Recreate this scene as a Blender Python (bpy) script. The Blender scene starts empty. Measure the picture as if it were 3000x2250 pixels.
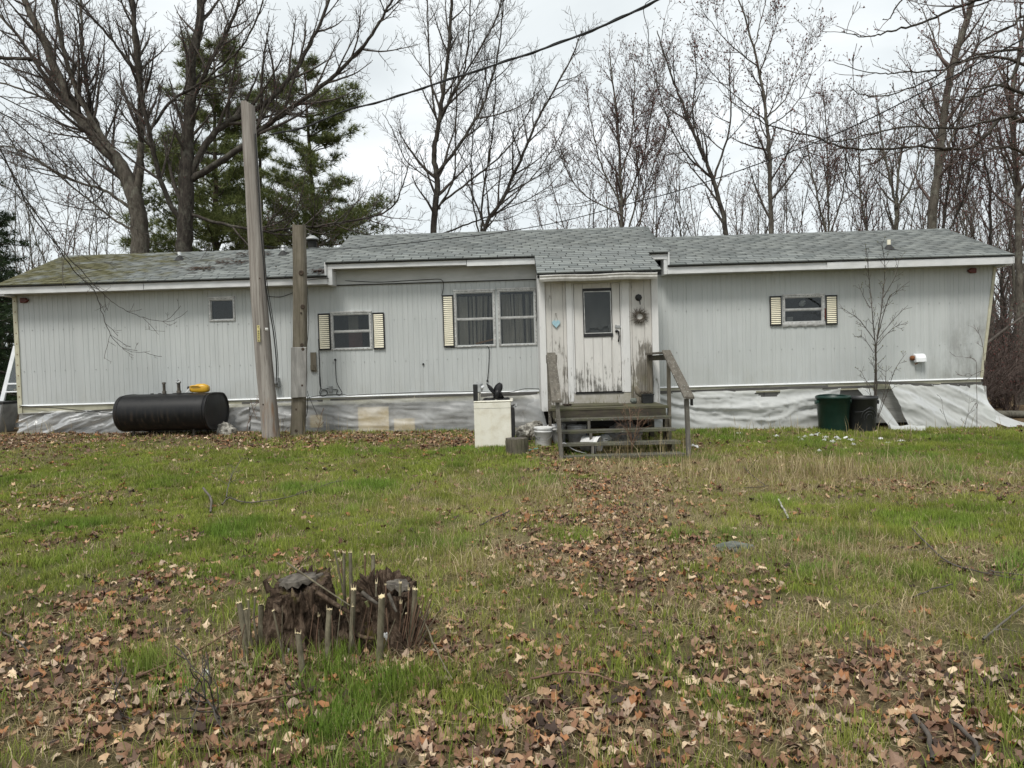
import bpy, math, random
import numpy as np
from mathutils import Vector, Matrix

scene = bpy.context.scene
COL = scene.collection
rnd = random.Random(7)
RNG = np.random.default_rng(11)
R = math.radians

# ------------------------------------------------------------------ camera
# world: x along the front wall, y away from the viewer (front wall at y = 0), z up, metres
CAM_LOC = Vector((0.0, -14.245, 1.354))
PITCH, ROLL, YAW = R(1.8), R(1.6634), R(-0.6686)
FPX, IW, IH = 2120.0, 3000.0, 2250.0
_fw = Vector((math.sin(YAW) * math.cos(PITCH), math.cos(YAW) * math.cos(PITCH), -math.sin(PITCH)))
_rt = Vector((math.cos(YAW), -math.sin(YAW), 0))
_up = _rt.cross(_fw)
CR = _rt * math.cos(ROLL) - _up * math.sin(ROLL)
CU = _up * math.cos(ROLL) + _rt * math.sin(ROLL)
CF = _fw
cam_d = bpy.data.cameras.new('camera')
cam_d.sensor_width = 36.0
cam_d.lens = FPX / IW * 36.0
cam_d.clip_start, cam_d.clip_end = 0.05, 2000.0
cam = bpy.data.objects.new('camera', cam_d)
COL.objects.link(cam)
cam.matrix_world = Matrix(((CR.x, CU.x, -CF.x, CAM_LOC.x), (CR.y, CU.y, -CF.y, CAM_LOC.y), (CR.z, CU.z, -CF.z, CAM_LOC.z), (0, 0, 0, 1)))
scene.camera = cam

# ------------------------------------------------------------------ sky, sun, exposure
SUN_EL, SUN_AZ = R(58), R(200)          # high soft sun behind the clouds, over the viewer's shoulder
world = bpy.data.worlds.new('World')
scene.world = world
world.use_nodes = True
wn = world.node_tree
wn.nodes.clear()
def wnode(t, **k):
    n = wn.nodes.new(t)
    for a, b in k.items():
        setattr(n, a, b)
    return n
sky = wnode('ShaderNodeTexSky', sky_type='NISHITA', sun_disc=False, sun_elevation=SUN_EL, sun_rotation=SUN_AZ)
bg1 = wnode('ShaderNodeBackground'); bg1.inputs[1].default_value = 0.10
wn.links.new(sky.outputs[0], bg1.inputs[0])
tc = wnode('ShaderNodeTexCoord')
mp = wnode('ShaderNodeMapping'); mp.inputs['Scale'].default_value = (1.0, 1.0, 2.6)
wn.links.new(tc.outputs['Generated'], mp.inputs[0])
nz = wnode('ShaderNodeTexNoise'); nz.inputs['Scale'].default_value = 2.3; nz.inputs['Detail'].default_value = 6; nz.inputs['Roughness'].default_value = 0.52; nz.inputs['Distortion'].default_value = 0.5
wn.links.new(mp.outputs[0], nz.inputs['Vector'])
rp = wnode('ShaderNodeValToRGB')
rp.color_ramp.elements[0].position = 0.30; rp.color_ramp.elements[0].color = (0.445, 0.475, 0.485, 1)
rp.color_ramp.elements[1].position = 0.68; rp.color_ramp.elements[1].color = (0.675, 0.69, 0.69, 1)
e = rp.color_ramp.elements.new(0.5); e.color = (0.555, 0.585, 0.588, 1)
wn.links.new(nz.outputs[0], rp.inputs[0])
bg2 = wnode('ShaderNodeBackground'); bg2.inputs[1].default_value = 0.845
wn.links.new(rp.outputs[0], bg2.inputs[0])
mx = wnode('ShaderNodeMixShader'); mx.inputs[0].default_value = 0.93     # almost closed cloud cover
wn.links.new(bg1.outputs[0], mx.inputs[1]); wn.links.new(bg2.outputs[0], mx.inputs[2])
wo = wnode('ShaderNodeOutputWorld')
wn.links.new(mx.outputs[0], wo.inputs[0])
sun_d = bpy.data.lights.new('sun', 'SUN')
sun_d.energy, sun_d.angle, sun_d.color = 1.5, R(16), (1.0, 0.97, 0.91)
sun = bpy.data.objects.new('sun', sun_d)
COL.objects.link(sun)
# light comes from the viewer's side, a little from the left
_az = R(-158)
sun.rotation_euler = Vector((math.sin(_az) * math.cos(SUN_EL), math.cos(_az) * math.cos(SUN_EL), math.sin(SUN_EL))).to_track_quat('Z', 'Y').to_euler()
vs = scene.view_settings
vs.view_transform, vs.look, vs.exposure, vs.gamma, vs.use_curve_mapping = 'Standard', 'None', 0.98, 1.0, False
scene.cycles.max_bounces = 6
scene.cycles.use_denoising = True
scene.cycles.transparent_max_bounces = 12
scene.cycles.sample_clamp_indirect = 6.0

# ------------------------------------------------------------------ helpers
def at(px, py, Y):
    """world point seen at photo pixel (px, py) at depth plane y = Y"""
    d = CF + CR * ((px - IW / 2) / FPX) + CU * ((IH / 2 - py) / FPX)
    return CAM_LOC + d * ((Y - CAM_LOC.y) / d.y)

def sstep(t):
    t = np.clip(t, 0, 1)
    return t * t * (3 - 2 * t)

def hash2(ix, iy, seed):
    h = (ix.astype(np.int64) * 374761393 + iy.astype(np.int64) * 668265263 + seed * 974711) & 0xFFFFFFFF
    h = ((h ^ (h >> 13)) * 1274126177) & 0xFFFFFFFF
    return ((h ^ (h >> 16)) & 0xFFFF) / 65535.0

def vnoise(x, y, s, seed=0):
    x = np.asarray(x, float) / s; y = np.asarray(y, float) / s
    ix, iy = np.floor(x), np.floor(y)
    fx, fy = x - ix, y - iy
    fx, fy = fx * fx * (3 - 2 * fx), fy * fy * (3 - 2 * fy)
    a, b = hash2(ix, iy, seed), hash2(ix + 1, iy, seed)
    c, d = hash2(ix, iy + 1, seed), hash2(ix + 1, iy + 1, seed)
    return (a * (1 - fx) + b * fx) * (1 - fy) + (c * (1 - fx) + d * fx) * fy

def fbm(x, y, s, seed=0, o=3):
    t, a, n = 0, 1.0, 0
    for k in range(o):
        t = t + a * vnoise(x, y, s / 2 ** k, seed + k * 17); n += a; a *= 0.5
    return t / n

def gz(x, y):
    """height of the ground"""
    x = np.asarray(x, float); y = np.asarray(y, float)
    front = sstep((-y - 0.9) / 5.4)
    z = (-0.005 - 0.021 * np.clip(x, -12, 12)) * (1 - 0.5 * front) - 0.22 * front
    z = z - 0.055 * sstep((x - 0.1) / 0.8) * sstep((3.4 - x) / 0.8) * np.exp(-((y + 3.2) / 1.1) ** 2)     # worn hollow at the foot of the steps
    lawn = sstep((-y + 0.2) / 1.5)
    z = z + lawn * ((fbm(x, y, 1.6, 3) - 0.5) * 0.09 + (fbm(x, y, 0.45, 9) - 0.5) * 0.045)
    far = np.maximum(np.hypot(x, y) - 30, 0)
    return z + (1 - lawn) * (fbm(x, y, 3.0, 5) - 0.5) * 0.06 * sstep((y - 4) / 4) - 0.0 * far

def gzf(x, y):
    return float(gz(np.array([x]), np.array([y]))[0])

def gpt(px, py):
    """ground point under a photo pixel"""
    d = CF + CR * ((px - IW / 2) / FPX) + CU * ((IH / 2 - py) / FPX)
    z = -0.1
    for _ in range(6):
        t = (z - CAM_LOC.z) / d.z
        p = CAM_LOC + d * t
        z = 0.5 * z + 0.5 * gzf(p.x, p.y)
    return Vector((p.x, p.y, gzf(p.x, p.y)))

WLOC = {}
def wloc(o):
    return WLOC.get(o.name, Vector((0, 0, 0)))

def tag(o, label=None, cat=None, group=None, kind=None):
    if label: o['label'] = label
    if cat: o['category'] = cat
    if group: o['group'] = group
    if kind: o['kind'] = kind
    return o

def thing(name, label, cat, loc=(0, 0, 0), group=None):
    o = bpy.data.objects.new(name, None)
    o.empty_display_size = 0.1
    COL.objects.link(o)
    o.location = loc
    WLOC[o.name] = Vector(loc)
    return tag(o, label, cat, group)

def link_mesh(name, me, parent=None, loc=None):
    """object with mesh in the parent's frame (loc: world position of its origin)"""
    o = bpy.data.objects.new(name, me)
    COL.objects.link(o)
    base = wloc(parent) if parent else Vector((0, 0, 0))
    w = Vector(loc) if loc is not None else base
    o.location = w - base
    if parent:
        o.parent = parent
    WLOC[o.name] = w
    return o

def mesh_np(name, V, tris=None, quads=None, mats=(), smooth=False, col=None, midx=None):
    me = bpy.data.meshes.new(name)
    V = np.asarray(V, np.float32)
    me.vertices.add(len(V)); me.vertices.foreach_set('co', V.ravel())
    T = np.asarray(tris if tris is not None else np.zeros((0, 3)), np.int32).reshape(-1, 3)
    Q = np.asarray(quads if quads is not None else np.zeros((0, 4)), np.int32).reshape(-1, 4)
    li = np.concatenate([T.ravel(), Q.ravel()])
    me.loops.add(len(li)); me.loops.foreach_set('vertex_index', li)
    st = np.concatenate([np.arange(len(T)) * 3, len(T) * 3 + np.arange(len(Q)) * 4]).astype(np.int32)
    tot = np.concatenate([np.full(len(T), 3), np.full(len(Q), 4)]).astype(np.int32)
    me.polygons.add(len(st)); me.polygons.foreach_set('loop_start', st); me.polygons.foreach_set('loop_total', tot)
    if smooth: me.polygons.foreach_set('use_smooth', np.ones(len(st), bool))
    if midx is not None: me.polygons.foreach_set('material_index', np.asarray(midx, np.int32))
    for m in mats: me.materials.append(m)
    if col is not None:
        a = me.color_attributes.new('Col', 'FLOAT_COLOR', 'POINT')
        c = np.ones((len(V), 4), np.float32); c[:, :3] = col
        a.data.foreach_set('color', c.ravel())
    me.update(calc_edges=True)
    return me

class MB:
    """collects polygons in world coordinates, then builds one mesh object"""
    def __init__(s):
        s.v, s.f, s.m, s.sm, s.cur = [], [], [], [], 0
    def _add(s, vs, fs, smooth=False):
        b = len(s.v)
        s.v += [tuple(p) for p in vs]
        for f in fs:
            s.f.append([b + i for i in f]); s.m.append(s.cur); s.sm.append(smooth)
        return s
    def box(s, x0, x1, y0, y1, z0, z1):
        return s._add([(x0, y0, z0), (x1, y0, z0), (x1, y1, z0), (x0, y1, z0), (x0, y0, z1), (x1, y0, z1), (x1, y1, z1), (x0, y1, z1)],
                      [(0, 3, 2, 1), (4, 5, 6, 7), (0, 1, 5, 4), (1, 2, 6, 5), (2, 3, 7, 6), (3, 0, 4, 7)])
    def hexa(s, b4, t4):
        return s._add(list(b4) + list(t4), [(0, 3, 2, 1), (4, 5, 6, 7), (0, 1, 5, 4), (1, 2, 6, 5), (2, 3, 7, 6), (3, 0, 4, 7)])
    def bar(s, p, q, w, h, up=(0, 0, 1)):
        p, q = Vector(p), Vector(q); d = (q - p).normalized()
        a = d.cross(Vector(up))
        if a.length < 1e-4: a = d.cross(Vector((1, 0, 0)))
        a.normalize(); b = a.cross(d)
        a, b = a * w / 2, b * h / 2
        return s.hexa([p - a - b, q - a - b, q + a - b, p + a - b], [p - a + b, q - a + b, q + a + b, p + a + b])
    def quad(s, *p):
        return s._add(p, [tuple(range(len(p)))])
    def prism(s, poly, axis, a0, a1):
        """poly: 2-D outline in the plane across axis ('x': (y,z), 'y': (x,z), 'z': (x,y))"""
        n = len(poly)
        def P(u, a):
            return {'x': (a, u[0], u[1]), 'y': (u[0], a, u[1]), 'z': (u[0], u[1], a)}[axis]
        vs = [P(u, a0) for u in poly] + [P(u, a1) for u in poly]
        fs = [tuple(range(n))[::-1], tuple(range(n, 2 * n))] + [(i, (i + 1) % n, n + (i + 1) % n, n + i) for i in range(n)]
        return s._add(vs, fs)
    def tube(s, pts, rad, n=8, cap=True, smooth=True):
        pts = [Vector(p) for p in pts]
        if not hasattr(rad, '__len__'): rad = [rad] * len(pts)
        vs, fs = [], []
        ref = None
        for i, p in enumerate(pts):
            t = (pts[min(i + 1, len(pts) - 1)] - pts[max(i - 1, 0)]).normalized()
            if ref is None: ref = t.orthogonal().normalized()
            a = (ref - t * ref.dot(t))
            if a.length < 1e-5: a = t.orthogonal()
            a.normalize(); ref = a; b = t.cross(a)
            for k in range(n):
                w = 2 * math.pi * k / n
                vs.append(p + (a * math.cos(w) + b * math.sin(w)) * rad[i])
        for i in range(len(pts) - 1):
            for k in range(n):
                fs.append((i * n + k, i * n + (k + 1) % n, (i + 1) * n + (k + 1) % n, (i + 1) * n + k))
        s._add(vs, fs, smooth)
        if cap:
            s._add([vs[k] for k in range(n)], [tuple(range(n))[::-1]])
            s._add([vs[(len(pts) - 1) * n + k] for k in range(n)], [tuple(range(n))])
        return s
    def lathe(s, prof, c, n=24, axis=None, smooth=True, sx=1.0, sy=1.0):
        """prof: list of (r, h); axis: direction, default z"""
        z = Vector(axis).normalized() if axis else Vector((0, 0, 1))
        a = Vector((1, 0, 0)) if not axis else z.orthogonal().normalized()
        b = z.cross(a); c = Vector(c)
        vs, fs = [], []
        for r, h in prof:
            for k in range(n):
                w = 2 * math.pi * k / n
                vs.append(c + a * (r * sx * math.cos(w)) + b * (r * sy * math.sin(w)) + z * h)
        for i in range(len(prof) - 1):
            for k in range(n):
                fs.append((i * n + k, i * n + (k + 1) % n, (i + 1) * n + (k + 1) % n, (i + 1) * n + k))
        return s._add(vs, fs, smooth)
    def disc(s, c, r, n=24, axis=(0, 0, 1), h=0.0):
        return s.lathe([(r, h), (0.0005, h)], c, n, axis)
    def grid(s, pts):
        """pts: rows of points"""
        nr, nc = len(pts), len(pts[0])
        vs = [p for r in pts for p in r]
        fs = [(i * nc + j, i * nc + j + 1, (i + 1) * nc + j + 1, (i + 1) * nc + j) for i in range(nr - 1) for j in range(nc - 1)]
        return s._add(vs, fs, True)
    def mesh(s, name, mats, origin=(0, 0, 0)):
        o = Vector(origin)
        me = bpy.data.meshes.new(name)
        me.from_pydata([(p[0] - o.x, p[1] - o.y, p[2] - o.z) for p in s.v], [], s.f)
        for m in (mats if isinstance(mats, (list, tuple)) else [mats]): me.materials.append(m)
        me.polygons.foreach_set('material_index', s.m)
        me.polygons.foreach_set('use_smooth', s.sm)
        me.update()
        return me
    def build(s, name, mats, parent=None, bevel=0, label=None, kind=None, origin=None):
        if origin is None:
            origin = wloc(parent) if parent else Vector((0, 0, 0))
        me = s.mesh(name, mats, origin)
        o = link_mesh(name, me, parent, origin)
        if bevel:
            b = o.modifiers.new('bevel', 'BEVEL'); b.width = bevel; b.segments = 1; b.limit_method = 'ANGLE'
        return tag(o, label, kind=kind)

def rough_box(mb, x0, x1, y0, y1, z0, z1, j=0.004):
    """box with slightly uneven corners"""
    q = lambda: rnd.uniform(-j, j)
    mb.hexa([(x + q(), y + q(), z0 + q()) for x, y in ((x0, y0), (x1, y0), (x1, y1), (x0, y1))],
            [(x + q(), y + q(), z1 + q()) for x, y in ((x0, y0), (x1, y0), (x1, y1), (x0, y1))])
    return mb
# ------------------------------------------------------------------ materials
class NT:
    def __init__(s, name):
        s.m = bpy.data.materials.new(name); s.m.use_nodes = True
        s.t = s.m.node_tree; s.t.nodes.clear()
        s.out = s.n('ShaderNodeOutputMaterial')
    def n(s, t, **k):
        q = s.t.nodes.new(t)
        for a, b in k.items(): setattr(q, a, b)
        return q
    def l(s, a, b): s.t.links.new(a, b)
    def pos(s, scale=(1, 1, 1), obj=False):
        m = s.n('ShaderNodeMapping'); m.inputs['Scale'].default_value = scale
        if obj: s.l(s.n('ShaderNodeTexCoord').outputs['Object'], m.inputs[0])
        else: s.l(s.n('ShaderNodeNewGeometry').outputs['Position'], m.inputs[0])
        return m.outputs[0]
    def noise(s, scale, vec=None, detail=5, rough=0.6, dist=0.0):
        q = s.n('ShaderNodeTexNoise'); q.inputs['Scale'].default_value = scale; q.inputs['Detail'].default_value = detail
        q.inputs['Roughness'].default_value = rough; q.inputs['Distortion'].default_value = dist
        s.l(vec if vec is not None else s.pos(), q.inputs['Vector'])
        return q.outputs[0]
    def ramp(s, fac, stops):
        q = s.n('ShaderNodeValToRGB'); e = q.color_ramp.elements
        while len(e) < len(stops): e.new(0.5)
        for i, (p, c) in enumerate(stops):
            e[i].position = p; e[i].color = (c, c, c, 1) if not hasattr(c, '__len__') else (*c, 1)
        s.l(fac, q.inputs[0]); return q.outputs[0]
    def mix(s, f, a, b, mode='MIX'):
        q = s.n('ShaderNodeMix', data_type='RGBA', blend_type=mode)
        for sock, v in ((q.inputs[0], f), (q.inputs[6], a), (q.inputs[7], b)):
            if isinstance(v, (int, float)): sock.default_value = v
            elif isinstance(v, (tuple, list)): sock.default_value = (*v[:3], 1)
            else: s.l(v, sock)
        return q.outputs[2]
    def math(s, op, a, b=None, c=None):
        q = s.n('ShaderNodeMath', operation=op)
        for i, v in enumerate((a, b, c)):
            if v is None: continue
            if isinstance(v, (int, float)): q.inputs[i].default_value = v
            else: s.l(v, q.inputs[i])
        return q.outputs[0]
    def xyz(s):
        q = s.n('ShaderNodeSeparateXYZ'); s.l(s.n('ShaderNodeNewGeometry').outputs['Position'], q.inputs[0]); return q.outputs
    def attr(s): return s.n('ShaderNodeVertexColor', layer_name='Col').outputs[0]
    def rand(s): return s.n('ShaderNodeObjectInfo').outputs['Random']
    def sm(s, v, a, b):
        q = s.n('ShaderNodeMapRange', interpolation_type='SMOOTHSTEP')
        q.inputs[1].default_value, q.inputs[2].default_value = a, b
        s.l(v, q.inputs[0]); return q.outputs[0]
    def bsdf(s, col, rough=0.7, bump=None, bs=0.3, bd=0.01, metal=0, spec=0.35, **k):
        q = s.n('ShaderNodeBsdfPrincipled')
        for key, v in (('Base Color', col), ('Roughness', rough), ('Metallic', metal), ('Specular IOR Level', spec)):
            if isinstance(v, (int, float)): q.inputs[key].default_value = v
            elif isinstance(v, (tuple, list)): q.inputs[key].default_value = (*v[:3], 1)
            else: s.l(v, q.inputs[key])
        for key, v in k.items(): q.inputs[key.replace('_', ' ')].default_value = v
        if bump is not None:
            b = s.n('ShaderNodeBump'); b.inputs['Strength'].default_value = bs; b.inputs['Distance'].default_value = bd
            s.l(bump, b.inputs['Height']); s.l(b.outputs[0], q.inputs['Normal'])
        return q.outputs[0]
    def done(s, sh):
        s.l(sh, s.out.inputs[0]); return s.m

def M(name, c1, c2, scale=4, stretch=(1, 1, 1), rough=0.7, bs=0.25, bd=0.008, lo=0.35, hi=0.65, grime=0.0, gcol=(0.05, 0.045, 0.035), gscale=1.5, metal=0, spec=0.35, detail=6, obj=False):
    t = NT(name)
    p = t.pos(stretch, obj)
    f = t.noise(scale, p, detail)
    c = t.ramp(f, [(lo, c1), (hi, c2)])
    if grime:
        g = t.ramp(t.noise(gscale, t.pos((1, 1, 1), obj), 7, 0.7), [(0.45, 0.0), (0.72, grime)])
        c = t.mix(g, c, gcol)
    return t.done(t.bsdf(c, rough, f, bs, bd, metal, spec))

MAT = {}
# ribbed aluminium siding: pale blue-grey paint, rain streaks, dirt
t = NT('siding')
st = t.noise(2.2, t.pos((5.0, 1, 0.35)), 6, 0.6)
c = t.ramp(st, [(0.30, (0.425, 0.446, 0.444)), (0.55, (0.470, 0.490, 0.487)), (0.78, (0.500, 0.520, 0.516))])
bl = t.ramp(t.noise(0.7, t.pos((1, 1, 1)), 6, 0.65), [(0.4, 0.0), (0.75, 0.45)])
c = t.mix(bl, c, (0.42, 0.435, 0.42))
x, y, z = t.xyz()
# grime where a shrub has rubbed and dripped near the raked end
n2 = t.noise(2.0, t.pos((1.6, 1, 0.8)), 7, 0.7)
mk = t.math('MULTIPLY', t.sm(t.math('ADD', x, t.math('MULTIPLY', z, -0.45)), 7.15, 8.3), t.math('MULTIPLY', t.sm(z, 2.25, 1.7), t.ramp(n2, [(0.42, 0.0), (0.62, 0.75)])))
c = t.mix(mk, c, (0.20, 0.20, 0.185))
sp = t.ramp(t.noise(26, t.pos(), 2, 0.5), [(0.70, 0.0), (0.76, 0.5)])
c = t.mix(sp, c, (0.30, 0.31, 0.30))
c = t.mix(1.0, c, t.ramp(t.rand(), [(0.0, (0.95, 0.95, 0.95)), (1.0, (1.04, 1.04, 1.035))]), 'MULTIPLY')
# splashed dirt and pale chalking low on the wall
lo = t.math('MULTIPLY', t.sm(z, 1.35, 0.75), t.ramp(t.noise(3.5, t.pos((1.5, 1, 0.6)), 6, 0.7), [(0.42, 0.0), (0.70, 0.42)]))
c = t.mix(lo, c, (0.36, 0.36, 0.325))
MAT['siding'] = t.done(t.bsdf(c, 0.5, st, 0.06, 0.004, 0, 0.4))

def shingle_mat(name, indiv):
    t = NT(name)
    g = t.noise(160, t.pos(), 3, 0.7)
    base = t.ramp(g, [(0.3, (0.142, 0.153, 0.150)), (0.7, (0.232, 0.246, 0.241))])
    rv = t.rand() if indiv else t.attr()
    tint = t.ramp(rv, [(0.0, (0.72, 0.74, 0.74)), (0.5, (1.0, 1.0, 1.0)), (1.0, (1.22, 1.22, 1.19))])
    c = t.mix(1.0, base, tint, 'MULTIPLY')
    st = t.noise(1.6, t.pos((2.2, 0.5, 0.5)), 6, 0.65)
    c = t.mix(t.ramp(st, [(0.40, 0.0), (0.75, 0.55)]), c, (0.145, 0.150, 0.140))
    x, y, z = t.xyz()
    m1 = t.noise(1.5, t.pos((1, 1.4, 1.4)), 7, 0.72, 0.4)
    m2 = t.ramp(t.math('ADD', m1, t.math('MULTIPLY', t.sm(x, -5.2, -9.0), 0.27)), [(0.63, 0.0), (0.80, 0.9)])
    c = t.mix(m2, c, t.ramp(g, [(0.3, (0.060, 0.056, 0.022)), (0.7, (0.135, 0.125, 0.055))]))
    return t.done(t.bsdf(c, 0.9, g, 0.5, 0.004, 0, 0.2))
MAT['shingle'] = shingle_mat('shingle', True)
MAT['shingle_field'] = shingle_mat('shingle_field', False)
MAT['roof_deck'] = M('roof_deck', (0.03, 0.032, 0.032), (0.06, 0.062, 0.06), 30, rough=0.95)
MAT['black_edge'] = M('black_edge', (0.012, 0.012, 0.012), (0.03, 0.03, 0.028), 20, rough=0.6)
MAT['trim'] = M('white_trim', (0.55, 0.56, 0.565), (0.68, 0.685, 0.685), 3, (1, 1, 4), 0.55, 0.1, 0.003, grime=0.35, gcol=(0.36, 0.36, 0.33), gscale=2.5)
MAT['frieze'] = M('frieze_board', (0.43, 0.44, 0.435), (0.50, 0.51, 0.505), 3, (1, 1, 4), 0.55, 0.08, 0.003, grime=0.4, gcol=(0.36, 0.36, 0.34), gscale=2)
MAT['cream'] = M('cream_trim', (0.40, 0.39, 0.29), (0.52, 0.50, 0.38), 4, (1, 1, 1), 0.55, 0.1, 0.003, grime=0.6, gcol=(0.20, 0.18, 0.12), gscale=3)
MAT['drip'] = M('drip_edge', (0.66, 0.68, 0.69), (0.78, 0.79, 0.80), 6, rough=0.4, bs=0.05)
MAT['alu'] = M('aluminium', (0.42, 0.42, 0.41), (0.60, 0.60, 0.585), 12, rough=0.42, bs=0.1, metal=0.35, grime=0.6, gcol=(0.22, 0.21, 0.19), gscale=9)
MAT['galv'] = M('galvanised', (0.30, 0.31, 0.31), (0.44, 0.45, 0.45), 9, rough=0.5, bs=0.1, metal=0.3, grime=0.4)
MAT['slat'] = M('cream_slat', (0.70, 0.655, 0.50), (0.78, 0.735, 0.58), 8, rough=0.5, bs=0.08)
MAT['slat_white'] = M('bleached_slat', (0.74, 0.70, 0.56), (0.80, 0.76, 0.62), 8, rough=0.5, bs=0.08)
MAT['black'] = M('black_paint', (0.012, 0.012, 0.013), (0.028, 0.028, 0.028), 14, rough=0.5)
MAT['cable'] = M('black_cable', (0.012, 0.012, 0.012), (0.022, 0.022, 0.022), 30, rough=0.55)
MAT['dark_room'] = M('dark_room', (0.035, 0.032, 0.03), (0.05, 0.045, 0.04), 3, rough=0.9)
MAT['curtain'] = M('taupe_curtain', (0.30, 0.275, 0.235), (0.42, 0.39, 0.34), 6, (1, 1, 0.3), 0.9, 0.1)
MAT['room_red'] = M('dull_red_cloth', (0.16, 0.06, 0.055), (0.22, 0.085, 0.08), 5, rough=0.9)
MAT['room_wood'] = M('orange_wood', (0.22, 0.10, 0.035), (0.32, 0.15, 0.05), 6, (1, 6, 6), 0.5)
MAT['pale_cloth'] = M('pale_cloth', (0.30, 0.30, 0.29), (0.44, 0.44, 0.43), 12, rough=0.9)
def glass_mat(name, tint, gl=0.10, rough=0.03, haze=0.0):
    t = NT(name)
    tr = t.n('ShaderNodeBsdfTransparent'); tr.inputs[0].default_value = (*tint, 1)
    g = t.n('ShaderNodeBsdfGlossy'); g.inputs[1].default_value = rough; g.inputs[0].default_value = (0.9, 0.95, 1, 1)
    fr = t.n('ShaderNodeFresnel'); fr.inputs[0].default_value = 1.5
    b = t.n('ShaderNodeBump'); b.inputs['Strength'].default_value = 0.05; b.inputs['Distance'].default_value = 0.02
    t.l(t.noise(2.5, t.pos(), 2), b.inputs['Height']); t.l(b.outputs[0], g.inputs['Normal'])
    m = t.n('ShaderNodeMixShader'); t.l(t.math('ADD', t.math('MULTIPLY', fr.outputs[0], 0.7), gl), m.inputs[0]); t.l(tr.outputs[0], m.inputs[1]); t.l(g.outputs[0], m.inputs[2])
    sh = m.outputs[0]
    if haze:
        d = t.n('ShaderNodeBsdfDiffuse'); d.inputs[0].default_value = (0.30, 0.31, 0.31, 1)
        m2 = t.n('ShaderNodeMixShader'); t.l(t.ramp(t.noise(5, t.pos((1, 1, 0.5)), 6, 0.7), [(0.3, haze * 0.3), (0.75, haze)]), m2.inputs[0])
        t.l(sh, m2.inputs[1]); t.l(d.outputs[0], m2.inputs[2]); sh = m2.outputs[0]
    return t.done(sh)
MAT['glass'] = glass_mat('window_glass', (0.80, 0.81, 0.80), 0.0, haze=0.025)
MAT['dirty_glass'] = glass_mat('dirty_glass', (0.5, 0.52, 0.5), 0.0, 0.08, haze=0.16)
MAT['green_glass'] = glass_mat('greenish_glass', (0.55, 0.68, 0.60), 0.06, haze=0.25)

def peel_mat(name, paint, wood, zlo, zhi, amt, algae=0.0, fine=34, xa=None):
    """white paint flaking off along the grain towards the foot, where splashing rain has worn it"""
    t = NT(name)
    x, y, z = t.xyz()
    g = t.noise(fine, t.pos((1.0, 1.0, 0.10)), 5, 0.65, 0.8)
    p = t.noise(3.2, t.pos((1, 1, 0.7)), 6, 0.7)
    w = t.math('ADD', t.math('MULTIPLY', g, 0.55), t.math('MULTIPLY', p, 0.45))
    w = t.math('ADD', w, t.math('MULTIPLY', t.sm(z, zhi, zlo), amt))
    if xa is not None:
        w = t.math('ADD', w, t.math('MULTIPLY', t.math('MULTIPLY', t.sm(x, xa - 0.25, xa + 0.15), t.sm(z, 2.05, 1.2)), 0.15))
    mk = t.ramp(w, [(0.60, 0.0), (0.66, 0.85), (0.80, 0.95)])
    pc = t.ramp(t.noise(5, t.pos((2, 2, 0.4)), 6, 0.7), [(0.3, tuple(v * 0.86 for v in paint)), (0.65, paint)])
    wc = t.ramp(t.noise(50, t.pos((1, 1, 0.07)), 4), [(0.3, tuple(v * 0.5 for v in wood)), (0.7, tuple(v * 1.4 for v in wood))])
    c = t.mix(mk, pc, wc)
    if algae:
        a = t.math('MULTIPLY', t.sm(z, 1.25, 0.6), t.ramp(t.noise(2.4, t.pos(), 6, 0.7), [(0.40, 0.0), (0.62, algae)]))
        if xa is not None: a = t.math('MULTIPLY', a, t.sm(x, xa - 0.5, xa))
        c = t.mix(a, c, (0.13, 0.115, 0.022))
    return t.done(t.bsdf(c, 0.75, g, 0.3, 0.004, 0, 0.25))
MAT['porch_wood'] = peel_mat('peeling_porch_boards', (0.57, 0.55, 0.515), (0.15, 0.135, 0.11), 0.5, 2.1, 0.165, 0.8, xa=2.15)
MAT['porch_trim'] = peel_mat('peeling_white_trim', (0.66, 0.655, 0.64), (0.20, 0.19, 0.16), 0.4, 1.5, 0.10, 0.0, 26)
MAT['door'] = peel_mat('peeling_white_door', (0.64, 0.625, 0.595), (0.11, 0.105, 0.09), 0.7, 1.55, 0.120, 0.0, 20)
MAT['sill_wood'] = peel_mat('worn_sill', (0.42, 0.40, 0.36), (0.17, 0.15, 0.115), 0.3, 0.9, 0.12, 0.5)
MAT['gutter'] = M('white_gutter', (0.44, 0.43, 0.40), (0.62, 0.61, 0.58), 5, (1, 1, 2), 0.4, 0.1, grime=0.7, gcol=(0.20, 0.18, 0.15), gscale=4)

def wood_mat(name, dark, light, stretch, scale=9, rough=0.85, moss=0.0, mcol=(0.10, 0.11, 0.045), lich=0.0, bs=0.4):
    t = NT(name)
    f = t.noise(scale, t.pos(stretch), 7, 0.68, 0.6)
    k = t.noise(2.0, t.pos(), 5, 0.6)
    c = t.ramp(f, [(0.30, dark), (0.5, tuple((a + b) / 2 for a, b in zip(dark, light))), (0.70, light)])
    c = t.mix(t.ramp(k, [(0.4, 0.0), (0.75, 0.5)]), c, tuple(v * 0.6 for v in dark))
    if moss: c = t.mix(t.ramp(t.noise(4.5, t.pos(), 7, 0.7), [(0.45, 0.0), (0.66, moss)]), c, mcol)
    if lich: c = t.mix(t.ramp(t.noise(38, t.pos(), 3, 0.6), [(0.62, 0.0), (0.70, lich)]), c, (0.42, 0.43, 0.39))
    return t.done(t.bsdf(c, rough, f, bs, 0.006, 0, 0.25))
MAT['tread'] = wood_mat('grey_tread', (0.050, 0.046, 0.037), (0.145, 0.136, 0.112), (0.12, 1, 1), 24, moss=0.5, lich=0.6)
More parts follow.
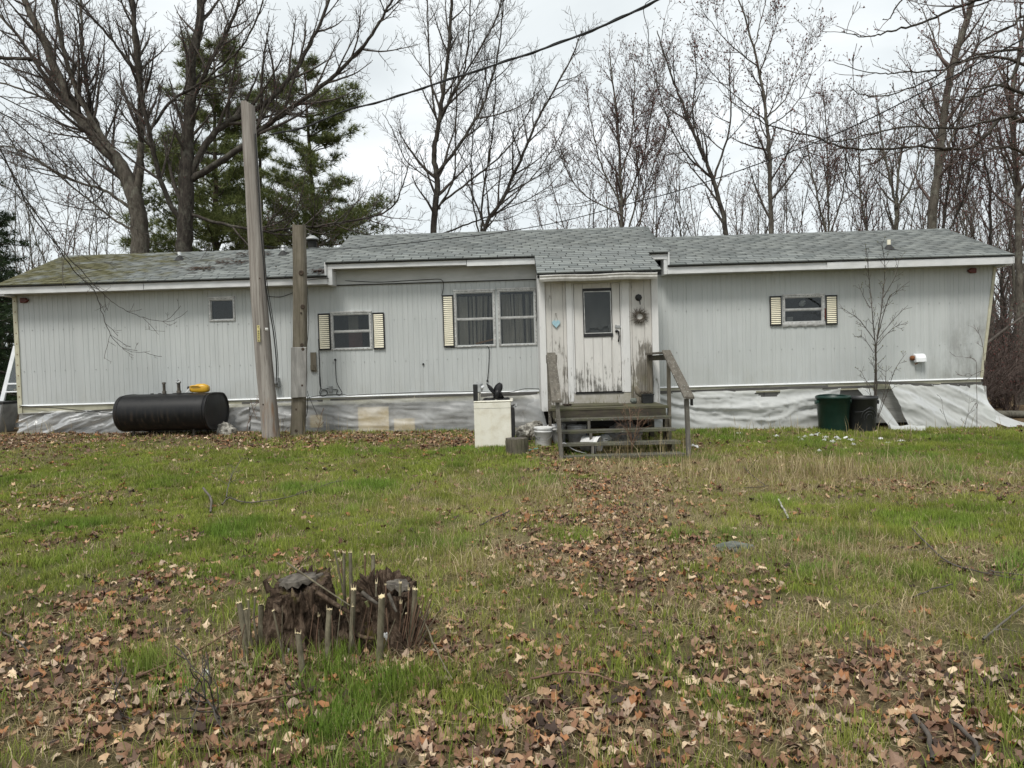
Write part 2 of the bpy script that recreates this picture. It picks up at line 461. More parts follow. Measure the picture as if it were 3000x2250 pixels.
MAT['deck_board'] = wood_mat('mossy_deck', (0.048, 0.044, 0.030), (0.125, 0.113, 0.076), (0.12, 1, 1), 24, moss=0.6)
MAT['dark_wood'] = wood_mat('dark_wet_wood', (0.035, 0.030, 0.024), (0.085, 0.072, 0.055), (0.12, 1, 1), 22, moss=0.35)
MAT['post_wood'] = wood_mat('grey_post', (0.085, 0.078, 0.066), (0.20, 0.188, 0.162), (1, 1, 0.10), 26, lich=0.3)
MAT['rail_wood'] = wood_mat('lichen_rail', (0.065, 0.057, 0.046), (0.165, 0.148, 0.122), (1, 0.3, 0.3), 18, lich=0.9)
MAT['batten'] = wood_mat('dark_batten', (0.055, 0.053, 0.05), (0.15, 0.145, 0.135), (0.1, 1, 1), 24)
MAT['skirt_board'] = wood_mat('grey_skirt_board', (0.17, 0.165, 0.155), (0.33, 0.325, 0.31), (0.12, 1, 1), 16)
MAT['tan_board'] = M('tan_board', (0.55, 0.42, 0.20), (0.66, 0.52, 0.27), 3, rough=0.8)
MAT['block'] = M('concrete_block', (0.20, 0.195, 0.185), (0.30, 0.29, 0.275), 20, rough=0.95, bs=0.4)
# utility pole: silvered pine with checks; rusty stain and bare orange wood low down
t = NT('pole_wood')
f = t.noise(15, t.pos((1, 1, 0.035)), 7, 0.7, 0.5)
f2 = t.noise(60, t.pos((1, 1, 0.03)), 4, 0.6)
c = t.ramp(f, [(0.28, (0.100, 0.084, 0.072)), (0.46, (0.225, 0.202, 0.180)), (0.72, (0.38, 0.357, 0.325))])
c = t.mix(t.ramp(f2, [(0.30, 0.75), (0.42, 0.0)]), c, (0.06, 0.045, 0.035))
x, y, z = t.xyz()
o = t.math('ADD', t.noise(3.2, t.pos((1.8, 1.8, 0.35)), 5, 0.6), t.math('MULTIPLY', t.sm(z, 2.0, 0.2), 0.16))
c = t.mix(t.ramp(o, [(0.66, 0.0), (0.78, 0.75)]), c, (0.19, 0.10, 0.045))
MAT['pole'] = t.done(t.bsdf(c, 0.85, f2, 0.5, 0.008, 0, 0.2))
MAT['post_old'] = wood_mat('old_brown_post', (0.085, 0.072, 0.052), (0.235, 0.208, 0.165), (1, 1, 0.06), 20, moss=0.25, mcol=(0.09, 0.085, 0.045))
MAT['board_grey'] = wood_mat('silver_board', (0.15, 0.145, 0.135), (0.35, 0.34, 0.32), (1, 1, 0.12), 12)
MAT['knot'] = M('knot', (0.03, 0.022, 0.016), (0.07, 0.05, 0.035), 30, rough=0.9)
# oil tank
t = NT('tank_black')
f = t.noise(14, t.pos((1.2, 1, 0.12)), 6, 0.65)
x, y, z = t.xyz()
c = t.ramp(f, [(0.35, (0.005, 0.005, 0.006)), (0.75, (0.015, 0.0145, 0.014))])
rs = t.math('MULTIPLY', t.ramp(f, [(0.52, 0.0), (0.68, 0.6)]), t.sm(z, 0.75, 0.45))
c = t.mix(rs, c, (0.055, 0.034, 0.022))
MAT['tank'] = t.done(t.bsdf(c, t.ramp(f, [(0.3, 0.36), (0.7, 0.55)]), f, 0.10, 0.003, 0, 0.28))
MAT['rusty_pipe'] = M('rusty_pipe', (0.03, 0.028, 0.024), (0.10, 0.085, 0.065), 25, rough=0.7, bs=0.3)
MAT['yellow'] = M('yellow_plastic', (0.55, 0.30, 0.015), (0.66, 0.38, 0.03), 6, rough=0.38, bs=0.05, grime=0.3, gcol=(0.25, 0.15, 0.03), spec=0.5)
MAT['enamel'] = M('almond_enamel', (0.66, 0.635, 0.545), (0.74, 0.715, 0.63), 2.5, (1.5, 1.5, 0.4), 0.32, 0.04, grime=0.5, gcol=(0.42, 0.35, 0.22), gscale=5, spec=0.5)
MAT['white_pl'] = M('white_plastic', (0.60, 0.60, 0.59), (0.72, 0.72, 0.715), 5, rough=0.42, bs=0.05, grime=0.5, gcol=(0.34, 0.32, 0.27), gscale=9)
MAT['grey_print'] = M('black_print', (0.05, 0.05, 0.05), (0.10, 0.10, 0.10), 40, rough=0.6)
MAT['can_green'] = M('green_can', (0.003, 0.024, 0.017), (0.006, 0.036, 0.026), 5, (1, 1, 0.5), 0.40, 0.06, grime=0.25, gcol=(0.05, 0.07, 0.055), spec=0.45)
MAT['can_grey'] = M('charcoal_can', (0.016, 0.017, 0.019), (0.032, 0.033, 0.035), 5, (1, 1, 0.5), 0.45, 0.06, grime=0.3, gcol=(0.06, 0.06, 0.055), spec=0.45)
MAT['stone_pale'] = M('pale_stone', (0.15, 0.14, 0.12), (0.50, 0.48, 0.43), 9, rough=0.95, bs=0.7, bd=0.02, lo=0.4, hi=0.6, grime=0.5)
MAT['stone_grey'] = M('grey_stone', (0.075, 0.083, 0.075), (0.155, 0.168, 0.150), 14, rough=0.95, bs=0.5, bd=0.008, grime=0.3)
MAT['heart'] = M('blue_heart', (0.22, 0.40, 0.48), (0.42, 0.56, 0.60), 40, rough=0.6)
MAT['twig'] = M('grey_twig', (0.075, 0.062, 0.048), (0.145, 0.125, 0.10), 20, rough=0.9)
MAT['pot'] = M('black_pot', (0.016, 0.017, 0.018), (0.03, 0.031, 0.032), 10, rough=0.5)
MAT['lamp_red'] = M('dull_red_lens', (0.085, 0.018, 0.012), (0.13, 0.03, 0.02), 10, rough=0.4)
MAT['rust'] = M('rust', (0.13, 0.05, 0.02), (0.24, 0.10, 0.04), 20, rough=0.9)
MAT['tag'] = M('yellow_tag', (0.60, 0.52, 0.20), (0.66, 0.58, 0.26), 12, rough=0.5)
MAT['blue'] = M('blue_plastic', (0.012, 0.04, 0.20), (0.02, 0.06, 0.28), 10, rough=0.5)
MAT['cyan'] = M('teal_plastic', (0.16, 0.34, 0.36), (0.24, 0.44, 0.46), 10, rough=0.5)
# polythene sheeting: cloudy, see-through in part
def plastic(name, clear, col):
    t = NT(name)
    d = t.n('ShaderNodeBsdfDiffuse'); d.inputs[0].default_value = (*col, 1)
    tl = t.n('ShaderNodeBsdfTranslucent'); tl.inputs[0].default_value = (*col, 1)
    g = t.n('ShaderNodeBsdfGlossy'); g.inputs[1].default_value = 0.38
    tr = t.n('ShaderNodeBsdfTransparent')
    def mixs(f, a, b):
        m = t.n('ShaderNodeMixShader')
        if isinstance(f, float): m.inputs[0].default_value = f
        else: t.l(f, m.inputs[0])
        t.l(a, m.inputs[1]); t.l(b, m.inputs[2]); return m.outputs[0]
    sh = mixs(0.35, d.outputs[0], tl.outputs[0])
    n = t.noise(3.0, t.pos((1, 1, 1.5)), 5, 0.6)
    sh = mixs(t.ramp(n, [(0.3, clear * 1.25), (0.7, clear * 0.7)]), sh, tr.outputs[0])
    fr = t.n('ShaderNodeFresnel'); fr.inputs[0].default_value = 1.45
    sh = mixs(t.math('MULTIPLY', fr.outputs[0], 0.35), sh, g.outputs[0])
    return t.done(sh)
MAT['sheet'] = plastic('cloudy_polythene', 0.56, (0.68, 0.69, 0.69))
MAT['sheet_white'] = plastic('milky_polythene', 0.14, (0.74, 0.755, 0.74))
# plants
def bark(name, dark, light, scale=16, lich=0.0, moss=0.0):
    t = NT(name)
    v = t.pos((1, 1, 0.25))
    f = t.noise(scale, v, 6, 0.7, 0.5)
    c = t.ramp(f, [(0.33, dark), (0.68, light)])
    if lich: c = t.mix(t.ramp(t.noise(5, t.pos((1, 1, 0.8)), 6, 0.7), [(0.50, 0.0), (0.66, lich)]), c, (0.205, 0.205, 0.165))
    if moss: c = t.mix(t.ramp(t.noise(3, t.pos(), 5, 0.7), [(0.5, 0.0), (0.7, moss)]), c, (0.06, 0.07, 0.02))
    return t.done(t.bsdf(c, 0.95, f, 0.8, 0.02, 0, 0.15))
MAT['bark'] = bark('maple_bark', (0.036, 0.031, 0.025), (0.130, 0.115, 0.095), 14, 0.55)
MAT['bark_dark'] = bark('dark_bark', (0.020, 0.017, 0.015), (0.070, 0.060, 0.050), 18, 0.35)
MAT['bark_pale'] = bark('pale_bark', (0.055, 0.050, 0.040), (0.155, 0.145, 0.118), 18, 0.5)
MAT['bark_pine'] = bark('pine_bark', (0.030, 0.022, 0.017), (0.095, 0.072, 0.055), 14, 0.2)
MAT['branch'] = M('branch_bark', (0.048, 0.040, 0.034), (0.105, 0.090, 0.076), 9, rough=0.95)
MAT['branch_red'] = M('reddish_branch', (0.065, 0.047, 0.041), (0.135, 0.102, 0.088), 9, rough=0.95)
MAT['branch_pale'] = M('grey_branch', (0.070, 0.062, 0.050), (0.135, 0.120, 0.098), 9, rough=0.95)
MAT['bud'] = M('red_bud', (0.085, 0.028, 0.025), (0.165, 0.060, 0.050), 6, rough=0.8)
MAT['bud_green'] = M('green_bud', (0.10, 0.11, 0.04), (0.18, 0.18, 0.07), 6, rough=0.8)
MAT['shoot'] = M('smooth_shoot', (0.095, 0.082, 0.052), (0.215, 0.190, 0.130), 34, (1, 1, 0.5), 0.8, 0.4, grime=0.5, gcol=(0.07, 0.055, 0.035), gscale=16)
MAT['shoot_red'] = M('red_stem', (0.085, 0.046, 0.030), (0.185, 0.115, 0.075), 14, rough=0.8)
MAT['cut_wood'] = M('fresh_cut_wood', (0.52, 0.42, 0.24), (0.68, 0.58, 0.38), 60, rough=0.85, bs=0.2)
MAT['weathered_cut'] = M('weathered_cut', (0.045, 0.038, 0.031), (0.150, 0.132, 0.108), 26, rough=0.95, bs=0.6, grime=0.6, gcol=(0.03, 0.024, 0.018), gscale=14)
t = NT('rotten_bark')
f = t.noise(17, t.pos((1, 1, 0.5)), 8, 0.78, 0.9)
v = t.n('ShaderNodeTexVoronoi'); v.inputs['Scale'].default_value = 22; t.l(t.pos((1, 1, 0.45)), v.inputs['Vector'])
c = t.ramp(f, [(0.32, (0.012, 0.008, 0.006)), (0.5, (0.085, 0.058, 0.040)), (0.66, (0.215, 0.160, 0.118))])
c = t.mix(t.ramp(t.noise(4.5, t.pos(), 5, 0.7), [(0.60, 0.0), (0.70, 0.8)]), c, (0.115, 0.105, 0.018))
b = t.math('ADD', f, t.math('MULTIPLY', v.outputs[0], 0.8))
MAT['rotten'] = t.done(t.bsdf(c, 0.95, b, 1.0, 0.03, 0, 0.15))
MAT['log_bark'] = wood_mat('log_bark', (0.045, 0.038, 0.028), (0.185, 0.165, 0.125), (1, 1, 0.12), 26, moss=0.3)
# stem/leaf materials driven by a per-blade colour
def attr_mat(name, rough=0.75, trans=0.25, spec=0.2):
    t = NT(name)
    a = t.attr()
    p = t.bsdf(a, rough, spec=spec)
    tl = t.n('ShaderNodeBsdfTranslucent'); t.l(a, tl.inputs[0])
    m = t.n('ShaderNodeMixShader'); m.inputs[0].default_value = trans
    t.l(p, m.inputs[1]); t.l(tl.outputs[0], m.inputs[2])
    return t.done(m.outputs[0])
MAT['grass'] = attr_mat('grass_blades', 0.6, 0.3, 0.25)
MAT['litter'] = attr_mat('leaf_litter', 0.75, 0.12, 0.25)
MAT['needles'] = attr_mat('pine_needles', 0.6, 0.25)
t = NT('single_leaf')
LEAF_STOPS = [(0.0, (0.075, 0.040, 0.026)), (0.15, (0.20, 0.112, 0.070)), (0.3, (0.26, 0.170, 0.115)), (0.42, (0.14, 0.080, 0.055)), (0.55, (0.36, 0.245, 0.155)), (0.68, (0.26, 0.125, 0.062)), (0.82, (0.50, 0.395, 0.275)), (0.92, (0.30, 0.225, 0.175)), (1.0, (0.050, 0.034, 0.028))]
c = t.ramp(t.rand(), [(p, tuple(min(0.6, v * 1.12) for v in q)) for p, q in LEAF_STOPS])
n = t.noise(30, t.pos((1, 1, 1), True), 4, 0.6)
c = t.mix(t.ramp(n, [(0.45, 0.0), (0.7, 0.55)]), c, (0.06, 0.038, 0.025))
MAT['leaf'] = t.done(t.bsdf(c, 0.6, n, 0.3, 0.004, 0, 0.3))
# ground: soil and matted litter; moss-green and straw tones follow the painted cover of the lawn
t = NT('ground')
a = t.n('ShaderNodeSeparateColor'); t.l(t.attr(), a.inputs[0])
fine = t.noise(120, t.pos(), 6, 0.75)
mid = t.noise(9, t.pos(), 6, 0.7)
soil = t.ramp(fine, [(0.28, (0.045, 0.035, 0.018)), (0.5, (0.115, 0.092, 0.048)), (0.75, (0.20, 0.165, 0.09))])
vo = t.n('ShaderNodeTexVoronoi'); vo.inputs['Scale'].default_value = 20; vo.inputs['Randomness'].default_value = 1.0
vw = t.n('ShaderNodeVectorMath', operation='ADD'); t.l(t.pos(), vw.inputs[0]); nv = t.n('ShaderNodeTexNoise'); nv.inputs['Scale'].default_value = 14; nv.inputs['Detail'].default_value = 4; t.l(t.pos(), nv.inputs['Vector'])
vs_ = t.n('ShaderNodeVectorMath', operation='SCALE'); vs_.inputs[3].default_value = 0.10; t.l(nv.outputs[1], vs_.inputs[0]); t.l(vs_.outputs[0], vw.inputs[1]); t.l(vw.outputs[0], vo.inputs['Vector'])
vsep = t.n('ShaderNodeSeparateColor'); t.l(vo.outputs['Color'], vsep.inputs[0])
leafc = t.ramp(vsep.outputs[0], [(0.0, (0.055, 0.033, 0.022)), (0.25, (0.165, 0.098, 0.062)), (0.5, (0.24, 0.150, 0.098)), (0.72, (0.20, 0.105, 0.062)), (0.9, (0.36, 0.265, 0.18)), (1.0, (0.12, 0.08, 0.06))])
leafc = t.mix(t.ramp(fine, [(0.35, 0.6), (0.6, 0.0)]), leafc, (0.05, 0.032, 0.022))
green = t.ramp(fine, [(0.33, (0.045, 0.058, 0.014)), (0.5, (0.13, 0.155, 0.038)), (0.66, (0.22, 0.235, 0.075))])
straw = t.ramp(fine, [(0.33, (0.085, 0.068, 0.032)), (0.5, (0.24, 0.20, 0.105)), (0.66, (0.40, 0.34, 0.20))])
c = t.mix(a.outputs[0], soil, leafc)
c = t.mix(t.math('MULTIPLY', a.outputs[2], 0.85), c, straw)
c = t.mix(t.math('MULTIPLY', a.outputs[1], t.ramp(mid, [(0.30, 0.45), (0.6, 0.95)])), c, green)
MAT['ground'] = t.done(t.bsdf(c, 0.95, t.math('ADD', fine, mid), 0.9, 0.03, 0, 0.15))
# ------------------------------------------------------------------ photo-crop coordinates used to read off positions
def crop(x0, y0, k): return lambda x, y: (x0 + x * k, y0 + y * k)
K1 = crop(0, 650, 900 / 2212); K2 = crop(650, 650, 1000 / 2212); K3 = crop(1350, 650, 800 / 1770); K4 = crop(2000, 650, 1000 / 2212)
Km = crop(900, 720, 740 / 2212); Kv = crop(1570, 830, 380 / 1659); Kk = crop(1370, 1090, 320 / 2212)
def w(zf, x, y, Y=-0.012): return at(*zf(x, y), Y)

# ------------------------------------------------------------------ mobile home
house = thing('mobile_home', 'long pale grey mobile home with ribbed siding, shingle roof and white entry porch', 'mobile home', (0, 0, 0))
ZB, ZT = 0.755, 3.02
HOLES = [(-6.06, -5.62, 2.345, 2.735), (-3.655, -2.94, 1.71, 2.365), (-1.215, -0.50, 1.70, 2.715), (-0.355, 0.30, 1.70, 2.725), (5.215, 5.93, 1.965, 2.44)]
def groove_list(a, b):
    g, x, k = [], -9.88, 0
    pat = [0.104, 0.104, 0.101, 0.106, 0.062, 0.100]
    while x < b:
        if x > a + 0.02 and x < b - 0.02: g.append(x)
        x += pat[k % len(pat)]; k += 1
    return g
def rake_z(x): return ZB if x <= 9.0 else ZB + (x - 9.0) / 0.285 * 2.2
def dent(x, z):
    return 0.0035 * (math.sin(x * 3.1 + 1.3 * math.sin(z * 2.3)) * math.sin(z * 3.7 + x * 0.9) + 0.6 * math.sin(x * 8.3 + z * 5.1)) + 0.004
def siding_panel(a, b):
    prof = {a: 0.0, b: 0.0}
    for g in groove_list(a, b):
        prof[g - 0.011] = 0.0; prof[g - 0.003] = 0.006; prof[g + 0.002] = 0.006; prof[g + 0.010] = 0.0
    for h in HOLES:
        for e_ in h[:2]:
            if a < e_ < b and all(abs(e_ - q) > 1e-4 for q in prof): prof[e_] = None
    xs = sorted(prof)
    for i, q in enumerate(xs):
        if prof[q] is None:
            l = [k for k in xs[:i] if prof[k] is not None][-1]; r_ = [k for k in xs[i:] if prof[k] is not None][0]
            prof[q] = prof[l] + (prof[r_] - prof[l]) * (q - l) / (r_ - l)
    mb = MB()
    for xa, xb in zip(xs, xs[1:]):
        mid = (xa + xb) / 2
        zz = [(rake_z(xa), rake_z(xb), ZT, ZT)]
        for h in HOLES:
            if h[0] < mid < h[1]:
                zz = [(rake_z(xa), rake_z(xb), h[2], h[2]), (h[3], h[3], ZT, ZT)]
        for za, zb, zc_, zd in zz:
            if zc_ - min(za, zb) < 0.01: continue
            ns = max(1, int((zc_ - min(za, zb)) / 0.22))
            for q in range(ns):
                f0, f1 = q / ns, (q + 1) / ns
                A0, B0, B1, A1 = za + (zc_ - za) * f0, zb + (zd - zb) * f0, zb + (zd - zb) * f1, za + (zc_ - za) * f1
                mb._add([(xa, prof[xa] + dent(xa, A0), A0), (xb, prof[xb] + dent(xb, B0), B0), (xb, prof[xb] + dent(xb, B1), B1), (xa, prof[xa] + dent(xa, A1), A1)], [(0, 1, 2, 3)])
    return mb.build('siding_panel', MAT['siding'], house)
def screw_line(z, gap, a, b):
    mb = MB(); x = a
    while x < b:
        if not any(h[0] - 0.06 < x < h[1] + 0.06 and h[2] - 0.06 < z < h[3] + 0.06 for h in HOLES) and not 0.3 < x < 2.5:
            zz = z + rnd.uniform(-0.008, 0.008); mb.lathe([(0.011, 0), (0.009, 0.005), (0.0005, 0.006)], (x, 0.001, zz), 5, (0, -1, 0), smooth=False)
        x += gap * rnd.choice((1, 1, 1, 2))
    mb.build('screw_line', MAT['galv'], house, kind='stuff')
for zz in (1.43, 2.24): screw_line(zz, 0.205, -9.83, 8.95)
seams = [-9.93, -8.72, -7.5, -6.28, -5.06, -3.84, -2.62, -1.40, -0.18, 1.04, 2.26, 3.48, 4.70, 5.92, 7.14, 8.36, 9.285]
for a, b in zip(seams, seams[1:]): siding_panel(a, b)
# end walls, back wall, inner room
mb = MB()
mb.prism([(0.002, ZB), (4.2, ZB), (4.2, 3.0), (2.0, 3.93), (0.002, 3.0)], 'x', -9.96, -9.93)
mb.hexa([(9.0, 0.002, ZB), (9.03, 0.002, ZB), (9.03, 4.2, ZB), (9.0, 4.2, ZB)], [(9.285, 0.002, 3.0), (9.315, 0.002, 3.0), (9.315, 4.2, 3.0), (9.285, 4.2, 3.0)])
mb.prism([(0.002, 3.0), (4.2, 3.0), (2.0, 3.93)], 'x', 9.285, 9.31)
mb.box(-9.93, 9.1, 4.2, 4.23, ZB, 3.0)
mb.build('outer_wall', MAT['siding'], house)
mb = MB().box(-9.9, 8.95, 0.09, 4.1, 0.8, 0.83).box(-9.9, 8.95, 0.06, 4.1, 2.98, 3.0).box(-9.9, 8.95, 2.6, 2.63, 0.83, 2.98)
for xx in (-6.9, -4.9, -2.0, 0.45, 3.9, 6.8): mb.box(xx, xx + 0.05, 0.06, 2.6, 0.83, 2.98)
mb.build('inner_wall', MAT['dark_room'], house)
# corner trim strips with screw heads
tr = MB().box(-9.985, -9.90, -0.016, 0.05, 0.60, 2.93).build('corner_trim', MAT['cream'], house)
mb = MB()
for k in range(11): mb.lathe([(0.012, 0), (0.009, 0.006), (0.0005, 0.007)], (-9.94, -0.016, 0.72 + k * 0.21), 6, (0, -1, 0))
mb.build('screw_row', MAT['rust'], tr, kind='stuff')
MB().hexa([(8.985, -0.014, ZB - 0.02), (9.035, -0.014, ZB - 0.02), (9.035, 0.03, ZB - 0.02), (8.985, 0.03, ZB - 0.02)], [(9.265, -0.014, 2.93), (9.32, -0.014, 2.93), (9.32, 0.03, 2.93), (9.265, 0.03, 2.93)]).build('corner_trim', MAT['cream'], house)
# drip edge and rim beam
for a, b in ((-9.92, -4.1), (-4.098, 0.36), (2.49, 5.2), (5.203, 9.03)):
    MB().hexa([(a, -0.025, ZB - 0.012), (b, -0.025, ZB - 0.012), (b, 0.0, ZB - 0.012), (a, 0.0, ZB - 0.012)], [(a, -0.012, ZB + 0.014), (b, -0.012, ZB + 0.014), (b, -0.001, ZB + 0.014), (a, -0.001, ZB + 0.014)]).build('drip_edge', MAT['drip'], house)
for a, b in ((-9.93, -6.2), (-6.19, 0.36), (2.49, 6.0), (6.01, 9.01)):
    MB().box(a, b, 0.004, 0.05, 0.60, ZB - 0.014).build('rim_beam', MAT['cream'], house)

# ---- roofs
SL = math.atan2(0.90, 2.35)
def roof_deck(name, x0e, x1e, x0r, x1r, ye, ze, yr, zr, mat='roof_deck'):
    th = 0.035
    return MB().hexa([(x0e, ye, ze - th), (x1e, ye, ze - th), (x1r, yr, zr - th), (x0r, yr, zr - th)], [(x0e, ye, ze), (x1e, ye, ze), (x1r, yr, zr), (x0r, yr, zr)]).build(name, MAT[mat], house)
EXPO, SW = 0.146, 0.33
shingles = []   # (deck, cx, y, z, width, angle)
def lay(deck, x0f, x1f, ye, ze, yr, zr, s_from=0.0):
    L = math.hypot(yr - ye, zr - ze); ang = math.atan2(zr - ze, yr - ye)
    s, k = s_from, 0
    while s < L - 0.03:
        x0, x1 = x0f(s), x1f(s)
        x = x0 - (SW / 2 if k % 2 else 0) - (0.07 if (k // 2) % 3 == 1 else 0)
        while x < x1:
            a, b = max(x, x0), min(x + SW, x1)
            if b - a > 0.03:
                shingles.append((deck, (a + b) / 2, ye + math.cos(ang) * s, ze + math.sin(ang) * s, b - a - 0.019, ang, round(min(2 * EXPO - 0.01, max(0.05, L - s)), 3)))
            x += SW
        s += EXPO; k += 1
# right and left lower roofs, raised middle roof running down over the porch
dl = roof_deck('roof', -10.05, -3.66, -10.2, -3.66, -0.37, 3.095, 2.0, 4.0)
dr = roof_deck('roof', 2.88, 9.40, 2.88, 9.52, -0.37, 3.095, 2.0, 4.0)
dm = roof_deck('raised_roof', -3.67, 2.885, -3.72, 2.93, -0.37, 3.345, 2.0, 4.248)
_ca = math.atan2(4.248 - 3.345, 2.37)
PV = 9 * EXPO + 0.03
pv_y, pv_z = -0.37 - math.cos(_ca) * PV, 3.345 - math.sin(_ca) * PV
dp = roof_deck('porch_roof', 0.335, 2.50, 0.335, 2.50, pv_y, pv_z, -0.372, 3.3445)
for a in ((-10.2, -3.7, 4.0), (2.9, 9.52, 4.0), (-3.71, 2.92, 4.247)):
    MB().hexa([(a[0], 2.003, a[2] - 0.035), (a[1], 2.003, a[2] - 0.035), (a[1], 4.5, a[2] - 0.99), (a[0], 4.5, a[2] - 0.99)], [(a[0], 2.003, a[2]), (a[1], 2.003, a[2]), (a[1], 4.5, a[2] - 0.955), (a[0], 4.5, a[2] - 0.955)]).build('rear_roof', MAT['roof_deck'], house)
lay(dl, lambda s: -10.055 - 0.06 * s, lambda s: -3.68, -0.39, 3.09, 2.0, 4.003)
lay(dr, lambda s: 2.89, lambda s: 9.405 + 0.048 * s, -0.39, 3.09, 2.0, 4.003)
lay(dm, lambda s: -3.67 - 0.02 * s, lambda s: 2.885 + 0.016 * s, -0.39, 3.34, 2.0, 4.251)
lay(dp, lambda s: 0.332, lambda s: 2.503, pv_y - 0.02, pv_z - 0.006, -0.385, 3.341)
def shingle_verts(wd, L):
    """tab with its dark headlap: the next course leaves the headlap showing only in the slots"""
    h = wd / 2; k = min(EXPO - 0.003, L * 0.9)
    zt = lambda q: 0.019 + (0.0035 - 0.019) * q / (2 * EXPO)
    return [(-h, -0.006, 0.001), (h, -0.006, 0.001), (h, L, 0.001), (-h, L, 0.001), (-h, -0.006, 0.019), (h, -0.006, 0.019), (h, k, zt(k)), (-h, k, zt(k)), (h + 0.009, k, zt(k) - 0.0004), (h + 0.009, L, zt(L)), (-h - 0.009, L, zt(L)), (-h - 0.009, k, zt(k) - 0.0004)]
SQ = [(0, 3, 2, 1), (4, 5, 6, 7), (0, 1, 5, 4), (11, 8, 9, 10), (1, 2, 6, 5), (3, 0, 4, 7)]
SM = [1, 0, 0, 1, 0, 0]
shingles.sort(key=lambda s: (s[1] - CAM_LOC.x) ** 2 * 0.15 + (s[2] - CAM_LOC.y) ** 2)
sm_cache = {}
for s_ in shingles[:300]:
    key = (round(s_[4], 2), s_[6])
    if key not in sm_cache:
        mb = MB(); mb._add(shingle_verts(*key), SQ); mb.m = list(SM); sm_cache[key] = mb.mesh('shingle', [MAT['shingle'], MAT['black_edge']])
    o = link_mesh('shingle', sm_cache[key], s_[0], (s_[1], s_[2], s_[3]))
    o.rotation_euler = (s_[5] + rnd.uniform(-0.004, 0.008), rnd.uniform(-0.004, 0.004), rnd.uniform(-0.006, 0.006))
for deck in (dl, dr, dm, dp):
    V, Q, C = [], [], []
    for s_ in shingles[300:]:
        if s_[0] is not deck: continue
        Rm = Matrix.Translation((s_[1], s_[2], s_[3])) @ Matrix.Rotation(s_[5] + rnd.uniform(-0.004, 0.008), 4, 'X') @ Matrix.Rotation(rnd.uniform(-0.006, 0.006), 4, 'Z')
        b = len(V); V += [tuple(Rm @ Vector(p)) for p in shingle_verts(s_[4], s_[6])]
        Q += [[b + i for i in q] for q in SQ]; C += [[rnd.random()] * 3] * 12
    if V:
        me = mesh_np('shingle_field', V, quads=Q, mats=[MAT['shingle_field'], MAT['black_edge']], col=np.array(C), midx=SM * (len(Q) // 6))
        o = link_mesh('shingle_field', me, deck, (0, 0, 0)); tag(o, kind='stuff')
# ridge caps
for x0, x1, zr in ((-10.2, -3.72, 4.0), (2.93, 9.52, 4.0), (-3.72, 2.93, 4.248)):
    mb = MB(); x = x0
    while x < x1 - 0.02:
        e_ = min(x + 0.26, x1)
        mb.hexa([(x, 1.86, zr - 0.052), (e_ + 0.02, 1.86, zr - 0.052), (e_ + 0.02, 2.0, zr), (x, 2.0, zr)], [(x, 1.86, zr - 0.034), (e_ + 0.02, 1.86, zr - 0.040), (e_ + 0.02, 2.0, zr + 0.016), (x, 2.0, zr + 0.022)])
        mb.hexa([(x, 2.0, zr), (e_ + 0.02, 2.0, zr), (e_ + 0.02, 2.14, zr - 0.052), (x, 2.14, zr - 0.052)], [(x, 2.0, zr + 0.022), (e_ + 0.02, 2.0, zr + 0.016), (e_ + 0.02, 2.14, zr - 0.040), (x, 2.14, zr - 0.034)])
        x += 0.265
    me = mb.mesh('ridge_cap', MAT['shingle_field'])
    a = me.color_attributes.new('Col', 'FLOAT_COLOR', 'POINT')
    for i in range(len(me.vertices)): a.data[i].color = (0.45, 0.45, 0.45, 1)
    link_mesh('ridge_cap', me, house)
# fascia boards, soffits, drip strips
def fascia(x0, x1, z0, z1, y=-0.35, mat='trim'):
    MB().box(x0, x1, y, y + 0.022, z0, z1).build('fascia_board', MAT[mat], house, bevel=0.003)
fascia(-10.04, -7.2, 2.932, 3.075); fascia(-7.19, -3.64, 2.936, 3.077)
fascia(2.865, 5.9, 2.93, 3.075); fascia(5.89, 9.39, 2.925, 3.06, y=-0.375)
fascia(-3.63, -0.97, 3.222, 3.328); fascia(-0.96, 0.343, 3.195, 3.328, y=-0.358)
fascia(2.51, 2.86, 3.215, 3.33)
for x0, x1, z in ((-10.04, -3.64, 3.079), (2.865, 9.395, 3.079), (-3.64, 0.335, 3.331), (2.505, 2.875, 3.331)):
    MB().box(x0, x1, -0.395, -0.35, z, z + 0.013).build('drip_strip', MAT['black_edge'], house)
for x0, x1, z in ((-10.03, -3.62, 2.945), (2.86, 9.33, 2.942), (-3.62, 0.36, 3.236), (2.50, 2.86, 3.24)):
    MB().box(x0, x1, -0.327, 0.04, z, z + 0.012).build('soffit', MAT['frieze'], house)
# end rake boards and the stepped cheeks of the raised roof
for xx, zo, ex in ((-10.06, 0.0, -0.15), (9.40, 0.0, 0.12)):
    MB().hexa([(xx, -0.37, 2.935), (xx + 0.022, -0.37, 2.935), (xx + 0.022 + ex, 2.0, 3.84), (xx + ex, 2.0, 3.84)], [(xx, -0.37, 3.055), (xx + 0.022, -0.37, 3.055), (xx + 0.022 + ex, 2.0, 3.96), (xx + ex, 2.0, 3.96)]).build('rake_board', MAT['trim'], house)
    MB().box(min(xx, xx + ex * 0) + (0.03 if ex < 0 else -0.12), xx + (0.14 if ex < 0 else 0), -0.325, 0.3, 2.90, 2.934).build('eave_return', MAT['trim'], house)
for xx in (-3.655, 2.855):
    MB().prism([(-0.352, 3.05), (-0.352, 3.31), (2.0, 4.21), (2.0, 3.96)], 'x', xx, xx + 0.02).build('roof_cheek', MAT['frieze'], house)
MB().prism([(-0.37, 3.10), (-0.37, 3.345), (-0.33, 3.355), (-0.33, 3.10)], 'x', -3.69, -3.66).build('corner_board', MAT['trim'], house)
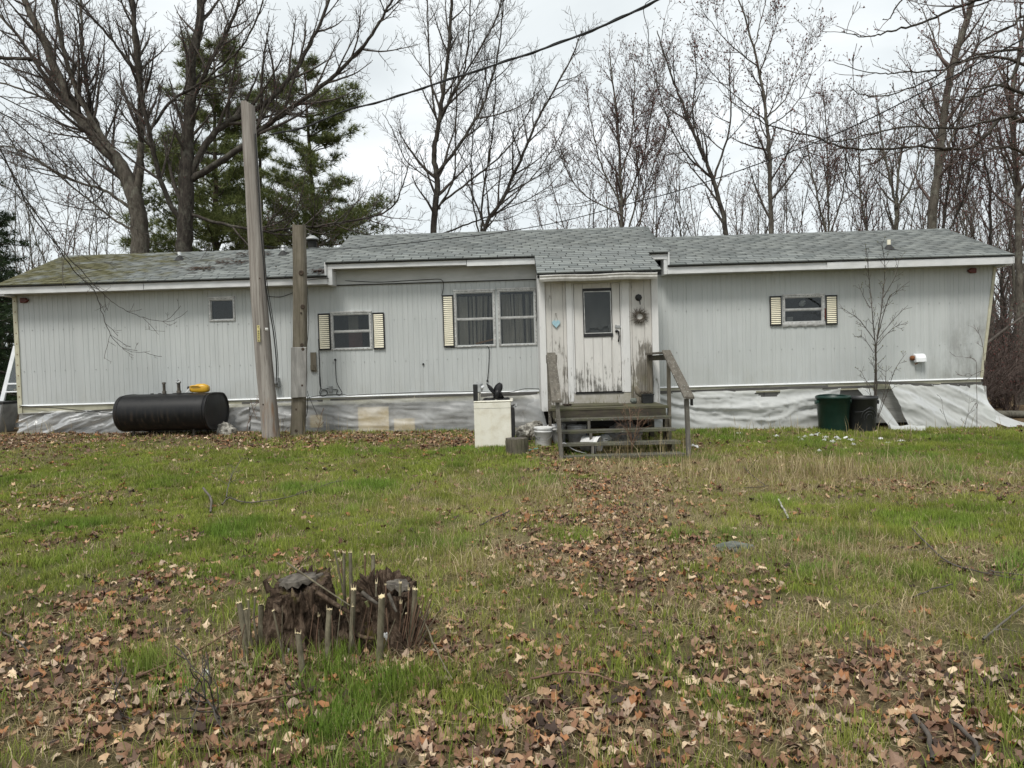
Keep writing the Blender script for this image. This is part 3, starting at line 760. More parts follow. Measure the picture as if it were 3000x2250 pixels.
MB().box(-3.63, -3.55, -0.345, -0.03, 2.92, 3.232).build('corner_board', MAT['trim'], house)
MB().box(2.875, 2.905, -0.372, -0.30, 3.10, 3.345).build('corner_board', MAT['trim'], house)
MB().box(2.80, 2.862, -0.34, -0.03, 2.93, 3.232).build('corner_board', MAT['trim'], house)
MB().box(-3.55, 0.365, -0.03, -0.002, 2.95, 3.234).build('frieze_board', MAT['frieze'], house, bevel=0.003)
MB().box(-3.55, 0.365, -0.036, -0.004, 2.935, 2.949).build('frieze_lip', MAT['black_edge'], house)

# ---- windows
def window(x0, x1, z0, z1, split, extra=None, dark=False):
    fr = MB()
    t_ = 0.038
    fr.box(x0, x1, -0.018, 0.05, z1 - t_, z1).box(x0, x1, -0.018, 0.05, z0, z0 + t_ * 0.8)
    fr.box(x0, x0 + t_, -0.018, 0.05, z0 + t_ * 0.8, z1 - t_).box(x1 - t_, x1, -0.018, 0.05, z0 + t_ * 0.8, z1 - t_)
    fr.box(x0 - 0.008, x1 + 0.008, -0.032, 0.0, z1 - 0.004, z1 + 0.028)
    wdw = fr.build('window', MAT['alu'], house, bevel=0.003)
    mb = MB()
    n = max(4, int((x1 - x0) / 0.07))
    for k in range(n):
        xx = x0 + 0.02 + (x1 - x0 - 0.04) * k / (n - 1)
        mb.box(xx - 0.006, xx + 0.006, -0.021, -0.017, z1 - 0.018, z1 - 0.010); mb.box(xx - 0.006, xx + 0.006, -0.021, -0.017, z0 + 0.010, z0 + 0.018)
    n = max(4, int((z1 - z0) / 0.07))
    for k in range(n):
        zz = z0 + 0.05 + (z1 - z0 - 0.12) * k / (n - 1)
        mb.box(x0 + 0.008, x0 + 0.016, -0.021, -0.017, zz - 0.006, zz + 0.006); mb.box(x1 - 0.016, x1 - 0.008, -0.021, -0.017, zz - 0.006, zz + 0.006)
    mb.build('screw_row', MAT['black'], wdw, kind='stuff')
    ix0, ix1, iz0, iz1 = x0 + t_, x1 - t_, z0 + t_ * 0.8, z1 - t_
    if split:
        MB().box(ix0, ix1, 0.002, 0.036, split - 0.010, split + 0.010).build('meeting_rail', MAT['alu'], wdw)
        panes = ((iz0, split - 0.012, 0.026), (split + 0.012, iz1, 0.014))
    else:
        panes = ((iz0, iz1, 0.02),)
    for a, b, yy in panes:
        s_ = MB(); q = 0.014
        s_.box(ix0, ix1, yy - 0.008, yy + 0.008, b - q, b).box(ix0, ix1, yy - 0.008, yy + 0.008, a, a + q)
        s_.box(ix0, ix0 + q, yy - 0.008, yy + 0.008, a + q, b - q).box(ix1 - q, ix1, yy - 0.008, yy + 0.008, a + q, b - q)
        s_.build('sash', MAT['alu'], wdw)
        MB().box(ix0 + q, ix1 - q, yy - 0.002, yy + 0.002, a + q, b - q).build('pane', MAT['glass'], wdw)
    return wdw
def curtain(wdw, x0, x1, z0, z1, y=0.12, slant=0.0, amp=0.045, step=0.15):
    rows = []
    nx = int((x1 - x0) / 0.012)
    for j in range(8):
        r_ = []
        for i in range(nx + 1):
            u = i / nx; xx = x0 + (x1 - x0) * u + slant * (j / 7) * (0.3 + u)
            ph = xx / step * 2 * math.pi + math.sin(xx * 9) * 1.6 + 0.5 * math.sin(xx * 31)
            r_.append((xx, y + amp * math.sin(ph) * (0.7 + 0.3 * j / 7), z1 + (z0 - z1) * j / 7))
        rows.append(r_)
    MB().grid(rows).build('curtain', MAT['curtain'], wdw)
wa = window(-6.10, -5.58, 2.31, 2.765, None)
MB().box(-6.05, -5.63, 0.10, 0.105, 2.34, 2.74).build('curtain', MAT['dark_room'], wa)
wb = window(-3.70, -2.895, 1.672, 2.405, 2.035)
mb = MB().box(-3.43, -3.16, 0.32, 0.36, 1.70, 2.08); mb.build('red_cloth', MAT['room_red'], wb)
MB().box(-3.44, -3.24, 0.37, 0.39, 2.08, 2.36).build('curtain', MAT['curtain'], wb)
wc_ = window(-1.262, -0.455, 1.655, 2.76, 2.205)
for a_, b_, y_, sl in ((-1.23, -1.00, 0.12, 0.0), (-0.975, -0.925, 0.14, 0.0), (-0.90, -0.845, 0.10, 0.0), (-0.82, -0.70, 0.13, -0.03), (-0.68, -0.60, 0.12, -0.05), (-0.57, -0.52, 0.15, -0.05)): curtain(wc_, a_, b_, 1.66, 2.66, y_, sl, 0.03, 0.11)
MB().bar((-0.86, 0.12, 1.72), (-0.50, 0.12, 1.80), 0.03, 0.13, (0, 1, 0)).build('headboard', MAT['room_wood'], wc_)
wd_ = window(-0.402, 0.352, 1.658, 2.768, 2.21)
for a_, b_, y_, sl in ((-0.33, -0.16, 0.12, 0.03), (-0.135, -0.10, 0.09, 0.02), (-0.07, 0.08, 0.13, 0.02), (0.14, 0.22, 0.15, 0.0), (0.25, 0.30, 0.18, 0.0)): curtain(wd_, a_, b_, 1.66, 2.68, y_, sl, 0.03, 0.11)
we = window(5.168, 5.975, 1.93, 2.48, 2.20)
mb = MB().lathe([(0.0005, 0), (0.052, 0.0), (0.052, 0.012), (0.0005, 0.014)], (5.57, 0.052, 2.325), 20, (0, -1, 0), sx=1.45)
mb.build('hanging_oval', MAT['pale_cloth'], we)
MB().box(5.30, 5.42, 0.15, 0.2, 1.96, 2.07).build('sill_jar', MAT['pale_cloth'], we)
mb = MB(); prev = None
rows = []
for j in range(4):
    r_ = []
    for i in range(30):
        xx = 5.15 + 0.83 * i / 29
        r_.append((xx, -0.02 - 0.012 * math.sin(j / 3 * math.pi) - 0.006 * math.sin(i * 1.7), 1.945 - 0.075 * j / 3 + 0.008 * math.sin(i * 0.9 + j)))
    rows.append(r_)
mb.grid(rows).build('sill_tape', MAT['pale_cloth'], we)
MB().box(5.977, 5.995, -0.022, 0.0, 2.0, 2.21).build('rust_patch', MAT['lamp_red'], we)

# ---- shutters
def shutter(x0, x1, z0, z1, n, odd=False):
    t_ = 0.018
    f = MB().box(x0, x1, -0.014, -0.001, z0, z1)
    for a, b, c_, d in ((x0, x0 + t_, z0, z1), (x1 - t_, x1, z0, z1), (x0 + t_, x1 - t_, z1 - t_, z1), (x0 + t_, x1 - t_, z0, z0 + t_ * 1.2)):
        f.box(a, b, -0.034, -0.0145, c_, d)
    sh = f.build('shutter', MAT['black'], house)
    hh = (z1 - z0 - 0.05) / n
    for k in range(n):
        zc_ = z0 + 0.026 + hh * (k + 0.5)
        MB().hexa([(x0 + t_ + 0.002, -0.032, zc_ - hh * 0.33), (x1 - t_ - 0.002, -0.032, zc_ - hh * 0.33), (x1 - t_ - 0.002, -0.0155, zc_ - hh * 0.33), (x0 + t_ + 0.002, -0.0155, zc_ - hh * 0.33)],
                  [(x0 + t_ + 0.002, -0.022, zc_ + hh * 0.30), (x1 - t_ - 0.002, -0.022, zc_ + hh * 0.30), (x1 - t_ - 0.002, -0.0155, zc_ + hh * 0.30), (x0 + t_ + 0.002, -0.0155, zc_ + hh * 0.30)]).build('slat', MAT['slat'], sh)
shutter(-3.945, -3.712, 1.68, 2.40, 17); shutter(-2.868, -2.645, 1.668, 2.386, 17)
shutter(-1.485, -1.273, 1.668, 2.688, 25); shutter(4.912, 5.138, 1.898, 2.476, 14); shutter(5.997, 6.22, 1.888, 2.462, 14)

# ---- entry porch
PY = -1.35
for a, b in ((0.483, 0.588), (0.592, 0.792), (0.796, 0.851), (1.968, 2.012), (2.016, 2.236), (2.240, 2.363)):
    MB().box(a, b, PY + 0.03, PY + 0.05, 0.53, 2.80).build('porch_plank', MAT['porch_wood'], house, bevel=0.004)
MB().box(0.40, 2.44, PY + 0.052, PY + 0.07, 2.66, 2.85).build('porch_header', MAT['porch_wood'], house)
for a, b, z0, z1, pr in ((0.368, 0.48, 0.44, 2.82, 0.0), (0.853, 0.955, 0.60, 2.80, 0.008), (1.838, 1.966, 0.745, 2.80, 0.008), (2.365, 2.48, 0.44, 2.82, 0.0)):
    MB().box(a, b, PY - pr, PY + 0.045 - pr, z0, z1).build('porch_trim', MAT['porch_trim'], house, bevel=0.004)
for xx, m_ in ((0.368, 'porch_trim'), (2.462, 'porch_trim')):
    MB().prism([(PY + 0.046, 0.44), (-0.002, 0.44), (-0.002, 3.40), (PY + 0.046, pv_z + (PY + 0.046 - pv_y) * math.tan(_ca) - 0.045)], 'x', xx, xx + 0.018).build('porch_side', MAT[m_], house)
MB().box(0.955, 0.985, PY + 0.01, PY + 0.06, 0.745, 2.70).build('door_jamb', MAT['porch_trim'], house)
MB().box(1.812, 1.837, PY + 0.01, PY + 0.06, 0.745, 2.70).build('door_jamb', MAT['porch_trim'], house)
MB().box(0.955, 1.837, PY + 0.012, PY + 0.06, 2.70, 2.78).build('door_jamb', MAT['porch_trim'], house)
MB().box(0.857, 1.97, PY - 0.006, PY + 0.03, 0.53, 0.735).build('threshold', MAT['sill_wood'], house, bevel=0.006)
MB().box(0.975, 1.835, PY - 0.02, PY + 0.06, 0.736, 0.752).build('door_sweep', MAT['black_edge'], house)
# door: five boards, window in a black gasket, hasp, handle
dx0, dx1, dz0, dz1 = 0.992, 1.806, 0.768, 2.695
wx0, wx1, wz0, wz1 = 1.150, 1.662, 1.745, 2.605
door = MB().box(dx0, dx1, PY + 0.056, PY + 0.066, dz0, wz0).box(dx0, dx1, PY + 0.056, PY + 0.066, wz1, dz1).box(dx0, wx0, PY + 0.056, PY + 0.066, wz0, wz1).box(wx1, dx1, PY + 0.056, PY + 0.066, wz0, wz1).build('door', MAT['door'], house)
bx = [dx0, 1.154, 1.316, 1.479, 1.641, dx1]
for a, b in zip(bx, bx[1:]):
    for z0, z1 in ((dz0, wz0 - 0.002), (wz1 + 0.002, dz1)) if a > 1.1 and b < 1.7 else ((dz0, dz1),):
        MB().box(a + 0.002, min(b - 0.002, wx0 - 0.001) if b < 1.2 else b - 0.002, PY + 0.030, PY + 0.055, z0, z1).build('door_board', MAT['door'], door, bevel=0.003) if not (b > 1.7) else MB().box(wx1 + 0.002, b - 0.002, PY + 0.030, PY + 0.055, z0, z1).build('door_board', MAT['door'], door, bevel=0.003)
g = MB()
g.box(wx0, wx1, PY + 0.016, PY + 0.052, wz1 - 0.05, wz1).box(wx0 + 0.006, wx1 + 0.012, PY + 0.016, PY + 0.052, wz0, wz0 + 0.055)
g.box(wx0, wx0 + 0.014, PY + 0.018, PY + 0.05, wz0 + 0.055, wz1 - 0.05).box(wx1 - 0.012, wx1 + 0.002, PY + 0.018, PY + 0.05, wz0 + 0.055, wz1 - 0.05)
g.build('window_gasket', MAT['black'], door)
g = MB(); a0, a1, b0, b1 = wx0 + 0.016, wx1 - 0.014, wz0 + 0.058, wz1 - 0.052
g.bar((a0 + 0.008, PY + 0.02, b0), (a0 + 0.004, PY + 0.02, b1), 0.012, 0.016, (0, 1, 0)).bar((a1 - 0.002, PY + 0.02, b0), (a1 - 0.006, PY + 0.02, b1), 0.012, 0.016, (0, 1, 0))
g.bar((a0, PY + 0.019, b0 + 0.008), (a1, PY + 0.019, b0 + 0.008), 0.014, 0.018, (0, 1, 0)).bar((a0, PY + 0.019, b1 - 0.006), (a1, PY + 0.019, b1 - 0.006), 0.014, 0.016, (0, 1, 0))
g.build('storm_frame', MAT['alu'], door)
# storm pane broken along its foot
brk = [(a0, b0 + 0.03), (1.23, b0 + 0.05), (1.27, b0 + 0.10), (1.33, b0 + 0.10), (1.37, b0 + 0.08), (1.40, b0 + 0.11), (1.425, b0 + 0.06), (1.47, b0 + 0.075), (1.52, b0 + 0.12), (1.58, b0 + 0.13), (1.60, b0 + 0.03), (a1, b0 + 0.015)]
MB().prism(brk + [(a1, b1), (a0, b1)], 'y', PY + 0.026, PY + 0.029).build('pane', MAT['dirty_glass'], door)
MB().box(a0, a1, PY + 0.050, PY + 0.053, b0 - 0.02, b1 + 0.02).build('rear_pane', MAT['dirty_glass'], door)
mb = MB(); mb.box(dx0 + 0.02, dx1 - 0.02, PY + 0.40, PY + 0.42, 0.8, 2.7); mb.build('porch_inner_wall', MAT['dark_room'], house)
hx = 1.735
mb = MB().box(hx - 0.025, hx + 0.085, PY + 0.014, PY + 0.029, 1.893, 1.935).box(hx - 0.02, hx + 0.0, PY + 0.004, PY + 0.03, 1.90, 1.95)
mb.build('hasp', MAT['galv'], door)
mb = MB().lathe([(0.026, 0), (0.026, 0.02), (0.012, 0.03), (0.0005, 0.032)], (hx, PY + 0.029, 1.835), 12, (0, -1, 0))
mb.tube([(hx + 0.005, PY + 0.0, 1.85), (hx + 0.035, PY - 0.015, 1.82), (hx + 0.038, PY - 0.02, 1.74), (hx + 0.03, PY - 0.005, 1.665), (hx + 0.03, PY + 0.03, 1.655)], [0.013, 0.016, 0.011, 0.013, 0.012], 8)
mb.build('door_handle', MAT['black'], door)
# gutter and dark fascia under the porch eave
MB().box(0.345, 2.495, pv_y + 0.02, pv_y + 0.05, pv_z - 0.085, pv_z - 0.037).build('porch_fascia', MAT['black_edge'], house)
MB().box(0.40, 2.44, pv_y + 0.06, PY + 0.05, pv_z - 0.075, pv_z - 0.06).build('porch_soffit', MAT['porch_trim'], house)
gp = [(pv_y + 0.018, pv_z - 0.045), (pv_y - 0.055, pv_z - 0.045), (pv_y - 0.06, pv_z - 0.060), (pv_y - 0.045, pv_z - 0.085), (pv_y - 0.048, pv_z - 0.112), (pv_y - 0.03, pv_z - 0.150), (pv_y + 0.018, pv_z - 0.155)]
mb = MB()
for k in range(len(gp) - 1):
    n = 12
    rows = [[(0.385 + 2.03 * i / n, gp[q][0] + 0.004 * math.sin(i * 1.3), gp[q][1] + (0.006 * math.sin(i * 0.9) - 0.004 * (i > 9))) for i in range(n + 1)] for q in (k, k + 1)]
    mb.grid(rows)
mb.prism(gp, 'x', 0.383, 0.386).prism(gp, 'x', 2.414, 2.417)
mb.build('gutter', MAT['gutter'], house)

# ---- roof fittings
def vent(x, y, z0, z1, r_, m_):
    v_ = MB().tube([(x, y, z0 - 0.05), (x, y, z1)], r_, 12).build('vent_pipe', MAT[m_], house)
    MB().lathe([(0.14, 0.0), (0.10, 0.03), (0.05, 0.10), (0.03, 0.12)], (x, y, z0 - 0.02), 14).build('flashing', MAT['black_edge'], v_)
zr_ = lambda y: 3.095 + (y + 0.37) * 0.3818
vent(-7.23, 1.28, zr_(1.28), 3.90, 0.036, 'drip'); vent(-5.06, 1.47, zr_(1.47), 4.01, 0.03, 'drip'); vent(7.41, 0.32, zr_(0.32), 3.55, 0.036, 'slat_white')
ch = MB().lathe([(0.10, 0), (0.10, 0.24), (0.115, 0.26)], (-4.655, 2.3, 3.95), 16).build('chimney_pipe', MAT['black_edge'], house)
MB().lathe([(0.0005, 0.30), (0.06, 0.29), (0.155, 0.22), (0.155, 0.195), (0.12, 0.19)], (-4.655, 2.3, 4.055), 18).build('chimney_cap', MAT['galv'], ch)
# red side lamps
for x_, z_, sg in ((-9.735, 2.835, 1), (8.83, 2.855, -1)):
    MB().prism([(x_ - 0.085 * sg, z_ - 0.05), (x_ + 0.03 * sg, z_ - 0.05), (x_ + 0.095 * sg, z_), (x_ + 0.02 * sg, z_ + 0.05), (x_ - 0.085 * sg, z_ + 0.045)][::sg], 'y', -0.05, -0.002).build('side_lamp', MAT['lamp_red'], house, bevel=0.012)
# dryer vent hood
vh = MB().prism([(-0.005, 1.10), (-0.13, 1.105), (-0.12, 1.19), (-0.08, 1.255), (-0.005, 1.275)], 'x', 7.69, 7.89).build('vent_hood', MAT['drip'], house, bevel=0.01)
MB().lathe([(0.05, 0), (0.045, 0.05), (0.0005, 0.055)], (7.665, -0.01, 1.19), 10, (0, -1, 0)).tube([(7.70, -0.06, 1.13), (7.73, -0.08, 1.08), (7.70, -0.05, 1.07)], 0.012, 6).build('rusty_stub', MAT['rust'], vh)
# electrics on the wall behind the pole
eb = MB().box(-4.395, -4.255, -0.10, -0.004, 1.22, 1.95).build('electric_box', MAT['galv'], house, bevel=0.006)
MB().box(-4.41, -4.24, -0.112, -0.1, 1.93, 1.955).build('box_lid', MAT['galv'], eb)
p = w(K2, 352, 1040, -0.06)
mb = MB().box(p.x - 0.05, p.x + 0.05, -0.10, -0.004, p.z - 0.09, p.z + 0.09).lathe([(0.05, 0), (0.05, 0.05), (0.0005, 0.06)], (p.x - 0.01, -0.09, p.z - 0.03), 12, (0, -1, 0))
mb.build('meter_base', MAT['galv'], house)
p = w(K2, 594, 908, -0.02)
MB().box(p.x - 0.055, p.x + 0.055, -0.032, -0.003, p.z - 0.19, p.z + 0.19).box(p.x - 0.055, p.x + 0.03, -0.055, -0.033, p.z - 0.16, p.z - 0.06).build('wall_block', MAT['post_old'], house)
p = w(K2, 705, 1085, -0.02)
MB().box(p.x - 0.035, p.x + 0.035, -0.05, -0.003, p.z - 0.06, p.z + 0.06).build('splitter_box', MAT['galv'], house)
# black cables stapled to the wall
def cable(zf, pts, Y=-0.014, r_=0.0065, parent=house):
    P = [w(zf, x, y, Y if len(q) == 0 else q[0]) for x, y, *q in pts]
    return MB().tube(smooth(P, 6), r_, 5).build('cable', MAT['cable'], parent)
def smooth(P, n=6):
    P = [Vector(p) for p in P]; out = []
    for i in range(len(P) - 1):
        a, b, c, d = P[max(i - 1, 0)], P[i], P[i + 1], P[min(i + 2, len(P) - 1)]
        for k in range(n):
            t_ = k / n
            out.append(0.5 * ((2 * b) + (c - a) * t_ + (2 * a - 5 * b + 4 * c - d) * t_ ** 2 + (3 * b - a - 3 * c + d) * t_ ** 3))
    return out + [P[-1]]
cable(Km, [(0, 300, -0.37), (180, 285, -0.37), (215, 298, -0.04), (420, 310, -0.04), (640, 318, -0.04), (880, 305, -0.04), (1050, 296, -0.04), (1160, 293, -0.04), (1190, 320, -0.04), (1192, 370, -0.015), (1178, 440)])
cable(K2, [(625, 760), (632, 900), (633, 1010), (636, 1060), (650, 1085), (690, 1080), (705, 1082)])
cable(K2, [(628, 830), (633, 960), (640, 1070), (634, 1110), (650, 1130), (680, 1120), (678, 1095), (650, 1095), (640, 1115)])
cable(K2, [(735, 893), (737, 960), (745, 1040), (770, 1090), (778, 1110), (760, 1125), (742, 1110), (752, 1090), (720, 1085)])
cable(K2, [(560, 1140, -0.05), (640, 1125, -0.05), (780, 1118, -0.05), (820, 1125, -0.05), (940, 1118, -0.05), (1100, 1112, -0.05), (1350, 1102, -0.05), (1530, 1102, -0.05), (1640, 1100, -0.05), (1850, 1104, -0.05), (1960, 1082, -0.05), (2055, 1082, -0.05)])
cable(K2, [(1450, 812), (1560, 815), (1640, 808), (1722, 808), (1732, 860), (1727, 960), (1721, 1030)])
cable(K2, [(2040, 360, -0.03), (2037, 480, -0.03), (2035, 560, -0.04), (2045, 600, -0.04), (2036, 640, -0.03)])
cable(K2, [(2055, 1082, -0.05), (2070, 1130, -0.3), (2100, 1165, -0.9), (2115, 1185, -1.36)], r_=0.008)
for x_, y_ in ((735, 893), (1721, 1030), (1305, 922)):
    p = w(K2, x_, y_, -0.003); MB().lathe([(0.022, 0), (0.02, 0.02), (0.0005, 0.024)], p, 10, (0, -1, 0)).build('wall_plug', MAT['black'], house)
cable(K2, [(300, 482), (380, 486), (460, 460)], r_=0.006)
cable(K1, [(140, 1325, -0.03), (400, 1340, -0.06), (620, 1362, -0.12), (860, 1385, -0.35)], r_=0.008)
cable(K3, [(1275, 900), (1280, 940), (1285, 1000), (1284, 1040)], r_=0.006)

# ---- skirt behind the plastic: grey boards, tan panels, dark hollow
segs = [(-9.9, -8.6), (-8.59, -7.4), (-7.39, -6.1), (-6.09, -4.7), (-4.69, -3.5), (-3.49, -2.3), (-2.29, -1.1), (-1.09, 0.3), (2.5, 3.6), (3.61, 4.8), (4.81, 5.9), (5.91, 6.9), (6.91, 8.0), (8.01, 8.98)]
for a, b in segs:
    gnd = gzf((a + b) / 2, 0)
    for z0, z1 in ((gnd + 0.09, gnd + 0.37), (gnd + 0.375, 0.60)):
        MB().box(a, b, 0.085 + rnd.uniform(0, 0.006), 0.105, z0, z1).build('skirt_board', MAT['skirt_board'], house)
MB().box(-3.24, -2.63, 0.06, 0.075, 0.06, 0.53).build('tan_panel', MAT['tan_board'], house)
MB().box(-2.53, -2.12, 0.062, 0.076, 0.05, 0.28).build('tan_panel', MAT['tan_board'], house)
MB().box(-4.2, -3.95, 0.062, 0.076, 0.15, 0.40).build('tan_panel', MAT['tan_board'], house)
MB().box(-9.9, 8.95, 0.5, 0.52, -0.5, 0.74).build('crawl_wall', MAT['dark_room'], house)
# battens nailing the plastic to the rim
for x0, z0, x1, z1, h_ in ((-9.86, 0.585, -8.6, 0.60, 0.02), (-8.6, 0.61, -7.3, 0.655, 0.03), (-5.5, 0.685, -3.9, 0.69, 0.04), (-3.75, 0.70, -2.1, 0.715, 0.035), (-2.08, 0.715, -0.9, 0.725, 0.04), (-0.88, 0.70, 0.33, 0.71, 0.055),
                       (2.5, 0.66, 4.2, 0.665, 0.06), (4.0, 0.675, 6.0, 0.68, 0.05), (5.9, 0.655, 6.9, 0.66, 0.05), (6.9, 0.74, 8.75, 0.60, 0.055), (8.2, 0.665, 9.0, 0.665, 0.05)):
    MB().bar((x0, -0.055, z0), (x1, -0.055 - rnd.uniform(0, 0.008), z1), 0.02, h_, (0, 0, 1)).build('batten', MAT['batten'], house, bevel=0.002)
# ------------------------------------------------------------------ plastic sheeting tacked round the skirt
def sheet(label, xs0, xs1, top, bot, yt, yb, seed, mat, fold=0.05, diag=(2.2, 1.4), nx=None, group='polythene sheets round the skirt', hole=None, pw=1.0):
    """top/bot: functions of u giving z; yt/yb: functions of u giving y; folds radiate across"""
    L = abs(xs1(0.5) - xs0(0.5)) + 0.3
    nx = nx or int(abs(xs0(1) - xs0(0)) / 0.025)
    nz_ = 26
    r_ = random.Random(seed); ph = [r_.uniform(0, 6.28) for _ in range(6)]
    U = np.linspace(0, 1, nx + 1); Vv = np.linspace(0, 1, nz_ + 1)
    uu, vv = np.meshgrid(U, Vv)
    vx = vv ** pw
    X0, X1, TP, BT, YT, YB = (np.array([fn(u) for u in U])[None, :] for fn in (xs0, xs1, top, bot, yt, yb))
    x = X0 * (1 - vx) + X1 * vx
    z = TP * (1 - vv) + BT * vv
    y = YT * (1 - vx) + YB * vx
    z = np.where(pw > 1, TP * (1 - vv ** 0.62) + BT * vv ** 0.62, z)
    a, b = diag                       # fold direction (x, z) and how strongly the folds sag
    xc = 0.5 * (xs0(0) + xs0(1))
    ca, sa = math.cos(a), math.sin(a)
    bend = b * (x - xc - 0.25 * np.sin(x * 1.3 + seed)) ** 2 * 0.12
    al = x * ca + (z + bend) * sa; ac = -x * sa + (z + bend) * ca + 0.06 * (fbm(x, z, 0.8, seed + 2) - 0.5) * 2
    n1 = fbm(al, ac * 5.0, 0.75, seed, 3) - 0.5
    r1 = 1 - np.abs(2 * vnoise(al * 0.7, ac * 6.0, 0.8, seed + 5) - 1)
    n3 = fbm(x, z, 0.25, seed + 9, 2) - 0.5
    r2 = (1 - np.abs(2 * vnoise(al * 1.6 + 0.3 * n3, ac * 15.0 + 2.0 * n3, 0.8, seed + 15) - 1)) ** 5 * (vnoise(x, z, 0.35, seed + 16) > 0.35)
    am = fold * np.sin(np.pi * np.clip(vv * 0.94 + 0.06, 0, 1)) ** 0.6
    y = y + am * (1.3 * n1 - 0.75 * r1 ** 4 * (fbm(x, z, 0.6, seed + 12) + 0.2) + 0.12 * n3 - 0.26 * r2)
    y = np.minimum(y, np.where(vv < 0.93, -0.006, 5.0)) if label else y
    V = np.stack([x, y, z], -1).reshape(-1, 3)
    nc = nx + 1
    i, j = np.meshgrid(np.arange(nz_), np.arange(nx), indexing='ij')
    keep = np.ones(i.shape, bool)
    if hole is not None: keep = ~hole((j + 0.5) / nx, (i + 0.5) / nz_)
    i, j = i[keep], j[keep]
    Q = np.stack([i * nc + j, i * nc + j + 1, (i + 1) * nc + j + 1, (i + 1) * nc + j], -1)
    me = mesh_np('plastic_sheet', V, quads=Q, mats=[MAT[mat]], smooth=True)
    o = link_mesh('plastic_sheet', me)
    return tag(o, label, 'plastic sheet', group)
G0 = lambda x: gzf(x, -0.12)
lin = lambda a, b: (lambda u: a + (b - a) * u)
sheet('cloudy plastic sheet under the left end of the home, running behind the oil tank', lin(-9.93, -5.35), lin(-9.93, -5.35), lambda u: 0.61 + 0.02 * math.sin(u * 9) + 0.05 * u, lambda u: G0(-9.93 + 4.58 * u) - 0.01, lin(-0.05, -0.05), lin(-0.14, -0.10), 3, 'sheet', 0.12, (0.32, 0.0))
sheet('see-through plastic sheet over tan panels between the utility pole and the old stove', lin(-5.33, 0.36), lin(-5.33, 0.50), lambda u: 0.69 + 0.02 * u, lambda u: G0(-5.33 + 5.8 * u) - 0.01, lambda u: -0.05, lambda u: -0.13 - (1.15 * max(0, (u - 0.93) / 0.07) ** 1.3), 17, 'sheet', 0.08, (-0.08, -0.1))
def torn(u, v): return (np.hypot((u - 0.62) / 0.055, (v - 0.10) / 0.11) < 0.8 + 0.5 * vnoise(u * 60, v * 12, 1.0, 2)) & (v > 0.02)
sheet('milky plastic sheet sagging between steps and green garbage can, torn near its top', lin(2.52, 6.25), lin(2.55, 6.15), lambda u: 0.65 + 0.02 * u, lambda u: G0(2.5 + 3.7 * u) + 0.005, lin(-0.05, -0.05), lambda u: -0.16 - 0.05 * math.sin(u * 4), 31, 'sheet_white', 0.12, (-0.05, -0.55), hole=torn)
sheet('loose plastic strip hanging beside the bare sapling with its end folded on the grass', lin(6.56, 6.84), lambda u: 7.05 + 0.22 * u, lambda u: 0.64, lambda u: G0(7.1) + 0.02, lin(-0.06, -0.055), lin(-0.36, -0.30), 41, 'sheet_white', 0.08, (-1.0, 0.0), nx=16)
# the folded end lying on the grass
mb = MB(); rows = []
for j in range(9):
    r_ = []
    for i in range(17):
        u, v = i / 16, j / 8
        xx = 6.98 + 0.62 * u; yy = -0.40 - 0.14 * v - 0.05 * u
        zz = gzf(xx, yy) + 0.10 * math.sin(math.pi * min(1, v * 1.05)) ** 0.7 + 0.012 * math.sin(u * 11 + v * 3) - 0.006
        r_.append((xx, yy, zz))
    rows.append(r_)
mb.grid(rows); tag(mb.build('plastic_sheet', MAT['sheet_white']), 'folded roll of white plastic lying on the grass below the grey skirt boards', 'plastic sheet', 'polythene sheets round the skirt')
sheet('wide milky plastic sheet spreading onto the ground at the raked end of the home', lin(7.18, 8.99), lambda u: 7.50 + 1.62 * u, lambda u: 0.69 - 0.05 * u, lambda u: G0(8.3) - 0.0, lin(-0.06, -0.05), lambda u: -0.24 - 0.06 * u, 53, 'sheet_white', 0.11, (-0.55, 0.3))
sheet('pulled corner of plastic sheet trailing away from the raked end onto the grass', lambda u: 8.68 + 0.42 * u, lambda u: 9.25 + 0.75 * u, lambda u: 0.66 - 0.06 * u, lambda u: gzf(9.6, -0.35) + 0.03 - 0.02 * u, lambda u: -0.075 + 0.30 * u, lambda u: -0.42 + 0.3 * u, 61, 'sheet_white', 0.09, (-0.9, 0.0), nx=44, pw=2.0)

# ------------------------------------------------------------------ oil tank
tk = thing('oil_tank', 'black steel heating oil tank lying on short pipe legs before the siding', 'oil tank', (-6.5, -0.62, 0.12))
tx0, tx1, ty, tz, rw, rh = -7.44, -5.72, -0.66, 0.585, 0.34, 0.345
# obround section: half circles front and back, flat top and bottom between
def tpt(u, a, k=1.0):
    ca = math.cos(a)
    return Vector((tx0 + (tx1 - tx0) * u, ty + k * (0.17 * max(-1, min(1, ca * 3)) + rw * ca), tz + rh * k * math.sin(a)))
TA = Matrix.Translation((-6.64, ty, 0)) @ Matrix.Rotation(R(-2.5), 4, 'Z') @ Matrix.Translation((6.64, -ty, 0))
mb = MB(); rows = []
us = [(-0.035, 0.0), (-0.035, 0.45), (-0.03, 0.80), (-0.015, 0.93), (0.0, 0.985), (0.012, 1.0)] + [(k / 20, 1.0) for k in range(1, 20)] + [(0.985, 1.0), (0.992, 1.012), (1.0, 1.012), (1.0, 0.985)]
for u, k in us: rows.append([TA @ tpt(u, -2 * math.pi * i / 40, max(k, 0.001)) for i in range(41)])
mb.grid(rows); shell = mb.build('shell', MAT['tank'], tk)
mb = MB(); rows = []
for u, k in ((1.0, 0.985), (0.990, 0.97), (0.992, 0.80), (0.998, 0.4), (1.0, 0.001)): rows.append([TA @ tpt(u, -2 * math.pi * i / 40, k) for i in range(41)])
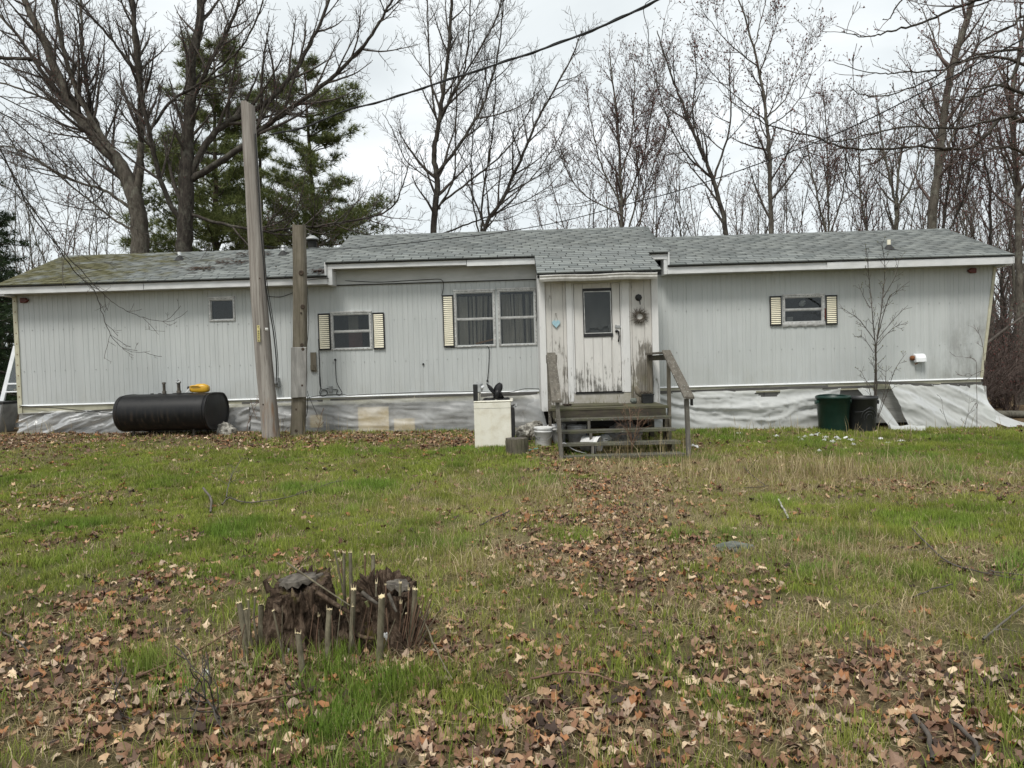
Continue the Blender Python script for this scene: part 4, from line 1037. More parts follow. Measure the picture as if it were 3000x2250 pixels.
mb.grid(rows); mb.build('end_cap', MAT['tank'], tk)
for u in (0.035, 0.965):
    MB().tube([TA @ tpt(u, -2 * math.pi * i / 40, 1.004) for i in range(41)], 0.006, 5, cap=False).build('weld_seam', MAT['tank'], tk)
MB().tube(smooth([TA @ Vector((tx1 - 0.1, ty + 0.05, tz - rh + 0.01)), TA @ Vector((tx1 - 0.05, ty + 0.2, tz - rh - 0.05)), Vector((tx1 + 0.1, -0.12, 0.2)), Vector((tx1 + 0.15, 0.02, 0.3))], 5), 0.008, 6).build('fuel_line', MAT['rusty_pipe'], tk)
def pipe(x_, z1, r_, cap):
    p = TA @ Vector((x_, ty, tz + rh - 0.02))
    o = MB().tube([p, p + Vector((0, 0, 0.05)), p + Vector((0, 0, z1 - p.z))], r_, 12).build('fill_pipe', MAT['rusty_pipe'], tk)
    MB().lathe([(r_ * 1.45, 0), (r_ * 1.45, 0.07), (r_, 0.075)], p, 12).build('coupling', MAT['rusty_pipe'], o)
    if cap: MB().lathe([(0.0005, -0.03), (r_ * 1.5, -0.03), (r_ * 1.6, 0.02), (r_ * 1.05, 0.025), (r_, -0.01), (0.0005, -0.012)], Vector((p.x, p.y - 0.01, z1 + 0.012)), 14, (0.15, -0.75, 0.65)).build('pipe_cap', MAT['galv'], o)
    else: MB().lathe([(r_ * 1.3, 0), (r_ * 1.3, 0.03), (0.0005, 0.034)], Vector((p.x, p.y, z1 - 0.01)), 12).build('pipe_cap', MAT['rusty_pipe'], o)
pipe(-6.73, 1.125, 0.026, False); pipe(-6.445, 1.145, 0.030, True)
for x_ in (-6.97, -6.82):
    p = TA @ Vector((x_, ty, tz + rh - 0.004)); MB().lathe([(0.035, 0), (0.03, 0.018), (0.0005, 0.02)], p, 8).build('bung', MAT['tank'], tk)
MB().box(-6.55, -6.2, ty - 0.05, ty + 0.05, tz + rh - 0.012, tz + rh + 0.008).build('top_strap', MAT['tank'], tk)
for x_, dy in ((-7.2, -0.27), (-7.2, 0.27), (-6.05, -0.27), (-6.05, 0.27)):
    p = TA @ Vector((x_, ty + dy, 0)); MB().tube([(p.x, p.y, gzf(p.x, p.y) - 0.05), (p.x, p.y, tz - 0.2)], 0.028, 10).build('leg', MAT['rusty_pipe'], tk)
# yellow jug on its side
jug = thing('plastic_jug', 'yellow plastic jug lying on its side on top of the black oil tank', 'jug', (-6.05, -0.62, 0.93))
jz = tz + rh + 0.001
mb = MB()
prof = [(-6.225, 0.03, 0.03), (-6.215, 0.055, 0.05), (-6.16, 0.075, 0.066), (-6.06, 0.082, 0.075), (-5.96, 0.085, 0.075), (-5.90, 0.078, 0.068), (-5.87, 0.05, 0.045), (-5.865, 0.002, 0.002)]
rows = []
for x_, hy, hz in prof:
    rows.append([(x_, ty - 0.02 + hy * math.copysign(abs(math.cos(a)) ** 0.6, math.cos(a)), jz + 0.075 + hz * math.copysign(abs(math.sin(a)) ** 0.6, math.sin(a)) + (0.02 if -6.1 < x_ < -5.9 else 0) * max(0, math.sin(a))) for a in [-2 * math.pi * i / 20 for i in range(21)]])
mb.grid(rows); mb.build('body', MAT['yellow'], jug)
MB().tube([(-6.19, ty - 0.09, jz + 0.125), (-6.13, ty - 0.115, jz + 0.135), (-6.03, ty - 0.115, jz + 0.13), (-5.99, ty - 0.09, jz + 0.10)], 0.014, 8).build('handle', MAT['yellow'], jug)
MB().lathe([(0.03, 0), (0.03, 0.05), (0.0005, 0.052)], (-6.22, ty - 0.02, jz + 0.095), 12, (-1, 0, 0.1)).build('cap', MAT['black'], jug)
MB().prism([(-6.235, jz + 0.03), (-6.20, jz + 0.07), (-6.205, jz + 0.10), (-6.255, jz + 0.045), (-6.28, jz + 0.01)], 'y', ty - 0.11, ty - 0.09).build('label_scrap', MAT['white_pl'], jug)

# ------------------------------------------------------------------ poles
def bent_pole(mb, P, rad, n=14, lump=0.05, seed=1, sq=0.0):
    """uneven round pole through points P"""
    r_ = random.Random(seed); P = smooth(P, 8); N = len(P); rows = []
    ph = [r_.uniform(0, 6.3) for _ in range(5)]
    for i, p in enumerate(P):
        t_ = i / (N - 1); rr = rad[0] + (rad[1] - rad[0]) * t_
        row = []
        for k in range(n + 1):
            a = 2 * math.pi * k / n
            q = rr * (1 + lump * math.sin(2 * a + ph[0]) + lump * 0.6 * math.sin(3 * a + ph[1] + t_ * 2) + lump * 0.4 * math.sin(5 * a + ph[2]) + 0.02 * math.sin(t_ * 40 + a))
            ca, sa = math.cos(a), math.sin(a)
            if sq: f = 1 / max(abs(ca), abs(sa)); q = q * (1 + sq * (f - 1))
            row.append(p + Vector((ca * q, sa * q, 0)))
        rows.append(row)
    mb.grid(rows)
    return rows
pb = Vector((-4.52, -1.33, gzf(-4.52, -1.33)))
pole = thing('utility_pole', 'tall weathered grey wooden utility pole with a yellow number tag, leaning slightly', 'utility pole', pb)
ptop = Vector((-4.69, -1.33, 6.0))
mb = MB(); rows = bent_pole(mb, [pb + Vector((0.03, 0, -0.3)), pb + Vector((0.02, 0, 0.0)), pb.lerp(ptop, 0.33) + Vector((-0.03, 0, 0)), pb.lerp(ptop, 0.66) + Vector((-0.02, 0, 0)), ptop], (0.172, 0.118), 22, 0.035, 5, 0.25)
mb.build('shaft', MAT['pole'], pole)
top_row = rows[-1]
mb = MB()          # sawn top, one half standing higher
c0 = sum((Vector(p) for p in top_row[:-1]), Vector()) / (len(top_row) - 1)
hi = [Vector(p) + Vector((0, 0, 0.06)) if p[0] < c0.x + 0.02 else Vector(p) + Vector((0, 0, 0.004)) for p in top_row]
mb.grid([top_row, hi]); mb._add(hi[:-1], [tuple(range(len(hi) - 1))]); mb.build('sawn_top', MAT['pole'], pole)
def pole_x(z): return pb.x + (ptop.x - pb.x) * (z - pb.z) / (ptop.z - pb.z) - 0.03 * math.sin(math.pi * min(1, max(0, (z - pb.z) / (ptop.z - pb.z))))
# number tag: seven digits one below the other on a narrow yellow strip
p = at(758, 974, -1.50)
tagp = MB().box(p.x - 0.022, p.x + 0.022, -1.512, -1.508, p.z - 0.165, p.z + 0.125).build('number_tag', MAT['tag'], pole)
SEG = {'2': 'abged', '1': 'bc', '8': 'abcdefg', '6': 'acdefg', '0': 'abcdef', '9': 'abcdfg', '7': 'abc'}
def digit(mb, ch, x_, y_, z_, w_, h_, t_):
    L = {'a': (-1, 1, 1, 1), 'g': (-1, 0, 1, 0), 'd': (-1, -1, 1, -1), 'f': (-1, 0, -1, 1), 'b': (1, 0, 1, 1), 'e': (-1, -1, -1, 0), 'c': (1, -1, 1, 0)}
    for s_ in SEG[ch]:
        a, b, c_, d = L[s_]
        x0, x1 = sorted((x_ + a * w_, x_ + c_ * w_)); z0, z1 = sorted((z_ + b * h_, z_ + d * h_))
        mb.box(x0 - t_, x1 + t_, y_, y_ + 0.002, z0 - t_, z1 + t_)
mb = MB()
for k, ch in enumerate('2186098'): digit(mb, ch, p.x, -1.5145, p.z + 0.10 - k * 0.039 - (0.012 if k == 6 else 0), 0.008, 0.011, 0.0028)
mb.build('tag_number', MAT['grey_print'], pole)
MB().box(p.x - 0.018, p.x + 0.018, -1.514, -1.5125, p.z - 0.128, p.z - 0.124).build('tag_line', MAT['grey_print'], pole)
p = at(782, 965, -1.46)
MB().lathe([(0.036, 0), (0.036, 0.012), (0.028, 0.02), (0.0005, 0.022)], (p.x, -1.475, p.z), 4, (0.35, -0.93, 0)).build('white_marker', MAT['white_pl'], pole)
p = at(762, 1170, -1.48)
for px, py, Y in ((760, 815, -1.49), (808, 780, -1.46), (770, 1185, -1.5)):
    q = at(px, py, Y); MB().lathe([(0.014, 0), (0.011, 0.006), (0.0005, 0.003)], (q.x, q.y + 0.012, q.z), 8, (0.2, -1, 0)).build('bolt_hole', MAT['knot'], pole)
# cable running down the side of the pole
P = [Vector((pole_x(z) + (0.16 if z < 2.5 else 0.135) + d, -1.36 + 0.04 * math.sin(z), z)) for z, d in ((5.5, 0), (4.6, 0.01), (3.8, 0.0), (3.0, 0.0), (2.4, 0.015), (2.0, 0.05), (1.6, 0.06), (1.3, 0.05), (1.05, 0.02))]
MB().tube(smooth(P, 5), 0.012, 6).build('down_cable', MAT['cable'], pole)
P = [v + Vector((0.02, 0.03, 0)) for v in P[2:]]
MB().tube(smooth(P, 5), 0.007, 5).build('down_cable', MAT['cable'], pole)

sb = Vector((-4.165, -0.9, gzf(-4.165, -0.9)))
post = thing('wooden_post', 'shorter brown squared post with a silver board nailed to its lower front', 'post', sb)
mb = MB(); ptp = Vector((-3.985, -0.9, 3.95)); rows = bent_pole(mb, [sb + Vector((-0.01, 0, -0.3)), sb.lerp(ptp, 0.3) + Vector((0.03, 0, 0)), sb.lerp(ptp, 0.65) + Vector((0.03, 0, 0)), ptp], (0.125, 0.112), 20, 0.02, 12, 0.75)
hi = [Vector(p) + Vector((0, 0, 0.03 * math.sin(i * 1.1))) for i, p in enumerate(rows[-1])]; hi[-1] = hi[0]
mb.grid([rows[-1], hi]); mb._add(hi[:-1], [tuple(range(len(hi) - 1))])
mb.build('shaft', MAT['post_old'], post)
a, b = at(*K2(497, 812), -1.06), at(*K2(497, 1140), -1.06)
bd = MB().hexa([(b.x - 0.137, -1.075, b.z), (b.x + 0.14, -1.075, b.z + 0.01), (b.x + 0.14, -1.03, b.z), (b.x - 0.137, -1.03, b.z)], [(a.x - 0.137, -1.075, a.z), (a.x + 0.14, -1.075, a.z - 0.01), (a.x + 0.14, -1.03, a.z), (a.x - 0.137, -1.03, a.z)]).build('board', MAT['board_grey'], post, bevel=0.006)
for x_, y_, s_ in ((513, 330, 0.05), (523, 550, 0.045), (512, 590, 0.018), (517, 798, 0.035), (480, 1355, 0.03), (480, 1215, 0.018)):
    q = at(*K2(x_, y_), -1.035); MB().lathe([(s_, 0), (s_ * 0.8, 0.008), (s_ * 0.45, 0.004), (0.0005, 0.0)], (q.x, -1.022, q.z), 12, (0, -1, 0)).build('knot', MAT['knot'], post)
for x_, y_, s_ in ((520, 1060, 0.02), (525, 825, 0.03)):
    q = at(*K2(x_, y_), -1.078); MB().lathe([(s_, 0), (s_ * 0.8, 0.004), (0.0005, 0.0)], (q.x, -1.076, q.z), 12, (0, -1, 0)).build('knot', MAT['knot'], bd)
P = [at(*K2(x, y), -0.8) for x, y in ((550, 385), (558, 500), (562, 640), (556, 760), (548, 810))]
MB().tube(smooth(P, 5), 0.005, 5).build('loose_wire', MAT['cable'], post)
P = [at(*K2(x, y), -0.85) for x, y in ((555, 1095), (560, 1120), (590, 1190), (620, 1255))]
MB().tube(smooth(P, 5), 0.005, 5).build('loose_wire', MAT['cable'], post)
P = [at(*K2(x, y), -0.85) for x, y in ((555, 1125), (556, 1180), (552, 1240), (545, 1262))]
MB().tube(smooth(P, 5), 0.007, 5).build('loose_wire', MAT['cable'], post)

# overhead wires
def wire(pts, r_, label, twist=0.0):
    P = smooth([at(*q) for q in pts], 8)
    root = thing('overhead_wire', label, 'wire', P[0])
    MB().tube(P, r_, 6).build('strand', MAT['cable'], root)
    if twist:
        T = [p + Vector((0.0, math.cos(i * 0.8) * twist, math.sin(i * 0.8) * twist)) for i, p in enumerate(P)]
        MB().tube(T, r_ * 0.6, 5).build('twisted_strand', MAT['cable'], root)
    return root
wire([(790, 395, -1.33), (900, 370, -1.9), (1000, 328, -2.4), (1130, 293, -3.0), (1272, 247, -3.6), (1450, 190, -4.4), (1600, 140, -5.1), (1780, 70, -6.0), (1945, -10, -6.8), (2150, -120, -8)], 0.014, 'thick black twisted service wire climbing from the pole across the sky', 0.016)
wire([(770, 720, -1.2), (850, 727, -0.95), (1000, 729, -0.6), (1150, 717, -0.7), (1300, 700, -1.0), (1450, 683, -1.4), (1640, 650, -2.0), (1830, 600, -2.8), (2000, 555, -3.5), (2250, 470, -4.6), (2500, 370, -5.6), (2760, 240, -6.6), (3100, 60, -8)], 0.007, 'thin wire sagging low across the shingle roof towards the trees')
wire([(2180, -20, -4), (1905, 0, -3.0), (1900, 100, -2.9), (1898, 180, -2.9), (1903, 215, -2.9)], 0.006, 'thin loose line dangling down from the thick service wire')

# ------------------------------------------------------------------ front steps
stp = thing('wooden_steps', 'weathered grey wooden entry steps with lichen-spotted handrails and open treads', 'steps', (1.47, -2.3, gzf(1.47, -2.3)))
for k in range(5):
    y0 = -1.40 - 0.19 * k
    rough_box(MB(), 0.50 if k < 4 else 0.46, 2.40 if k < 4 else 2.42, y0 - 0.183, y0, 0.515, 0.553, 0.004).build('deck_board', MAT['deck_board'], stp, bevel=0.004)
MB().box(0.52, 2.38, -2.335, -2.30, 0.375, 0.512).build('front_apron', MAT['dark_wood'], stp, bevel=0.004)
rough_box(MB(), 0.86, 1.72, -2.05, -1.42, 0.555, 0.572, 0.004).build('door_mat', MAT['deck_board'], stp)
for x_ in (0.53, 2.33):
    MB().box(x_, x_ + 0.045, -2.298, -1.37, 0.375, 0.513).build('side_apron', MAT['dark_wood'], stp, bevel=0.004)
tz_ = [(-2.46, 0.395), (-2.71, 0.222), (-2.96, 0.047), (-3.21, -0.118)]
for k, (y_, z_) in enumerate(tz_):
    x0, x1 = 0.54 + 0.01 * k, 2.425 + 0.017 * k
    rough_box(MB(), x0, x1, y_ - 0.08, y_ + 0.055, z_ - 0.046, z_, 0.006).build('tread', MAT['tread'], stp, bevel=0.004)
    rough_box(MB(), x0 + 0.01, x1 - 0.02, y_ + 0.062, y_ + 0.19, z_ - 0.038, z_ - 0.002, 0.005).build('tread', MAT['tread'], stp, bevel=0.004)
for x_ in (0.60, 1.07, 2.32):
    mb = MB(); poly = [(-2.335, 0.36), (-2.335, 0.05)]
    mb.prism([(-2.336, 0.372), (-2.55, 0.352), (-2.55, 0.178), (-2.80, 0.178), (-2.80, 0.003), (-3.05, 0.003), (-3.05, -0.162), (-3.29, -0.162), (-3.29, -0.24), (-3.05, -0.24), (-2.336, 0.02)], 'x', x_, x_ + 0.042)
    mb.build('stringer', MAT['dark_wood'] if x_ != 1.07 else MAT['post_wood'], stp)
def postbox(name, x_, y_, z0, z1, w_=0.085, d_=0.085, m_='post_wood', lean=0.0):
    return MB().hexa([(x_ - w_ / 2, y_ - d_ / 2, z0), (x_ + w_ / 2, y_ - d_ / 2, z0), (x_ + w_ / 2, y_ + d_ / 2, z0), (x_ - w_ / 2, y_ + d_ / 2, z0)],
                     [(x_ + lean - w_ / 2, y_ - d_ / 2, z1), (x_ + lean + w_ / 2, y_ - d_ / 2, z1), (x_ + lean + w_ / 2, y_ + d_ / 2, z1), (x_ + lean - w_ / 2, y_ + d_ / 2, z1)]).build(name, MAT[m_], stp, bevel=0.004)
for x_, ln in ((0.592, -0.045), (2.512, -0.02)):
    postbox('front_post', x_, -3.33, gzf(x_, -3.33) - 0.1, 0.71, 0.06, 0.085, lean=ln)
postbox('rear_post', 0.475, -2.2, gzf(0.475, -2.2) - 0.05, 1.42, 0.05, 0.085, 'rail_wood')
postbox('rear_post', 2.445, -2.26, gzf(2.445, -2.26) - 0.05, 1.40, 0.05, 0.09, 'post_old', lean=0.01)
postbox('wall_post', 2.285, -1.46, 0.553, 1.395, 0.085, 0.05, 'post_old')
for x_, m_ in ((0.60, 'dark_wood'), (2.28, 'dark_wood')):
    postbox('leg', x_, -1.55, gzf(x_, -1.55) - 0.05, 0.375, 0.085, 0.085, m_)
MB().hexa([(0.46, -3.43, 0.712), (0.61, -3.43, 0.712), (0.60, -2.13, 1.445), (0.45, -2.13, 1.445)], [(0.46, -3.43, 0.75), (0.61, -3.43, 0.75), (0.60, -2.13, 1.483), (0.45, -2.13, 1.483)]).build('handrail', MAT['rail_wood'], stp, bevel=0.004)
MB().hexa([(2.43, -3.45, 0.712), (2.585, -3.45, 0.712), (2.50, -2.2, 1.43), (2.36, -2.2, 1.43)], [(2.43, -3.45, 0.75), (2.585, -3.45, 0.75), (2.50, -2.2, 1.468), (2.36, -2.2, 1.468)]).build('handrail', MAT['rail_wood'], stp, bevel=0.004)
MB().hexa([(2.20, -1.52, 1.398), (2.34, -1.40, 1.398), (2.50, -2.19, 1.408), (2.36, -2.25, 1.408)], [(2.20, -1.52, 1.432), (2.34, -1.40, 1.432), (2.50, -2.19, 1.442), (2.36, -2.25, 1.442)]).build('top_rail', MAT['rail_wood'], stp, bevel=0.003)
MB().bar((2.29, -1.48, 1.34), (2.42, -2.2, 1.345), 0.03, 0.09).build('under_rail', MAT['dark_wood'], stp)
MB().box(0.44, 0.62, -2.18, -2.13, 1.30, 1.442).build('rail_block', MAT['rail_wood'], stp)
MB().box(2.555, 2.585, -3.36, -3.30, 0.61, 0.708).build('rail_bracket', MAT['black_edge'], stp)

# ------------------------------------------------------------------ stove
gx = gzf(-0.43, -2.4)
sv = thing('kitchen_stove', 'old almond enamel kitchen stove standing outdoors, showing its plain side panel', 'stove', (-0.43, -2.35, gx))
S0, S1, SY0, SY1, SZ = -0.755, -0.165, -2.72, -2.02, 0.735
body = MB().box(S0, S1, SY0, SY1, gx - 0.03, SZ - 0.03).build('body', MAT['enamel'], sv, bevel=0.008)
MB().box(S0 - 0.001, S1 + 0.001, SY0 - 0.002, SY0 - 0.0005, 0.612, 0.6145).build('panel_seam', MAT['black_edge'], body)
for xx in (S0 + 0.10, S0 + 0.27):
    MB().box(xx, xx + 0.002, SY0 - 0.0025, SY0 - 0.0005, gx, 0.60).build('panel_crease', MAT['slat'], body)
MB().box(S0 - 0.004, S1 + 0.035, SY0 - 0.006, SY1 + 0.006, SZ - 0.028, SZ).build('cooktop', MAT['enamel'], sv, bevel=0.01)
for bx_, by_ in ((-0.52, -2.55), (-0.28, -2.55), (-0.52, -2.22), (-0.28, -2.22)):
    b = MB().lathe([(0.105, 0.0), (0.105, 0.010), (0.085, 0.014), (0.07, 0.006), (0.0005, 0.006)], (bx_, by_, SZ), 22).build('burner', MAT['black'], sv)
    mb = MB()
    for k in range(4):
        a = k * math.pi / 4; mb.bar((bx_ - 0.09 * math.cos(a), by_ - 0.09 * math.sin(a), SZ + 0.017), (bx_ + 0.09 * math.cos(a), by_ + 0.09 * math.sin(a), SZ + 0.017), 0.01, 0.006)
    mb.build('grate', MAT['black'], b)
bgd = MB().prism([(S0 + 0.005, SZ), (S0 + 0.075, SZ), (S0 + 0.085, 0.86), (S0 + 0.005, 0.86)], 'y', SY0 + 0.012, SY1 - 0.01).build('backguard', MAT['enamel'], sv, bevel=0.004)
MB().prism([(S0, 0.862), (S0 + 0.125, 0.88), (S0 + 0.115, 1.0), (S0 + 0.03, 1.02), (S0, 1.01)], 'y', SY0 + 0.008, SY1 - 0.006).build('control_panel', MAT['galv'], sv, bevel=0.004)
MB().prism([(S0 - 0.003, SZ + 0.003), (S0 + 0.07, SZ + 0.003), (S0 + 0.07, 1.0), (S0 - 0.003, 1.0)], 'y', SY0 + 0.002, SY0 + 0.0075).build('end_plate', MAT['black'], sv)
for y_ in (-2.62, -2.52, -2.35, -2.2):
    MB().lathe([(0.022, 0), (0.018, 0.03), (0.0005, 0.032)], (S0 + 0.12, y_, 0.945), 10, (1, 0, 0.05)).build('knob', MAT['drip'], sv)
od = MB().box(S1 + 0.003, S1 + 0.05, SY0 + 0.02, SY1 - 0.02, 0.12, 0.62).build('oven_door', MAT['black'], sv, bevel=0.006)
MB().box(S1 + 0.051, S1 + 0.056, SY0 + 0.05, SY1 - 0.05, 0.16, 0.56).build('door_glass', MAT['tank'], od)
MB().bar((S1 + 0.085, SY0 + 0.05, 0.63), (S1 + 0.085, SY1 - 0.05, 0.63), 0.025, 0.02).bar((S1 + 0.03, SY0 + 0.06, 0.62), (S1 + 0.085, SY0 + 0.06, 0.63), 0.02, 0.02).bar((S1 + 0.03, SY1 - 0.06, 0.62), (S1 + 0.085, SY1 - 0.06, 0.63), 0.02, 0.02).build('handle', MAT['galv'], od)
MB().box(S1 + 0.002, S1 + 0.03, SY0 + 0.01, SY1 - 0.01, gx + 0.01, 0.115).build('drawer_front', MAT['enamel'], sv, bevel=0.006)
# boat propeller on the cooktop
bp = Vector((-0.40, -2.50, SZ + 0.02))
pr = thing('boat_propeller', 'black bladed boat propeller standing on the stove top', 'propeller', bp)
MB().lathe([(0.055, 0), (0.062, 0.05), (0.055, 0.11), (0.03, 0.15), (0.0005, 0.155)], bp, 18, (0.25, -0.2, 0.9)).build('hub', MAT['tank'], pr)
for d, L, wdt, tw in ((Vector((-0.62, -0.1, 0.78)), 0.20, 0.052, 1.2), (Vector((0.42, 0.15, 0.9)), 0.17, 0.060, -0.7), (Vector((0.75, -0.6, -0.05)), 0.10, 0.062, 0.9)):
    rows = []
    d = d.normalized()
    s_ = d.cross(Vector((0.35, -0.9, 0.2))).normalized(); n_ = d.cross(s_)
    for j in range(9):
        t_ = j / 8; wd = wdt * math.sin(math.pi * min(0.97, 0.18 + t_ * 0.80)) ** 0.6
        c_ = bp + Vector((0.0, 0, 0.07)) + d * (0.03 + L * t_)
        rows.append([c_ + s_ * (wd * q) + n_ * (0.045 * q * tw + 0.02 * q * q) for q in (-1, -0.5, 0, 0.5, 1)])
    o = MB().grid(rows).build('blade', MAT['tank'], pr)
    m_ = o.modifiers.new('solid', 'SOLIDIFY'); m_.thickness = 0.012; m_.offset = 0

# ------------------------------------------------------------------ log, buckets, stones
def lump_mesh(name, c, r3, seed, mat, rough=0.35, n=3, label=None, cat=None, group=None, flat=None):
    import bmesh
    bm = bmesh.new(); bmesh.ops.create_icosphere(bm, subdivisions=n, radius=1.0)
    co = np.array([v.co[:] for v in bm.verts])
    d = 1 + rough * (fbm(co[:, 0] * 2 + seed * 3.1, co[:, 1] * 2 + co[:, 2] * 1.7, 0.9, seed, 4) - 0.5) * 2 + rough * 0.5 * (vnoise(co[:, 0] * 5 + co[:, 2] * 4, co[:, 1] * 5 - co[:, 2] * 3, 0.9, seed + 3) - 0.5)
    co = co * d[:, None] * np.array(r3)
    for v, p in zip(bm.verts, co): v.co = p
    me = bpy.data.meshes.new(name); bm.to_mesh(me); bm.free()
    me.materials.append(MAT[mat])
    o = link_mesh(name, me, None, c)
    return tag(o, label, cat, group)
lg = Vector((-0.09, -3.28, gzf(-0.09, -3.28)))
log = thing('log_round', 'short upright bark-covered log round beside the stove', 'log', lg)
rows = []
for j in range(7):
    z_ = -0.04 + 0.28 * j / 6
    row = []
    for k in range(49):
        a = 2 * math.pi * k / 48
        q = 0.168 + 0.010 * math.sin(3 * a + 1) + 0.007 * math.sin(7 * a + j * 0.2) + 0.006 * math.sin(19 * a + math.sin(j)) + 0.004 * math.sin(31 * a) + (0.012 if j == 0 else 0) - (0.008 if j == 6 else 0)
        row.append(lg + Vector((math.cos(a) * q, math.sin(a) * q, z_)))
    rows.append(row)
MB().grid(rows).build('bark', MAT['log_bark'], log)
MB()._add([p for p in rows[-1][:-1]], [tuple(range(48))]).build('cut_top', MAT['weathered_cut'], log)

def bucket(x_, y_, label, tilt=(0, 0, 0), handle=True, lid=True, text=None, sc=1.0, z_=None, mat='white_pl'):
    b = Vector((x_, y_, gzf(x_, y_) - 0.01 if z_ is None else z_))
    o = thing('plastic_bucket', label, 'bucket', b, 'white plastic buckets')
    k = sc
    prof = [(0.0005, 0.0), (0.128 * k, 0.0), (0.132 * k, 0.01 * k), (0.145 * k, 0.235 * k), (0.152 * k, 0.238 * k), (0.153 * k, 0.262 * k), (0.147 * k, 0.265 * k), (0.147 * k, 0.278 * k), (0.156 * k, 0.281 * k), (0.157 * k, 0.305 * k), (0.150 * k, 0.308 * k)]
    if not lid: prof += [(0.145 * k, 0.30 * k), (0.13 * k, 0.02 * k), (0.0005, 0.02 * k)]
    MB().lathe(prof, b, 32).build('body', MAT[mat], o)
    if lid: MB().lathe([(0.158 * k, 0.300 * k), (0.160 * k, 0.312 * k), (0.150 * k, 0.322 * k), (0.142 * k, 0.312 * k), (0.0005, 0.314 * k)], b, 32).build('lid', MAT[mat], o)
    if handle:
        P = [b + Vector((0.155 * k * math.cos(a), 0.155 * k * math.sin(a) - 0.01, (0.25 - 0.13 * math.sin(a - math.pi)) * k)) for a in [math.pi + 0.15 + (math.pi - 0.3) * i / 12 for i in range(13)]]
        MB().tube(P, 0.003, 5).build('bail', MAT['galv'], o)
    if text:
        cu = bpy.data.curves.new('print', 'FONT'); cu.body = text; cu.size = 0.062; cu.extrude = 0.001; cu.align_x = 'CENTER'
        tmp = bpy.data.objects.new('print_tmp', cu); COL.objects.link(tmp)
        bpy.context.view_layer.update()
        me = bpy.data.meshes.new_from_object(tmp); bpy.data.objects.remove(tmp)
        for v in me.vertices:            # wrap the letters round the wall
            a = -math.pi / 2 - 0.80 + v.co.x / 0.142; rr = 0.1415 + v.co.z
            zz = 0.115 + v.co.y
            rr = 0.132 + 0.013 * (zz - 0.01) / 0.225 + 0.002 + v.co.z
            v.co = (math.cos(a) * rr, math.sin(a) * rr, zz)
        me.materials.append(MAT['grey_print'])
        link_mesh('print', me, o)
    o.rotation_euler = tilt
    return o
bucket(0.345, -2.42, 'white plastic bucket with lid and black lettering by the stones', text='AGT', tilt=(0, R(1.5), 0.0))
bucket(0.60, -2.08, 'white plastic bucket half hidden behind the left post of the steps', handle=False, tilt=(0, R(-3), 0))
b3 = bucket(0.98, -2.62, 'white plastic bucket tipped over under the entry steps', lid=False, handle=False, sc=0.95, z_=gzf(0.98, -2.62) + 0.12)
b3.rotation_euler = (0, R(98), R(-30))
b4 = bucket(0.92, -2.15, 'upright white plastic pail under the entry steps', lid=False, handle=True, sc=1.05)
tag(MB().box(0.60, 0.95, -1.75, -1.70, gzf(0.8, -1.7) - 0.02, 0.30).build('storage_board', MAT['skirt_board']), 'pale panel leaning in the dark under the entry steps', 'panel')
tag(MB().lathe([(0.10, 0), (0.12, 0.25), (0.125, 0.25), (0.125, 0.27), (0.11, 0.27)], (1.06, -1.9, gzf(1.06, -1.9) - 0.01), 18).build('blue_bin', MAT['blue']), 'small blue plastic bin in the shade under the entry steps', 'bin')
tag(lump_mesh('crumpled_tarp', (1.72, -2.05, gzf(1.72, -2.05) + 0.12), (0.30, 0.14, 0.20), 8, 'skirt_board', 0.5, 4), 'crumpled grey tarp stuffed under the entry steps behind the dead shrub', 'tarp')
tag(lump_mesh('crumpled_bag', (1.36, -2.25, gzf(1.36, -2.25) + 0.08), (0.12, 0.10, 0.09), 18, 'sheet_white', 0.5, 3), 'crumpled clear bag under the middle of the entry steps', 'bag')
P = [Vector((0.62, -3.0, 0.03)), Vector((0.66, -3.02, 0.06)), Vector((0.80, -3.0, -0.05)), Vector((1.0, -2.95, -0.12))]
tag(MB().tube(smooth(P, 4), 0.008, 6).build('bent_rod', MAT['white_pl']), 'thin white bent rod caught between the lower treads of the steps', 'rod')
for c_, r_, sd, lb in (((0.25, -1.45, 0.205), (0.13, 0.11, 0.09), 4, 'rounded pale lumpy stone on top of the pile by the stove'), ((0.02, -1.62, 0.10), (0.13, 0.12, 0.12), 9, 'pale pitted stone low in the pile behind the stove'),
                       ((0.17, -1.62, 0.09), (0.10, 0.10, 0.12), 14, 'brownish pitted stone in the middle of the pile by the stove'), ((0.13, -1.45, 0.14), (0.11, 0.10, 0.10), 23, 'small dark speckled stone at the back of the pile by the stove')):
    lump_mesh('stone', c_, r_, sd, 'stone_pale', 0.4, 4, lb, 'stone', 'stones piled beside the stove')
p = Vector((-5.55, -0.72, gzf(-5.55, -0.72) + 0.08))
lump_mesh('stone', p, (0.16, 0.10, 0.15), 33, 'stone_pale', 0.55, 4, 'jagged pale rock at the foot of the oil tank end', 'stone')
tag(MB().bar((0.0, -2.0, gzf(0, -2) + 0.05), (0.28, -2.0, gzf(0.28, -2) + 0.06), 0.03, 0.02).build('iron_bar', MAT['black']), 'short dark iron bar lying between stove and bucket', 'bar')
tag(MB().bar((0.10, -3.05, gzf(0.1, -3.05) + 0.02), (0.22, -2.95, gzf(0.2, -3) + 0.03), 0.09, 0.015, (0, 0.3, 1)).build('teal_scrap', MAT['cyan']), 'teal plastic scrap among the leaves beside the log round', 'scrap')
rk = gpt(2150, 1612)
lump_mesh('stone', (rk.x, rk.y + 0.06, rk.z + 0.0), (0.165, 0.10, 0.055), 51, 'stone_grey', 0.22, 4, 'flat grey fieldstone half sunk in the lawn', 'stone')

